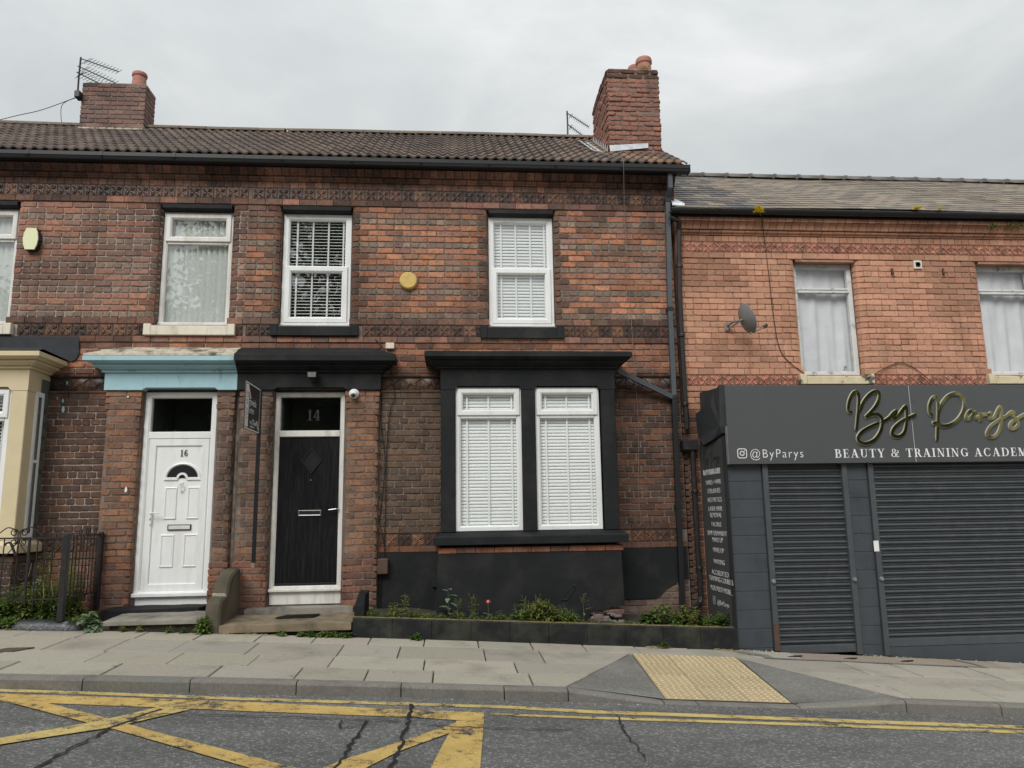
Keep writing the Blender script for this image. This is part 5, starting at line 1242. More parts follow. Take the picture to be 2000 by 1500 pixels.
# gold script: half-round raised strokes following the pen
def bez(p):
    out = []
    for i in range(0, len(p)-3, 3):
        a, b, c, d_ = p[i:i+4]
        for k in range(9 if i+4 < len(p) else 10): 
            t = k/9; u = 1-t; out.append(tuple(u**3*a[j]+3*u*u*t*b[j]+3*u*t*t*c[j]+t**3*d_[j] for j in (0, 1)))
    return out
def catmull(P, n=7):
    out = []; P = [P[0]]+P+[P[-1]]
    for i in range(1, len(P)-2):
        for k in range(n):
            t = k/n; q = []
            for j in (0, 1):
                a, b, c, d_ = P[i-1][j], P[i][j], P[i+1][j], P[i+2][j]
                q.append(.5*((2*b)+(-a+c)*t+(2*a-5*b+4*c-d_)*t*t+(-a+3*b-3*c+d_)*t**3))
            out.append(tuple(q))
    out.append(P[-1]); return out
def pen(pts, to3, wid, dep, nrm=(0, -1, 0), taper=.8):
    """stroke with a flat-topped section; to3 maps pen points to the sign"""
    C = [Vector(to3(p)) for p in catmull(pts)]; nv = Vector(nrm); mb = MB(); V = []; sec = [(-.5, 0), (-.5, .85), (-.43, 1.0), (.43, 1.0), (.5, .85), (.5, 0)]
    for i, p in enumerate(C):
        t = (C[min(i+1, len(C)-1)]-C[max(i-1, 0)]).normalized(); s = nv.cross(t).normalized(); e = min(i, len(C)-1-i)/2.0
        w = wid*min(1, .55+.45*e)*(taper+(1-taper)*abs(t.x)); lift = .0006*math.sin(i*.37)
        for a, b in sec: V.append(tuple(p+s*a*w+nv*(b*dep+lift)))
    n = 6; mb.add(V, [(i*n+k, i*n+(k+1) % n, (i+1)*n+(k+1) % n, (i+1)*n+k) for i in range(len(C)-1) for k in range(n)]+[tuple(range(n)), tuple(range((len(C)-1)*n, len(C)*n))]); return mb
Z_ = lambda p: W(1620+p[0]/5.263, 740+p[1]/5.263, SY)
def on_sign(p): x, z = Z_(p); return (x, SY-.001, z)
SCRIPT = {
 'B': [[(225, 345), (195, 335), (185, 295), (200, 215), (235, 150), (268, 135), (290, 165), (295, 240), (282, 400), (270, 530)],
       [(300, 340), (340, 240), (400, 165), (460, 130), (500, 145), (500, 210), (460, 290), (400, 360), (370, 390), (420, 370), (480, 365), (525, 400), (535, 460), (510, 550), (450, 630), (370, 665), (305, 650), (285, 605), (320, 550), (400, 500), (500, 455)]],
 'y': [[(520, 455), (600, 405), (650, 350), (680, 335), (650, 390), (650, 405), (690, 390), (735, 330), (775, 285), (785, 330), (785, 430), (765, 540), (715, 590), (660, 590), (635, 560), (660, 500), (730, 440), (810, 400), (885, 365)]],
 'P': [[(1055, 385), (1025, 350), (1020, 280), (1045, 210), (1080, 190), (1105, 230), (1110, 330), (1105, 480), (1098, 640)],
       [(1115, 340), (1150, 250), (1210, 180), (1280, 152), (1340, 170), (1375, 230), (1370, 320), (1320, 410), (1240, 470), (1160, 485), (1090, 465), (1062, 455), (1125, 456)]],
 'a': [[(1480, 335), (1440, 330), (1405, 370), (1398, 410), (1430, 410), (1475, 360), (1490, 340), (1485, 385), (1500, 405), (1540, 380)]],
 'r': [[(1540, 345), (1548, 370), (1545, 430), (1560, 380), (1600, 368), (1630, 372)]],
 'y2': [[(1630, 372), (1655, 350), (1640, 390), (1650, 410), (1690, 390), (1725, 320), (1750, 290), (1762, 330), (1760, 430), (1740, 530), (1690, 595), (1630, 595), (1612, 560), (1650, 490), (1730, 430), (1820, 380)]],
 's': [[(1815, 385), (1860, 345), (1890, 345), (1870, 370), (1900, 400), (1930, 440), (1925, 490), (1880, 515), (1848, 500), (1860, 455), (1920, 415), (1990, 372), (2060, 350)]]}
for ch_, strokes in SCRIPT.items():
    lm = MB(); le = MB()
    for k, st in enumerate(strokes):
        s_ = pen(st, on_sign, .046 if ch_ in 'BPy' else .043, .024+.002*k); lm.add(s_.v, s_.f)
        s_ = pen(st, on_sign, (.046 if ch_ in 'BPy' else .043)+.006, .012+.002*k); le.add(s_.v, s_.f)
    lo = obj('gold_letter', lm, M['gold'], SG); obj('letter_edge', le, M['goldedge'], lo)

# didone capitals cut from white vinyl: thick stems, hairlines, flat serifs
def serif_glyph(c):
    """polygons in a unit-high box, and the advance width"""
    T, h, s = .17, .05, .11          # stem, hairline, serif reach
    def stem(x, t=T): return [(x, 0), (x+t, 0), (x+t, 1), (x, 1)]
    def srf(x, y, t=T): return [(x-s, y), (x+t+s, y), (x+t+s, y+h), (x-s, y+h)]
    def diag(x0, y0, x1, y1, t): return [(x0, y0), (x0+t, y0), (x1+t, y1), (x1, y1)]
    def bowl(x, y0, y1, w, t=T*.95, a0=-90, a1=90, sx=1):
        n = 9; o = []; i_ = []; cy_, ry = (y0+y1)/2, (y1-y0)/2
        for k in range(n+1):
            q = math.radians(lerp(a0, a1, k/n)); o.append((x+sx*w*math.cos(q), cy_+ry*math.sin(q))); i_.append((x+sx*(w-t)*math.cos(q), cy_+(ry-h)*math.sin(q)))
        return [[o[k], o[k+1], i_[k+1], i_[k]] for k in range(n)]
    if c == 'B': return [stem(.12), srf(.12, 0)[:2]+[(.3, h), (.01, h)], [(.01, 1-h), (.3, 1-h), (.3, 1), (.01, 1)], [(.29, 1-h), (.42, 1-h), (.42, 1), (.29, 1)], [(.29, .5), (.45, .5), (.45, .5+h), (.29, .5+h)], [(.29, 0), (.45, 0), (.45, h), (.29, h)]]+bowl(.40, .5, 1, .26)+bowl(.43, 0, .5+h, .31), .82
    if c == 'D': return [stem(.12), [(.01, 0), (.45, 0), (.45, h), (.01, h)], [(.01, 1-h), (.45, 1-h), (.45, 1), (.01, 1)]]+bowl(.42, 0, 1, .46), .98
    if c == 'E': return [stem(.12), [(.01, 0), (.66, 0), (.66, h), (.01, h)], [(.01, 1-h), (.64, 1-h), (.64, 1), (.01, 1)], [(.29, .49), (.5, .49), (.5, .49+h), (.29, .49+h)], [(.63, h), (.66, h), (.68, .3), (.65, .3)], [(.61, .74), (.64, .74), (.64, 1-h), (.61, 1-h)], [(.48, .36), (.51, .36), (.51, .66), (.48, .66)]], .78
    if c == 'A': return [diag(.62, 0, .34, 1, .19), diag(.10, 0, .40, 1, .055), [(.2, .3), (.68, .3), (.68, .3+h), (.2, .3+h)], [(.0, 0), (.25, 0), (.25, h), (0, h)], [(.52, 0), (.92, 0), (.92, h), (.52, h)]], .94
    if c == 'U': return [[(.14, .3), (.31, .3), (.31, 1), (.14, 1)], [(.70, .3), (.75, .3), (.75, 1), (.70, 1)], [(.02, 1-h), (.42, 1-h), (.42, 1), (.02, 1)], [(.58, 1-h), (.87, 1-h), (.87, 1), (.58, 1)]]+bowl(.445, 0, .6, .305, .10, 180, 360), .92
    if c == 'T': return [stem(.32), [(.2, 0), (.6, 0), (.6, h), (.2, h)], [(.02, 1-h), (.79, 1-h), (.79, 1), (.02, 1)], [(.02, .74), (.05, .74), (.05, 1-h), (.02, 1-h)], [(.76, .74), (.79, .74), (.79, 1-h), (.76, 1-h)]], .84
    if c == 'Y': return [[(.34, 0), (.51, 0), (.51, .48), (.34, .48)], diag(.33, .46, .06, 1, .19), diag(.45, .46, .70, 1, .05), [(.22, 0), (.63, 0), (.63, h), (.22, h)], [(-.02, 1-h), (.36, 1-h), (.36, 1), (-.02, 1)], [(.58, 1-h), (.86, 1-h), (.86, 1), (.58, 1)]], .86
    if c == 'R': return [stem(.12), [(.01, 0), (.40, 0), (.40, h), (.01, h)], [(.01, 1-h), (.42, 1-h), (.42, 1), (.01, 1)], [(.29, .47), (.42, .47), (.42, .47+h), (.29, .47+h)], diag(.62, 0, .40, .49, .19), [(.62, 0), (.92, 0), (.92, h), (.62, h)]]+bowl(.40, .47, 1, .28), .90
    if c == 'I': return [stem(.12), [(0, 0), (.41, 0), (.41, h), (0, h)], [(0, 1-h), (.41, 1-h), (.41, 1), (0, 1)]], .47
    if c == 'N': return [[(.12, 0), (.17, 0), (.17, 1), (.12, 1)], [(.72, 0), (.77, 0), (.77, 1), (.72, 1)], diag(.60, 0, .10, 1, .17), [(0, 0), (.29, 0), (.29, h), (0, h)], [(0, 1-h), (.28, 1-h), (.28, 1), (0, 1)], [(.6, 1-h), (.89, 1-h), (.89, 1), (.6, 1)]], .95
    if c == 'M': return [[(.12, 0), (.17, 0), (.17, 1), (.12, 1)], [(.82, 0), (.99, 0), (.99, 1), (.82, 1)], diag(.45, 0, .1, 1, .19), diag(.5, 0, .8, 1, .05), [(0, 0), (.29, 0), (.29, h), (0, h)], [(.70, 0), (1.1, 0), (1.1, h), (.70, h)], [(.0, 1-h), (.28, 1-h), (.28, 1), (0, 1)], [(.8, 1-h), (1.1, 1-h), (1.1, 1), (.8, 1)]], 1.18
    if c in 'CG':
        g = bowl(.47, -.01, 1.01, .42, T, 45, 315); g += [[(.78, .68), (.815, .68), (.815, 1.0), (.78, .93)]]
        if c == 'G': g += [[(.66, .05), (.83, .05), (.83, .42), (.66, .42)], [(.56, .40), (.92, .40), (.92, .40+h), (.56, .40+h)]]
        else: g += [[(.78, .08), (.83, .30), (.80, .32), (.75, .12)]]
        return g, .95
    if c == '&':
        return bowl(.34, 0, .56, .31, .14, 0, 360)+bowl(.36, .54, 1.0, .23, .11, 0, 360)+bowl(.74, .0, .5, .24, .07, 180, 330)+[[(.60, .5), (.92, .5), (.92, .55), (.60, .55)], [(.66, .2), (.72, .2), (.72, .52), (.66, .52)]]+bowl(.78, .55, .8, .12, .06, -90, 150), 1.05
    return [], .45
def serif_text(s, to3, parent, h, space=.13, mat='white', name='letter'):
    """to3(u, v, k): u along the line, v up, k layer"""
    u = 0
    for c in s:
        polys, adv = serif_glyph(c)
        if polys:
            mb = MB()
            for k, p in enumerate(polys):
                P = [(u+a*h, b*h) for a, b in p]; n = len(P); lay_ = .0010+.00012*k
                mb.add([to3(a, b, lay_) for a, b in P]+[to3(a, b, 0) for a, b in P], [tuple(range(n))]+[(i, n+i, n+(i+1) % n, (i+1) % n) for i in range(n)])
            obj(name, mb, M[mat], parent)
        u += (adv+space)*h
    return u
bx, bz = W(1631, 894, SY)
hx_ = (W(1631, 877.5, SY)[1]-bz)
full = sum(serif_glyph(c)[1]+.13 for c in 'BEAUTY & TRAINING ACADE')
uw = (W(1990, 894, SY)[0]-bx)/full/hx_
serif_text('BEAUTY & TRAINING ACADEMY', lambda u, v, k: (bx+u*uw, SY-.0005-k, bz+v), SG, hx_)
def put_text(s, size, cx_, cz_, parent, sx=1.0, Y=None, name='lettering', align='LEFT', spacing=1.0, mat='white'):
    me = text_mesh(s, size, M[mat], name, .0008, align, spacing); o = bpy.data.objects.new(name, me); COL.objects.link(o)
    o.location = (cx_, (SY if Y is None else Y)-.0012, cz_); o.rotation_euler = (PI/2, 0, 0); o.scale = (sx, 1, 1); return attach(o, parent)
x, z = W(1464, 887, SY); put_text('@ByParys', .155, x, z, SG, .92, spacing=1.22)
def camera_logo(cx_, cz_, r, to3, parent):
    mb = MB(); n = 24
    def rr(rad, rc):
        pts = []
        for q0, sx, sz in ((0, 1, 1), (90, -1, 1), (180, -1, -1), (270, 1, -1)):
            for k in range(6): q = math.radians(q0+k*18); pts.append((sx*(rad-rc)+rc*math.cos(q), sz*(rad-rc)+rc*math.sin(q)))
        return pts
    o_, i_ = rr(r, r*.5), rr(r*.84, r*.36)
    mb.add([to3(cx_+a, cz_+b, .001) for a, b in o_]+[to3(cx_+a, cz_+b, .001) for a, b in i_], [(k, (k+1) % 24, 24+(k+1) % 24, 24+k) for k in range(24)])
    c1 = [(r*.5*math.cos(k*PI/12), r*.5*math.sin(k*PI/12)) for k in range(24)]; c2 = [(a*.66, b*.66) for a, b in c1]
    mb.add([to3(cx_+a, cz_+b, .0012) for a, b in c1]+[to3(cx_+a, cz_+b, .0012) for a, b in c2], [(k, (k+1) % 24, 24+(k+1) % 24, 24+k) for k in range(24)])
    mb.add([to3(cx_+r*.52+r*.11*math.cos(k*PI/4), cz_+r*.52+r*.11*math.sin(k*PI/4), .0013) for k in range(8)], [tuple(range(8))])
    obj('camera_logo', mb, M['white'], parent)
lx, lz = W(1449.5, 885.5, SY); camera_logo(lx, lz, .062, lambda a, b, k: (a, SY-k, b), SG)

# --- price-list panel on the cheek wall of the shop (faces the neighbouring house)
PXW = 3.425
SP = thing('service_panel', 'tall narrow dark panel listing beauty services on shop side wall', 'sign', (PXW, -.5, .1))
pan = MB(); pp = [(-.92, .08), (-.02, .18), (-.02, 2.46), (-.30, 2.40), (-.92, 2.47)]
pan.add([(PXW, y, z) for y, z in pp]+[(PXW+.03, y, z) for y, z in pp], [tuple(range(5)), tuple(range(5, 10))[::-1]]+[(i, 5+i, 5+(i+1) % 5, (i+1) % 5) for i in range(5)]); obj('panel_board', pan, M['signside'], SP)
obj('side_wall', MB().box(PXW+.032, 3.474, FY+.02, -.0, -.2, 2.5), M['shopgrey'], SH)
obj('corner_trim', MB().box(PXW-.004, PXW+.04, -.94, -.921, .0, 2.47), M['blackgloss'], SP)
def ptext(s, size, y, z, sx=1.0, spacing=1.0):
    me = text_mesh(s, size, M['white'], 'lettering', .0008, 'CENTER', spacing); o = bpy.data.objects.new('lettering', me); COL.objects.link(o)
    o.matrix_world = Matrix.Translation((PXW-.0012, y, z)) @ Matrix(((0, 0, -1, 0), (-1, 0, 0, 0), (0, 1, 0, 0), (0, 0, 0, 1))) @ Matrix.Diagonal((sx, 1, 1, 1)); return attach(o, SP)
def zside(py, Y=-.5): 
    # height on the panel's middle line for a photo row
    return W(1395, py, Y)[1]
for s, py, size, sx in (('NAILS • HAIR', 942, .088, 1), ('EYELASHES', 959, .088, 1), ('AESTHETICS', 976.5, .088, 1), ('LASER HAIR', 994, .088, 1), ('REMOVAL', 1006.5, .088, 1), ('FACIALS', 1024.5, .088, 1), ('SEMI PERMANENT', 1042, .088, .92), ('MAKE UP', 1055, .088, 1), ('MAKE UP', 1075, .088, 1), ('WAXING', 1098, .088, 1), ('ACCREDITED', 1120, .092, 1), ('TRAINING COURSES', 1133, .092, .92), ('PLUS MUCH MORE...', 1152, .092, .86)):
    ptext(s, size, -.50-(py-942)*.0003, zside(py), sx*1.12)
ptext('@ByParys', .085, -.60, zside(1178), 1.1, 1.1); camera_logo(.28, zside(1176), .05, lambda a, b, k: (PXW-k-.001, -a, b), SP)
tw = sum(serif_glyph(c)[1]+.06 for c in 'BEAUTY & TRAINING ACADEMY'); hh_ = .055
serif_text('BEAUTY & TRAINING ACADEMY', lambda u, v, k: (PXW-.0005-k, -.13-u*(.66/(tw*hh_)), zside(926)+v*1.25), SP, hh_, .06)
for ch_, strokes in SCRIPT.items():
    for st in strokes: obj('dark_script', pen(st, lambda p: (PXW-.001, -.14-(p[0]-180)/1850*.66, zside(898)-(p[1]-400)/520*.24), .012, .002, (-1, 0, 0)), M['gdark'], SP)
# ------------------------------------------------------------------ forecourt: steps, dwarf walls, planter
def warp(P, f): return [(x, y, f(x, y, z)) for x, y, z in P]
def rough_box(x0, x1, y0, y1, zf0, zf1, n=10, b=.015, amp=.006, seed=0):
    """slab with worn, uneven top edges; zf0/zf1 = bottom/top height functions"""
    V = []; m = max(2, int(n*(y1-y0)/(x1-x0))+1) if x1-x0 > 0 else 3
    for i in range(n+1):
        for j in range(m+1):
            u, v = i/n, j/m; x, y = lerp(x0, x1, u), lerp(y0, y1, v); e = (u in (0, 1)) or (v in (0, 1))
            z = zf1(x, y)-(b if e else 0)+amp*noise.noise(Vector((x*4+seed, y*4, seed)))
            if v == 0: y += amp*1.5*noise.noise(Vector((x*7, seed, 1.)))
            V.append((x, y, z))
    mb = MB().add(V, [(i*(m+1)+j, (i+1)*(m+1)+j, (i+1)*(m+1)+j+1, i*(m+1)+j+1) for i in range(n) for j in range(m)])
    per = [(i*(m+1)) for i in range(n+1)]+[n*(m+1)+j for j in range(1, m+1)]+[(i*(m+1)+m) for i in range(n-1, -1, -1)]+[j for j in range(m-1, 0, -1)]
    low = [(V[k][0], V[k][1], zf0(V[k][0], V[k][1])) for k in per]; o = len(mb.v); mb.v += low; q = len(per)
    for i in range(q): mb.f.append([per[i], per[(i+1) % q], o+(i+1) % q, o+i]); mb.c.append(None)
    return mb
S14 = solo('door_step', rough_box(-2.665, -1.165, -.95, -.18, lambda x, y: .335+(y+.95)*.035-.09, lambda x, y: .335+(y+.95)*.035, 16, .012, .006, 3), M['step'], 'wide worn brown sandstone step with small mat before black door', 'step', (-1.9, -.5, .25))
solo('door_step', rough_box(-2.58, -1.24, -.22, .03, lambda x, y: .3, lambda x, y: .43, 14, .012, .012, 8), M['stepgrey'], 'narrow cracked stone threshold step under black door', 'step', (-1.9, -.1, .3))
solo('door_step', rough_box(-3.98, -2.835, -.95, -.3, lambda x, y: .415+(y+.95)*.03-.055, lambda x, y: .415+(y+.95)*.03, 14, .012, .008, 5), M['stepgrey'], 'grey stone slab step in front of white door', 'step', (-3.4, -.6, .3))
solo('door_step', rough_box(-4.24, -3.09, -.36, .03, lambda x, y: .25, lambda x, y: .482, 14, .014, .014, 11), M['black'], 'black painted broken threshold step under white door', 'step', (-3.7, -.15, .3))
bl = MB(); bl.box(-3.9, -2.84, -.90, -.1, -.1, .37); bl.box(-2.63, -1.2, -.89, -.1, -.1, .26); stuff_ = obj('step_footing', bl, M['soil']); stuff_['kind'] = 'structure'
# doormat
dmx = MB(); q = [W(540, 1213, -.62), W(609, 1203, -.62)]
mat_ = MB()
zt = lambda y: .335+(y+.95)*.035+.008
mat_.add([(-2.10, -.66, zt(-.66)), (-1.66, -.62, zt(-.62)), (-1.60, -.46, zt(-.46)), (-2.0, -.50, zt(-.5))]+[(-2.10, -.66, zt(-.66)+.012), (-1.66, -.62, zt(-.62)+.012), (-1.60, -.46, zt(-.46)+.012), (-2.0, -.50, zt(-.5)+.012)], [(4, 5, 6, 7)]+[(i, 4+i, 4+(i+1) % 4, (i+1) % 4) for i in range(4)])
for i in range(14):
    t = (i+.5)/14; a = (lerp(-2.1, -1.66, t), lerp(-.66, -.62, t)); b = (lerp(-2.0, -1.6, t), lerp(-.5, -.46, t)); mat_.tube([(*a, zt(a[1])+.014), (*b, zt(b[1])+.014)], .006, 5)
solo('door_mat', mat_, M['bcable'], 'small dark ribbed door mat lying on sandstone step', 'mat', (-1.85, -.56, zt(-.56)))
# scrolled stone wing between the two door steps
prof = [(-.93, .20), (-.935, .50), (-.925, .56), (-.895, .605), (-.84, .625), (-.76, .63), (-.70, .638), (-.685, .66), (-.665, .70), (-.62, .765), (-.54, .84), (-.44, .89), (-.34, .915), (-.17, .925), (-.17, .20)]
V = []; n = len(prof)
for x, ins in ((-2.835, .02), (-2.815, 0), (-2.685, 0), (-2.662, .02)):
    for y, z in prof: V.append((x, y+(ins if y < -.2 else 0)*.8, z-(ins if z > .25 else 0)))
wing = MB().add(V, [(k*n+i, (k+1)*n+i, (k+1)*n+(i+1) % n, k*n+(i+1) % n) for k in range(3) for i in range(n)]+[tuple(range(n)), tuple(range(3*n, 4*n))[::-1]])
SW_ = thing('stone_wing', 'mossy curved sandstone wing wall standing between the two door steps', 'stone wall', (-2.75, -.55, .3))
obj('scroll_stone', wing, M['stone'], SW_); obj('cement_repair', MB().bev(-2.832, -2.668, -.715, -.685, .625, .668, .008), M['lichen'], SW_)
# planter: low rendered wall of blocks stepping down the hill
PL = thing('planter_wall', 'long low black painted planter wall in front of black bay', 'planter', (1.15, -.9, .0))
nb = 10; e0, e1 = -1.15, 3.46
def ptop(x): return lerp(.383, .138, (x-e0)/(e1-e0))
for i in range(nb):
    a, b = lerp(e0, e1, i/nb)+.0015, lerp(e0, e1, (i+1)/nb)-.0015; dy = R.uniform(-.004, .004); V = []
    for x in (a, a+.006, b-.006, b):
        ee = .004 if x in (a, b) else 0
        V += [(x, -.955+dy+ee, pz(x, -.95)-.1), (x, -.955+dy+ee, ptop(x)-.012), (x, -.943+dy, ptop(x)-ee), (x, -.84, ptop(x)-ee), (x, -.84, pz(x, -.9)-.1)]
    obj('block', MB().add(V, [(k*5+j, (k+1)*5+j, (k+1)*5+(j+1) % 5, k*5+(j+1) % 5) for k in range(3) for j in range(5)]+[(0, 1, 2, 3, 4), (15, 16, 17, 18, 19)]), M['blackplanter'], PL)
moss = MB(); V = []; nn = 60
for i in range(nn+1): x = lerp(e0, e1, i/nn); w = .05+.03*noise.noise(Vector((x*6, 0, 0))); V += [(x, -.935-.008*noise.noise(Vector((x*9, 2, 0))), ptop(x)+.001), (x, -.91, ptop(x)+.012+.008*noise.noise(Vector((x*14, 5, 0)))), (x, -.845, ptop(x)+.001)]
M['moss'] = plain('dry_moss', (.17, .13, .055), .95, .4, 25, .8, 120, .006, dirt=(.05, .05, .03), dirtamt=.8, dscale=6)
ms = obj('moss', moss.add(V, [(3*i+k, 3*i+3+k, 3*i+4+k, 3*i+1+k) for i in range(nn) for k in (0, 1)]), M['moss'], PL); ms['kind'] = 'stuff'
obj('end_pier', MB().add([(-1.145, -.838, .2), (-1.03, -.838, .2), (-1.03, -.838, .50), (-1.145, -.838, .50), (-1.145, -.30, .2), (-1.03, -.30, .2), (-1.03, -.30, .63), (-1.145, -.30, .63), (-1.13, -.60, .60), (-1.045, -.60, .60)], [(0, 1, 2, 3), (3, 2, 9, 8), (8, 9, 6, 7), (4, 7, 6, 5), (0, 3, 8, 7, 4), (1, 5, 6, 9, 2)]), M['black'], PL)
bed = structure('planting_bed', rough_box(-1.1, 3.44, -.845, .0, lambda x, y: -.2, lambda x, y: ptop(x)-.035+.05*(y+.84)+.03*noise.noise(Vector((x*3, y*5, 0))), 40, 0, .02, 2), M['soil'])
gbed = structure('front_garden', rough_box(-9, -4.22, -.92, 0.0, lambda x, y: 0, lambda x, y: .40-.02*(x+4.5)+.05*noise.noise(Vector((x*2, y*3, 0))), 40, 0, .02, 4), M['soil'])
# painted kerb lump below the railing
lump = MB(); V = []; nx = 26
for i in range(nx+1):
    x = lerp(-5.02, -4.17, i/nx); e = math.sin(PI*min(1, max(0, i/nx)))**.35; n1 = noise.noise(Vector((x*5, 1, 2)))
    for k in range(9): q = PI*k/8; V.append((x, -.93-.10*math.cos(q)*e*(1+.15*n1), pz(x, -.95)-.02+(.135+.03*n1)*math.sin(q)**.7*e))
M['bitumen'] = plain('bitumen_paint', (.03, .032, .038), .38, .2, 8, .9, 26, .012, spec=.7, dirt=(.35, .36, .38), dirtamt=.55, dscale=7, dth=(.6, .68))
solo('garden_kerb', lump.add(V, [(i*9+k, (i+1)*9+k, (i+1)*9+k+1, i*9+k+1) for i in range(nx) for k in range(8)]), M['bitumen'], 'lumpy shiny black garden kerb under iron railing post', 'kerb', (-4.6, -.93, pz(-4.6, -.95)), smooth=True)

# ------------------------------------------------------------------ iron gate and railings
def scroll(cx_, cz_, r0, turns, a0, sgn, y, rev=False):
    pts = []
    for i in range(int(turns*12)+1): t = i/(turns*12); q = a0+sgn*t*turns*2*PI; rr = r0*(1-.72*t); pts.append((cx_+rr*math.cos(q), y, cz_+rr*math.sin(q)))
    return pts
GY = -.95
RL = thing('iron_railing', 'black iron railing with square corner post above garden kerb', 'railing', (-4.42, -.9, .45))
obj('corner_post', MB().bev(-4.455, -4.385, GY-.035, GY+.035, .42, 1.40, .006), M['iron'], RL)
obj('wall_post', MB().bev(-4.42, -4.365, -.18, -.125, .45, 1.40, .006), M['iron'], RL)
obj('rail', MB().box(-4.80, -4.455, GY-.008, GY+.008, 1.345, 1.362), M['iron'], RL); obj('rail', MB().box(-4.80, -4.455, GY-.008, GY+.008, .665, .68), M['iron'], RL)
obj('rail', MB().box(-4.408, -4.392, GY+.035, -.18, 1.362, 1.378), M['iron'], RL); obj('rail', MB().box(-4.408, -4.392, GY+.035, -.18, .66, .675), M['iron'], RL)
for x in (-4.74, -4.655, -4.57): obj('bar', MB().tube([(x, GY, .55 if x < -4.7 else .68), (x, GY, 1.35)], .0075, 6), M['iron'], RL)
for i in range(8): y = lerp(GY+.12, -.24, i/7); obj('bar', MB().tube([(-4.4, y, .66), (-4.4, y, 1.37)], .0075, 6), M['iron'], RL)
for y0_, s_ in ((-.60, 1), (-.60, -1), (-.38, 1), (-.38, -1)):
    pts = [(-4.4, y0_+s_*.03+.05*s_+math.cos(q)*.045*(1-t*.6)*s_*-1, 1.41+math.sin(q)*.045*(1-t*.6)) for t, q in [(i/14, i/14*7.5) for i in range(15)]]; obj('scroll', MB().tube(pts, .006, 5), M['iron'], RL)
GT = thing('iron_gate', 'black iron garden gate with curled scrolls before cream bay', 'gate', (-5.05, GY, .5))
gx0_, gx1_ = -5.33, -4.83; gm_ = (gx0_+gx1_)/2
for x in (gx0_, gx1_): obj('stile', MB().box(x-.011, x+.011, GY-.011, GY+.011, .62, 1.37), M['iron'], GT)
obj('rail', MB().box(gx0_+.011, gx1_-.011, GY-.008, GY+.008, 1.35, 1.368), M['iron'], GT); obj('rail', MB().box(gx0_+.011, gx1_-.011, GY-.008, GY+.008, .665, .682), M['iron'], GT)
cgx_ = W(37.5, 1044, GY)[0]
for x in (W(10, 1044, GY)[0], cgx_, cgx_-.26): obj('bar', MB().tube([(x, GY, .68), (x, GY, 1.355)], .0075, 6), M['iron'], GT)
for s in (-1, 1):
    obj('scroll', MB().tube([(cgx_+s*.01, GY, 1.37), (cgx_+s*.012, GY, 1.41)]+scroll(cgx_+s*.055, 1.42, .048, 1.4, PI if s > 0 else 0, -s, GY), .0065, 6), M['iron'], GT)
    obj('scroll', MB().tube([(cgx_+s*.01, GY, 1.345), (cgx_+s*.012, GY, 1.31)]+scroll(cgx_+s*.05, 1.315, .040, 1.4, PI if s > 0 else 0, s, GY), .0065, 6), M['iron'], GT)
    obj('arch', MB().tube([(cgx_+s*t*.26, GY, 1.42+.06*math.sin(min(1, t*1.8)*PI*.55)-(max(0, t-.55)*.22)) for t in [i/10 for i in range(11)]], .0065, 6), M['iron'], GT)
    obj('brace', MB().tube([(cgx_, GY-.008, 1.34), (cgx_+s*.06, GY-.008, 1.24), (cgx_+s*.14, GY-.008, 1.14), (cgx_+s*.15, GY-.008, 1.06)]+scroll(cgx_+s*.09, 1.04, .058, 1.2, 0 if s > 0 else PI, s*-1, GY-.008), .0065, 6), M['iron'], GT)
    obj('scroll', MB().tube(scroll(cgx_+s*.075, .935, .055, 1.3, PI/2, s, GY-.008)+[], .0065, 6), M['iron'], GT)
    obj('brace', MB().tube([(cgx_+s*.17, GY-.008, .86), (cgx_+s*.08, GY-.008, .76), (cgx_, GY-.008, .69)], .0065, 6), M['iron'], GT)
    obj('scroll', MB().tube(scroll(cgx_+s*.05, .715, .036, 1.3, 0 if s > 0 else PI, s, GY), .006, 6), M['iron'], GT)
lt = [W(px, py, GY-.03) for px, py in ((10, 1066), (12, 1061), (19, 1059.5), (22, 1063), (31, 1086))]
obj('latch', MB().tube([(x, GY-.03, z) for x, z in lt], [.012, .012, .013, .016, .016], 6), M['iron'], GT)

# ------------------------------------------------------------------ things on the walls
# for-sale board: double-sided, square to the wall
BX = -2.475
FS = thing('for_sale_board', 'black estate agent board with white border on pole between doors', 'sign', (BX, -.25, .93))
zt_, zb_ = W(509, 761, -.29)[1], W(504.6, 847.8, -.29)[1]
obj('pole', MB().bev(BX-.022, BX+.022, -.30, -.256, .93, zt_+.02, .004), M['blackgloss'], FS); obj('pole_foot', MB().bev(BX-.024, BX+.024, -.303, -.253, .93, .99, .003), M['step'], FS)
y0_, y1_ = -1.00, -.302
brd = obj('board', MB().bev(BX-.006, BX+.006, y0_, y1_, zb_, zt_, .002), M['gdark'], FS)
XF = BX+.0068
bm_ = MB()
for ya, yb, za, zb in ((y0_+.004, y1_-.004, zt_-.018, zt_-.004), (y0_+.004, y1_-.004, zb_+.004, zb_+.018), (y0_+.004, y0_+.02, zb_+.018, zt_-.018), (y1_-.02, y1_-.004, zb_+.018, zt_-.018)): bm_.box(XF-.0012, XF, ya, yb, za, zb)
obj('border', bm_, M['white'], FS)
obj('title_strip', MB().box(XF-.001, XF+.0002, y0_+.035, y0_+.15, zb_+.03, zt_-.03), M['white'], FS)
M['red'] = plain('red_vinyl', (.42, .03, .03), .5, .02); M['green'] = plain('green_vinyl', (.04, .22, .07), .5, .02)
hb_ = zt_-zb_; lb_ = y1_-y0_
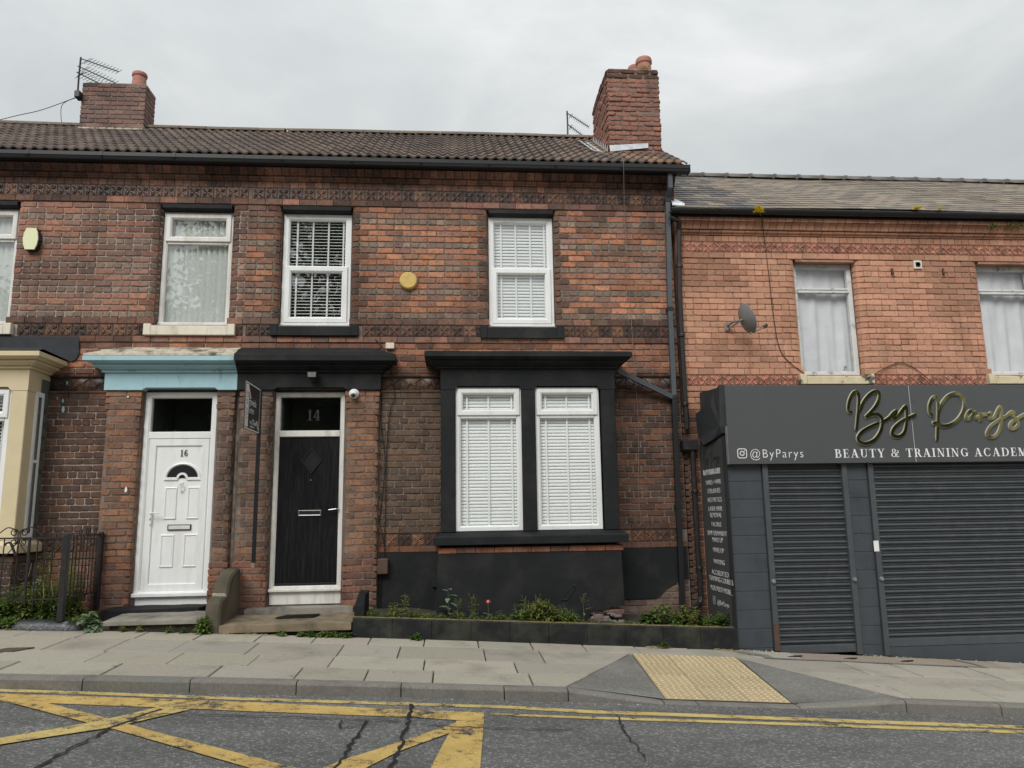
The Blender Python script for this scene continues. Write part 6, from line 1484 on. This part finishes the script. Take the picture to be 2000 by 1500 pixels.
def bpoly(pts, mat, k): obj('flag_stripe', MB().add([(XF+.0003*k, y0_+u*lb_, zb_+v*hb_) for u, v in pts], [tuple(range(len(pts)))]), M[mat], FS)
bpoly(((.205, .93), (.24, .93), (.43, .68), (.37, .67)), 'red', 1); bpoly(((.205, .92), (.205, .84), (.33, .66), (.37, .67)), 'white', 1); bpoly(((.205, .83), (.205, .74), (.27, .655), (.33, .66)), 'green', 1)
bpoly(((.82, .26), (.96, .29), (.96, .16), (.93, .13)), 'red', 1); bpoly(((.77, .25), (.82, .26), (.95, .09), (.93, .06)), 'white', 1); bpoly(((.72, .24), (.77, .25), (.93, .05), (.90, .03)), 'green', 1)
def btext(s, size, u, v, rot=0, mat='white', sx=1., spacing=1., align='LEFT'):
    me = text_mesh(s, size, M[mat], 'lettering', .0006, align, spacing); o = bpy.data.objects.new('lettering', me); COL.objects.link(o)
    o.matrix_world = Matrix.Translation((XF+.0016, y0_+u*lb_, zb_+v*hb_)) @ Matrix(((0, 0, 1, 0), (1, 0, 0, 0), (0, 1, 0, 0), (0, 0, 0, 1))) @ Matrix.Rotation(rot, 4, 'Z') @ Matrix.Diagonal((sx, 1, 1, 1)); attach(o, FS)
btext('Entwistle', .135, .21, .60, sx=.82, spacing=.92); btext('Green', .135, .21, .43, sx=.82, spacing=.92); btext('FOR SALE', .075, .133, .5, PI/2, 'red', .95, 1.12, 'CENTER'); btext('Maghull', .03, .55, .235, align='CENTER'); btext('0151 525 0099', .062, .55, .165, align='CENTER', sx=.8); btext('entwistlegreen.co.uk', .026, .5, .09, align='CENTER')
for z in (zt_-.09, zb_+.06): obj('bolt', MB().lathe([(.008, 0), (.007, -.006), (.002, -.007)], (BX+.0, -.3005, z), 'y', 8), M['chrome'], FS)

# alarm boxes
AL = thing('alarm_box', 'round faded yellow alarm box on brick wall between upstairs windows', 'alarm', (*W(797, 548, -.05)[:1], 0, W(797, 548, -.05)[1]))
ax, az = W(797.5, 547.5, -.06); obj('case', MB().lathe([(.118, .0), (.120, -.05), (.118, -.062), (.112, -.068), (.106, -.071), (.02, -.073)], (ax, -.006, az), 'y', 32), M['yellowbox'], AL)
obj('rim', MB().lathe([(.124, 0), (.126, -.03), (.121, -.052), (.119, -.052)], (ax, -.005, az), 'y', 32), M['yellowbox'], AL)
AB = thing('alarm_box', 'pale lime alarm box with black sides beside left upstairs window', 'alarm', (*W(63, 467, 0)[:1], 0, W(63, 467, 0)[1]))
ax, az = W(59.5, 466, -.09); o_ = [(-.06, .15), (.06, .15), (.085, .09), (.098, .0), (.085, -.09), (.06, -.15), (-.06, -.15), (-.085, -.09), (-.098, 0), (-.085, .09)]
obj('cover', MB().poly([(ax+a, az+b) for a, b in o_], -.094, -.076), M['creambox'], AB); obj('back_box', MB().poly([(ax+a*1.06, az+b*1.04) for a, b in o_], -.075, .0), M['blackgloss'], AB)
# security camera on the right-hand door pier
cx_, cz_ = W(691, 768, -.15)
CC = thing('security_camera', 'white dome security camera under black canopy beside black door', 'camera', (cx_, -.11, cz_))
obj('mount', MB().lathe([(.068, 0), (.070, -.012), (.060, -.035), (.045, -.04)], (cx_, -.104, cz_), 'y', 20), M['white'], CC, smooth=True)
ball = MB(); bc = Vector((cx_+.0, -.165, cz_-.012)); 
ball.lathe([(.052*math.sin(q), -.052*math.cos(q)) for q in [i*PI/9+.12 for i in range(9)]], tuple(bc), 'y', 18); obj('eyeball', ball, M['white'], CC, smooth=True)
obj('lens', MB().lathe([(.030, 0), (.028, -.014), (.012, -.018)], (bc.x, bc.y-.040, bc.z-.022), 'y', 14), M['blackgloss'], CC)
fx_, fz_ = W(610, 732, -.25)
FL = thing('floodlight', 'small dark floodlight fixed to black canopy above black door', 'light', (fx_, -.14, fz_))
obj('lamp_head', MB().add([(fx_-.062, -.30, fz_+.035), (fx_+.062, -.30, fz_+.035), (fx_+.066, -.20, fz_+.055), (fx_-.066, -.20, fz_+.055), (fx_-.058, -.285, fz_-.04), (fx_+.058, -.285, fz_-.04), (fx_+.055, -.20, fz_-.04), (fx_-.055, -.20, fz_-.04)], [(0, 1, 2, 3), (4, 7, 6, 5), (0, 4, 5, 1), (1, 5, 6, 2), (2, 6, 7, 3), (3, 7, 4, 0)]), M['iron'], FL)
obj('lens', MB().add([(fx_-.052, -.2985, fz_+.026), (fx_+.052, -.2985, fz_+.026), (fx_+.049, -.289, fz_-.034), (fx_-.049, -.289, fz_-.034)], [(0, 1, 2, 3)]), M['alu'], FL); obj('bracket', MB().tube([(fx_, -.22, fz_-.03), (fx_+.01, -.17, fz_-.07), (fx_+.01, -.13, fz_-.075)], .018, 8), M['iron'], FL)
wx, wz = W(762, 676, -.02); solo('junction_box', MB().bev(wx-.058, wx+.058, -.055, -.006, wz-.042, wz+.042, .006), M['sillw'], 'small white junction box on brick wall above black canopy', 'box', (wx, -.02, wz))
bx_, bz_ = W(749, 1106, -.05); MBX = thing('meter_box', 'small rusty brown box at the foot of wall beside black door pier', 'box', (bx_, -.02, bz_)); obj('case', MB().bev(bx_-.075, bx_+.065, -.12, -.018, bz_-.10, bz_+.10, .012), M['rust'], MBX); obj('lid', MB().bev(bx_-.068, bx_+.058, -.128, -.121, bz_-.09, bz_+.09, .003), M['rust'], MBX)
obj('conduit', MB().tube([(bx_-.04, -.03, bz_-.1), (bx_-.045, -.03, .3)], .014, 8), M['black'], MBX)
vx, vz = W(1792, 517, -.02); VT = thing('wall_vent', 'small square white vent in painted brick between shop windows', 'vent', (vx, 0, vz)); obj('frame', ring(MB(), vx-.062, vx+.062, vz-.062, vz+.062, [(0, 0), (0, -.03), (.025, -.032), (.03, 0)]), M['sillw'], VT); obj('flue', MB().lathe([(.036, -.008), (.036, -.04), (.030, -.04), (.029, -.008)], (vx, 0, vz), 'y', 16), M['gdark'], VT)
# satellite dish
mx, mz = W(1421, 637, -.02); dx_, dz_ = W(1457, 623, -.36)
DI = thing('satellite_dish', 'grey satellite dish on bracket fixed to painted brick wall', 'satellite dish', (mx, 0, mz))
obj('wall_plate', MB().bev(mx-.04, mx+.03, -.03, -.006, mz-.07, mz+.05, .004), M['alu'], DI)
obj('arm', MB().tube([(mx-.01, -.02, mz), (mx+.03, -.14, mz+.03), (dx_-.07, -.30, dz_-.01), (dx_-.03, -.34, dz_)], .016, 8), M['alu'], DI); obj('arm', MB().tube([(mx-.0, -.02, mz-.05), (mx+.10, -.2, mz+.02)], .010, 6), M['alu'], DI)
nv = Vector((.90, .12, .32)).normalized(); av = nv.orthogonal().normalized(); bv = nv.cross(av); V = []
zv = (Vector((0, 0, 1))-nv*nv.z).normalized(); hv = nv.cross(zv)
for r_, off in ((.0, .0), (.5, .012), (.8, .031), (1.0, .05), (1.02, .046), (1.0, .042), (.5, .004), (.0, -.008)):
    for k in range(24): q = 2*PI*k/24; V.append(tuple(Vector((dx_, -.36, dz_))+nv*(off-.025)+hv*math.cos(q)*.195*r_+zv*math.sin(q)*.215*r_))
obj('reflector', MB().add(V, [(i*24+k, i*24+(k+1) % 24, (i+1)*24+(k+1) % 24, (i+1)*24+k) for i in range(7) for k in range(24)]), M['alu'], DI, smooth=True)
dc = Vector((dx_, -.36, dz_)); lowp = dc-zv*.21; lnb = lowp+nv*.22+zv*.02
obj('feed_arm', MB().tube([tuple(lowp-nv*.03), tuple(lnb)], .011, 6), M['alu'], DI); obj('receiver', MB().tube([tuple(lnb-nv*.01), tuple(lnb+nv*.05+zv*.02)], .024, 10), M['gdark'], DI)
def cable(pts, r, mat, label, name='cable'):
    q = catmull3(pts); o = pts[-1]; return solo(name, MB().tube(q, r, 5), M[mat], label, 'cable', q[-1])
def catmull3(P, n=6):
    out = []; P = [Vector(p) for p in P]; P = [P[0]]+P+[P[-1]]
    for i in range(1, len(P)-2):
        for k in range(n):
            t = k/n; a, b, c, d_ = P[i-1], P[i], P[i+1], P[i+2]; out.append(tuple(.5*((2*b)+(-a+c)*t+(2*a-5*b+4*c-d_)*t*t+(-a+3*b-3*c+d_)*t**3)))
    out.append(tuple(P[-2])); return out
cable([P3(1212, 302, -.24), P3(1217, 314, -.31), P3(1218, 330, -.31), P3(1220, 420, -.03), P3(1226, 520, -.03), P3(1234, 640, -.035), P3(1241, 740, -.03), P3(1247, 840, -.02), P3(1247, 960, -.02), P3(1252, 1018, -.02), P3(1246, 1027, -.02)], .0045, 'cable', 'thin pale cable hanging from gutter down wall right of black bay')
ridge0 = on_slope(W(1080, 268, 2.2)[0], SL-.05); tp_ = [ridge0]
for px, s in ((1092, SL*.78), (1112, SL*.62), (1135, SL*.47), (1165, SL*.28), (1192, SL*.12), (1206, .0)):
    yy = EY+s*math.cos(PA); tp_.append((W(px, 290, yy)[0], yy, EZ+s*math.sin(PA)+.055))
cable(tp_, .006, 'cable', 'pale cable trailing down brown roof tiles to the gutter')
cable([P3(733, 663, -.03), P3(745, 676, -.04), P3(758, 700, -.04), P3(771, 770, -.03), P3(762, 800, -.03), P3(755, 880, -.03), P3(753, 960, -.03), P3(751, 1060, -.03), P3(750, 1090, -.05)], .006, 'bcable', 'black cable running down brickwork to rusty brown meter box')
cable([P3(746, 770, -.02), P3(744, 830, -.03), P3(752, 900, -.02), P3(745, 985, -.02), P3(741, 1020, -.02), P3(746, 1040, -.03), P3(752, 1075, -.04)], .005, 'bcable', 'looped black cable beside door pier above meter box')
cable([P3(1487, 420, -.25), P3(1493, 470, -.03), P3(1502, 540, -.02), P3(1511, 620, -.02), P3(1527, 690, -.02), P3(1571, 730, -.03)], .006, 'bcable', 'black cable crossing painted brick wall towards shop window sill')
cable([P3(1464, 660, -.015), P3(1466, 750, -.015)], .007, 'terracotta', 'brick coloured cable dropping below satellite dish')
cable([P3(1690, 742, -.1), P3(1735, 716, -.03), P3(1762, 709, -.03), P3(1790, 722, -.03), P3(1818, 745, -.1)], .006, 'bcable', 'looped black cable above grey fascia between shop sills')
wl = [P3(-320, 320, 1.0), P3(0, 234, 1.6), P3(80, 215, 1.8), P3(149, 190, 2.0)]; cable(wl, .006, 'bcable', 'overhead black wire reaching far chimney aerial')
cable([P3(149, 191, 2.0), P3(132, 197, 2.0), P3(121, 206, 2.05), P3(119, 225, 2.1), P3(122, 252, 2.15)], .005, 'bcable', 'slack black wire drooping onto ridge beside far chimney')
# aerials
def aerial(mast, booms, Y, label, nel, elen):
    A = thing('tv_aerial', label, 'aerial', P3(*mast[0], Y)); obj('mast', MB().tube([P3(*p, Y) for p in mast], .015, 8), M['iron'], A)
    ed = Vector((.25, .60, .75)).normalized()
    for (a, b), n in zip(booms, nel):
        p, q = Vector(P3(*a, Y)), Vector(P3(*b, Y-.25)); obj('boom', MB().tube([tuple(p), tuple(q)], .009, 6), M['iron'], A)
        for i in range(n):
            c = p.lerp(q, .22+.78*i/(n-1)); l = elen*(1-.3*i/n); obj('element', MB().tube([tuple(c-ed*l/2), tuple(c+ed*l/2)], .004, 4), M['iron'], A)
        for k in range(3):
            c = p.lerp(q, .10+.05*k)+Vector((0, 0, (k-1.5)*.035)); obj('reflector_bar', MB().tube([tuple(c-ed*elen*.35), tuple(c+ed*elen*.35)], .004, 4), M['iron'], A)
    return A
a16 = aerial([(151, 192), (154, 150), (158, 112)], [((157, 114), (232, 140)), ((152, 129), (225, 162)), ((150, 141), (194, 163))], 1.95, 'tall triple black aerial strapped to far chimney', (10, 10, 7), .26)
obj('clamp', MB().bev(-6.26, -6.17, 1.90, 2.05, W(151, 182, 1.95)[1]-.09, W(151, 182, 1.95)[1]+.03, .01), M['iron'], a16)
aerial([(1109, 275), (1108.5, 240), (1107.5, 217)], [((1108, 221), (1150, 248)), ((1109, 243), (1143, 269))], 2.45, 'small grey double aerial rising behind the brown ridge', (11, 9), .22)

# ------------------------------------------------------------------ weeds
def leaf(mb, p, d, l, w, droop, up_=Vector((0, 0, 1))):
    d = d.normalized(); s = d.cross(up_); s = s.normalized() if s.length > 1e-4 else Vector((1, 0, 0)); a = Vector(p); V = []
    for t, ww in ((0, .12), (.35, 1), (.7, .8), (1, .02)):
        c = a+d*l*t-up_*droop*l*t*t; V += [tuple(c-s*w*ww/2+up_*.12*w*ww), tuple(c), tuple(c+s*w*ww/2+up_*.12*w*ww)]
    mb.add(V, [(3*i+k, 3*i+1+k, 3*i+4+k, 3*i+3+k) for i in range(3) for k in (0, 1)])
def weed(x, y, z, h, n, ll, lw, rr, lean=.25, stems=3, kind='lance'):
    mb = MB(); ll *= 1.25; lw *= 1.35; n = int(n*1.3)
    for s in range(stems):
        ll *= 1; a = rr.uniform(0, 2*PI); ln = rr.uniform(0, lean); hh = h*rr.uniform(.6, 1); top = Vector((x+math.cos(a)*ln*hh, y+math.sin(a)*ln*hh*.7, z+hh)); b = Vector((x+rr.uniform(-.02, .02), y+rr.uniform(-.02, .02), z))
        mid = b.lerp(top, .5)+Vector((rr.uniform(-.02, .02), rr.uniform(-.02, .02), 0)); mb.tube([tuple(b), tuple(mid), tuple(top)], [.004, .003, .0015], 4)
        for i in range(n):
            t = rr.uniform(.08, 1); p = b.lerp(mid, t*2) if t < .5 else mid.lerp(top, t*2-1); q = i*2.4+rr.uniform(-.4, .4); k = (1.15-.6*t)
            leaf(mb, p, Vector((math.cos(q), math.sin(q), rr.uniform(.1, .7))), ll*k*rr.uniform(.7, 1.2), lw*k, rr.uniform(.1, .6))
        if kind == 'bud':
            for i in range(5): p = mid.lerp(top, rr.uniform(.5, 1)); e = p+Vector((rr.uniform(-.04, .04), rr.uniform(-.03, .03), rr.uniform(.02, .07))); mb.tube([tuple(p), tuple(e), tuple(e+Vector((0, 0, .018)))], [.0012, .0018, .005], 4)
    return mb
rr = random.Random(5)
def bedz(x, y): return ptop(x)-.04+.05*(y+.84)
def add_weed(px, y, h, n, ll, lw, st, mat, label, group=None, kind='lance', zf=None, lean=.25, Y=None):
    x = W(px, 1195, y)[0] if px is not None else Y; z = (zf or bedz)(x, y)
    if px is not None: h *= 1.4; ll *= 1.15; n = int(n*1.2)
    o = solo('weed_plant', weed(x, y, z, h, n, ll, lw, rr, lean, st, kind), M[mat if mat != 'leaf' else rr.choice(('leaf', 'leaf', 'leaf2', 'leaf3'))], label, 'weed', (x, y, z), group); return o
gl = 'low green weed sprouting along black planter wall'
for px in (722, 735, 752, 760, 805, 815, 832, 845, 860, 903, 926, 940, 958, 975, 985, 1000, 1095, 1122): add_weed(px, rr.uniform(-.78, -.68), rr.uniform(.05, .11), 7, .06, .018, 3, 'leaf', gl, 'low weeds along the planter')
add_weed(789, -.70, .30, 12, .075, .026, 2, 'leaf', 'tall single leafy weed spike left of black bay plinth', lean=.1)
add_weed(772, -.70, .17, 12, .075, .026, 3, 'leaf', 'bushy dark weed beside tall leafy spike in planter')
add_weed(876, -.68, .29, 8, .11, .06, 1, 'leafgrey', 'pale crinkled grey green poppy plant before black plinth', lean=.08)
add_weed(925, -.68, .22, 6, .07, .018, 2, 'leaf', 'thin budded weed right of pale crinkled poppy plant', kind='bud', lean=.3)
add_weed(897, -.70, .20, 6, .07, .018, 2, 'leaf', 'short budded weed beside pale crinkled poppy plant', kind='bud', lean=.2)
for px, h in ((1030, .14), (1040, .22), (1052, .17), (1065, .15), (1082, .15), (1098, .12), (1016, .14), (1058, .20), (1072, .20), (1110, .10)): add_weed(px, rr.uniform(-.75, -.64), h, 13, .11, .024, 3, 'leaf', 'clump forming weed with long narrow leaves and buds in planter', 'long leaved clump in the planter', kind='bud', lean=.5)
add_weed(1139, -.68, .24, 5, .10, .022, 1, 'leaf', 'lone upright budded weed right of long leaved clump', kind='bud', lean=.12)
for px in (1262, 1280, 1300, 1322, 1342): add_weed(px, rr.uniform(-.75, -.45), rr.uniform(.10, .22), 16, .075, .04, 4, 'leaf', 'broad leaved weed around shoe of cast iron downpipe', 'broad leaved weeds by the downpipe', lean=.5)
for px in (1352, 1366, 1380, 1394, 1406, 1416): add_weed(px, rr.uniform(-.8, -.6), rr.uniform(.09, .16), 20, .05, .03, 5, 'leaf', 'dense small leaved weed at foot of service list panel', 'weeds under the service panel', lean=.6)
# poppy
px_, y_ = 953, -.70; x_, z_ = W(953, 1175, y_)[0], bedz(W(953, 1175, y_)[0], y_)
PO = thing('poppy', 'single red poppy flower with white centre in planter', 'flower', (x_, y_, z_)); ht = W(953, 1174, y_)[1]
obj('stem', MB().tube([(x_, y_, z_), (x_+.004, y_, (z_+ht)/2), (x_, y_, ht)], .0025, 5), M['leaf'], PO); lm = MB()
for i in range(5): leaf(lm, (x_, y_, z_+.02*i), Vector((math.cos(i*2.3), math.sin(i*2.3), .5)), .09, .035, .3)
obj('leaves', lm, M['leafgrey'], PO)
V = [(x_, y_-.006, ht)]+[(x_+.030*(1+.12*math.sin(3*k))*math.cos(k*PI/7), y_-.022-.004*math.sin(2*k), ht+.026*math.sin(k*PI/7)) for k in range(14)]; obj('petals', MB().add(V, [(0, 1+k, 1+(k+1) % 14) for k in range(14)]), M['red'], PO); obj('heart', MB().lathe([(.010, 0), (.009, -.012), (.003, -.014)], (x_, y_-.014, ht), 'y', 8), M['white'], PO)
# behind the railing: a thicket
gz_ = lambda x, y: .40-.02*(x+4.5)
for i in range(75):
    x = rr.uniform(-5.7, -4.47); y = rr.uniform(-.86, -.35); add_weed(None, y, rr.uniform(.18, .5), 18, .095, .026, 4, 'leaf', 'feathery green weed in thicket behind iron railing', 'weeds behind the railing', zf=gz_, lean=.45, Y=x)
for i in range(14):
    x = rr.uniform(-4.80, -4.46); y = rr.uniform(-.75, -.3); add_weed(None, y, rr.uniform(.5, .85), 26, .075, .02, 3, 'leaf', 'tall leafy weed reaching railing top beside corner post', 'tall weeds by the corner post', zf=gz_, lean=.15, Y=x)
add_weed(None, -.62, .62, 9, .16, .085, 1, 'leafgrey', 'tall grey green poppy plant with big leaves behind gate', zf=gz_, lean=.1, Y=-4.86)
for i in range(9):
    x = rr.uniform(-5.6, -4.95); add_weed(None, -1.0, rr.uniform(.08, .17), 14, .07, .018, 4, 'leaf', 'low spreading weed spilling onto pavement below iron gate', 'weeds spilling under the gate', zf=lambda x, y: pz(x, y)+.04, lean=.8, Y=x)
for q, (x, h) in enumerate(((-4.13, .22), (-4.06, .12))): add_weed(None, -.98, h, 12, .13, .075, 2, 'leafgrey', ('large pale lobed weed at corner of grey step', 'small pale lobed weed against edge of grey step')[q], zf=lambda x, y: pz(x, y), lean=.3, Y=x)
add_weed(None, -.96, .20, 26, .085, .028, 5, 'leaf', 'bushy bright weed growing at foot of stone wing', zf=lambda x, y: pz(x, y), lean=.45, Y=-2.84)
for x in (-3.72, -3.55, -3.2, -3.05): add_weed(None, -.97, rr.uniform(.05, .12), 8, .05, .02, 3, 'leaf', 'tiny weed in crack below grey stone step', 'tiny weeds below the grey step', zf=lambda x, y: pz(x, y), Y=x)
for x in (-1.95, -1.72, -1.62, -1.5, -1.42, -1.35, -1.25, -1.18): add_weed(None, -.98, rr.uniform(.05, .13), 12, .06, .025, 4, 'leaf', 'small weed tuft under brown sandstone step', 'weed tufts under the sandstone step', zf=lambda x, y: pz(x, y), lean=.6, Y=x)
for x, l in ((-.42, 'small weed at foot of planter wall near its left end'), (2.52, 'flat green weed clump on pavement against planter wall')): add_weed(None, -.985, .07, 16, .07, .028, 4, 'leaf', l, zf=lambda x, y: pz(x, y), lean=1.0, Y=x)
for x in (-4.95, -4.62, -4.72): 
    mb = MB(); z0 = gz_(x, -.7); mb.tube([(x, -.8, z0), (x+.02, -.8, z0+.3), (x+.05*rr.uniform(-1, 2), -.8, z0+rr.uniform(.45, .7))], [.006, .005, .003], 5); solo('dry_stalk', mb, M['straw'], 'pale dry upright stalk among weeds behind iron railing', 'stalk', (x, -.8, z0), 'dry stalks behind the railing')
# paint splashes, iron covers, wall hooks
for px, py, a, b in ((123, 783, .012, .03), (123.5, 800, .018, .055), (131, 748, .008, .03), (112, 778, .006, .02), (250, 775, .014, .014), (246, 957, .02, .04)):
    x, z = W(px, py, -.012 if px < 200 else -.108); yy = -.011 if px < 200 else -.109
    obj('paint_splash', MB().poly([(x+a*math.cos(k*PI/4)*rr.uniform(.7, 1.1), z+b*math.sin(k*PI/4)*rr.uniform(.7, 1.1)) for k in range(8)], yy-.003, yy), M['white'] if px > 200 else M['blue'], WALLS[H16])
M['castiron'] = plain('worn_cast_iron', (.10, .075, .06), .6, .2, 30, .4, 90, .003)
def cover(x, y, w, d_, mt): obj('access_cover', MB().add([(x+a*w+b*.05, y+b*d_, pz(x, y)+c) for c in (.0085, -.02) for a, b in ((-1, -1), (1, -1), (1, 1), (-1, 1))], [(0, 1, 2, 3)]+[(i, 4+i, 4+(i+1) % 4, (i+1) % 4) for i in range(4)]), M[mt], pave)
cover(-4.35, -2.05, .13, .10, 'castiron')
for x in (4.05, 4.72, 5.42): cover(x, -1.18, .055, .025, 'tar')
for px in (1742, 1842):
    x, z = W(px, 530, -.02); solo('wall_hook', MB().bev(x-.012, x+.012, -.035, -.005, z-.05, z+.045, .004).bev(x-.018, x+.018, -.05, -.036, z-.05, z-.015, .004), M['rust'], 'rusty iron hook on painted brick left of white vent' if px < 1800 else 'rusty iron hook on painted brick right of white vent', 'hook', (x, -.02, z))
# straw and litter at the step foot
st = MB()
for i in range(240):
    x = rr.choice((rr.uniform(-2.65, -1.9), rr.uniform(-5.0, -4.5), rr.uniform(3.1, 3.6), rr.uniform(2.3, 2.5))); y = -.985-abs(rr.gauss(0, .02)); z = pz(x, y)+.004; a = rr.uniform(-.5, .5); l = rr.uniform(.02, .07); st.tube([(x, y, z), (x+l*math.cos(a), y+l*math.sin(a)*.5, z+rr.uniform(0, .02))], .002, 3)
so_ = stuff('dry_grass_litter', st, M['straw']); tag(so_, 'dry straw litter lying along foot of steps and walls', 'litter')
gc = MB()
for i in range(900):
    x = rr.uniform(-1.1, 3.4); y = rr.uniform(-.84, -.5); z = bedz(x, y)+.01; leaf(gc, (x, y, z), Vector((rr.uniform(-1, 1), rr.uniform(-1, 1), rr.uniform(.3, 1.6))), rr.uniform(.02, .055), .012, .3)
for i in range(2600):
    x = rr.uniform(-6.2, -4.3); y = rr.uniform(-.9, -.1); z = gz_(x, y)+.01; leaf(gc, (x, y, z), Vector((rr.uniform(-1, 1), rr.uniform(-1, 1), rr.uniform(.3, 1.8))), rr.uniform(.04, .10), .014, .3)
gco = stuff('ground_cover', gc, M['leaf']); tag(gco, 'fine green ground cover in planter and front garden', 'ground cover')
# sedum in the shop gutter, ferns on its cornice, grass on the chimney
def clump(px, py, Y, w, h, n, mat, label, cat, name, group=None, lw=.012, ll=.03):
    x, z = W(px, py, Y); mb = MB()
    for i in range(n):
        u, v = rr.gauss(0, .38), rr.random(); leaf(mb, (x+u*w, Y+rr.uniform(-.05, .03), z+v*h*max(0, 1-u*u)), Vector((rr.uniform(-1, 1), rr.uniform(-1, .3), rr.uniform(-.2, 1))), ll*rr.uniform(.6, 1.3), lw, .3)
    return solo(name, mb, M[mat], label, cat, (x, Y, z), group)
clump(1481, 416, -.28, .085, .10, 420, 'sedum', 'bright yellow flowering clump overflowing the shop gutter', 'plant', 'sedum_clump')
clump(1790, 409, -.28, .07, .04, 160, 'sedum', 'small yellow flowering tuft on right part of shop gutter', 'plant', 'sedum_clump'); clump(1836, 409, -.28, .05, .03, 60, 'sedum', 'tiny yellow tuft beyond the small one on shop gutter', 'plant', 'sedum_clump')
gmo = clump(1390, 410, -.26, .38, .02, 260, 'straw', 'dry moss strip along left end of shop gutter', 'moss', 'gutter_moss'); gmo['kind'] = 'stuff'
for px in (1938, 1972, 1990): clump(px, 447, -.13, .07, .07, 60, 'leaf', 'small dark fern rooted in shop eaves cornice', 'fern', 'fern', 'ferns on the cornice', .014, .09)
clump(1650, 724, .0, .012, .07, 40, 'leaf', 'tiny green sprig standing on chipped cream sill', 'plant', 'sprig', None, .01, .03)
clump(1258, 137, .62, .10, .03, 90, 'straw', 'dry grass tuft growing on top of near chimney', 'grass', 'grass_tuft', None, .006, .09)

# ------------------------------------------------------------------ across the road: what the panes reflect
def tree(x, y, h, r, n, label, seed):
    q = random.Random(seed); z0 = rz(x, -9.3)+.05; T = thing('tree', label, 'tree', (x, y, z0), 'trees across the road'); mb = MB()
    mb.tube([(x, y, z0-.1), (x+.05, y, z0+h*.22), (x-.05, y+.1, z0+h*.45), (x, y, z0+h*.85)], [.28, .22, .16, .05], 10); tips = []
    for i in range(22):
        a = q.uniform(0, 6.28); t = q.uniform(.16, .8); b = Vector((x, y, z0+h*t)); rad = r*(.55+.45*math.sin(PI*min(1, (t-.2)/.8)))*q.uniform(.7, 1.05); e = b+Vector((math.cos(a)*rad, math.sin(a)*rad, q.uniform(.1, .28)*h)); mb.tube([tuple(b), tuple(b.lerp(e, .5)+Vector((0, 0, -.1))), tuple(e)], [.09, .05, .015], 6); tips += [b.lerp(e, .6), e, b.lerp(e, .85)]
    tips.append(Vector((x, y, z0+h*.92))); obj('trunk', mb, M['bark'], T); lm = MB()
    for i in range(n):
        c = q.choice(tips); s = r*.36; p = c+Vector((q.gauss(0, s*.55), q.gauss(0, s*.55), q.gauss(0, s*.45))); d_ = Vector((q.uniform(-1, 1), q.uniform(-1, 1), q.uniform(-.8, .6))).normalized(); sd = d_.orthogonal().normalized()*q.uniform(.07, .12); l = q.uniform(.18, .32)
        lm.add([tuple(p), tuple(p+d_*l*.5+sd), tuple(p+d_*l), tuple(p+d_*l*.5-sd)], [(0, 1, 2, 3)])
    obj('crown', lm, M['leafdark'], T, fix=False)
tree(-11.2, -19.0, 9.4, 3.0, 14000, 'tall leafy tree on far side of the road', 1); tree(-5.6, -19.5, 15.2, 4.0, 22000, 'tallest leafy tree on far side of the road', 2); tree(-16.5, -18.5, 9.8, 3.2, 6000, 'broad leafy tree on far side of the road beyond the tall ones', 3); tree(15.5, -19.5, 8.4, 3.6, 12000, 'lower rounded tree on far side of the road facing the shop', 4)
fwl = MB(); fwl.box(-30, 30, -13.7, -13.45, -1.5, 1.2); solo('garden_wall', fwl, M['terracotta'], 'long brick garden wall on the far side of the road', 'wall', (0, -13.6, 0))
hd = MB()
for i in range(6000):
    x = rr.uniform(-22, -4); y = -14.6+rr.gauss(0, .5); z = rz(x, -9)+rr.uniform(.2, 2.6); leaf(hd, (x, y, z), Vector((rr.uniform(-1, 1), rr.uniform(-1, 1), rr.uniform(-.5, 1))), .22, .12, .3)
hg = stuff('hedge', hd, M['leafdark']); tag(hg, 'dense green hedge behind far garden wall', 'hedge')
bpy.context.view_layer.update()
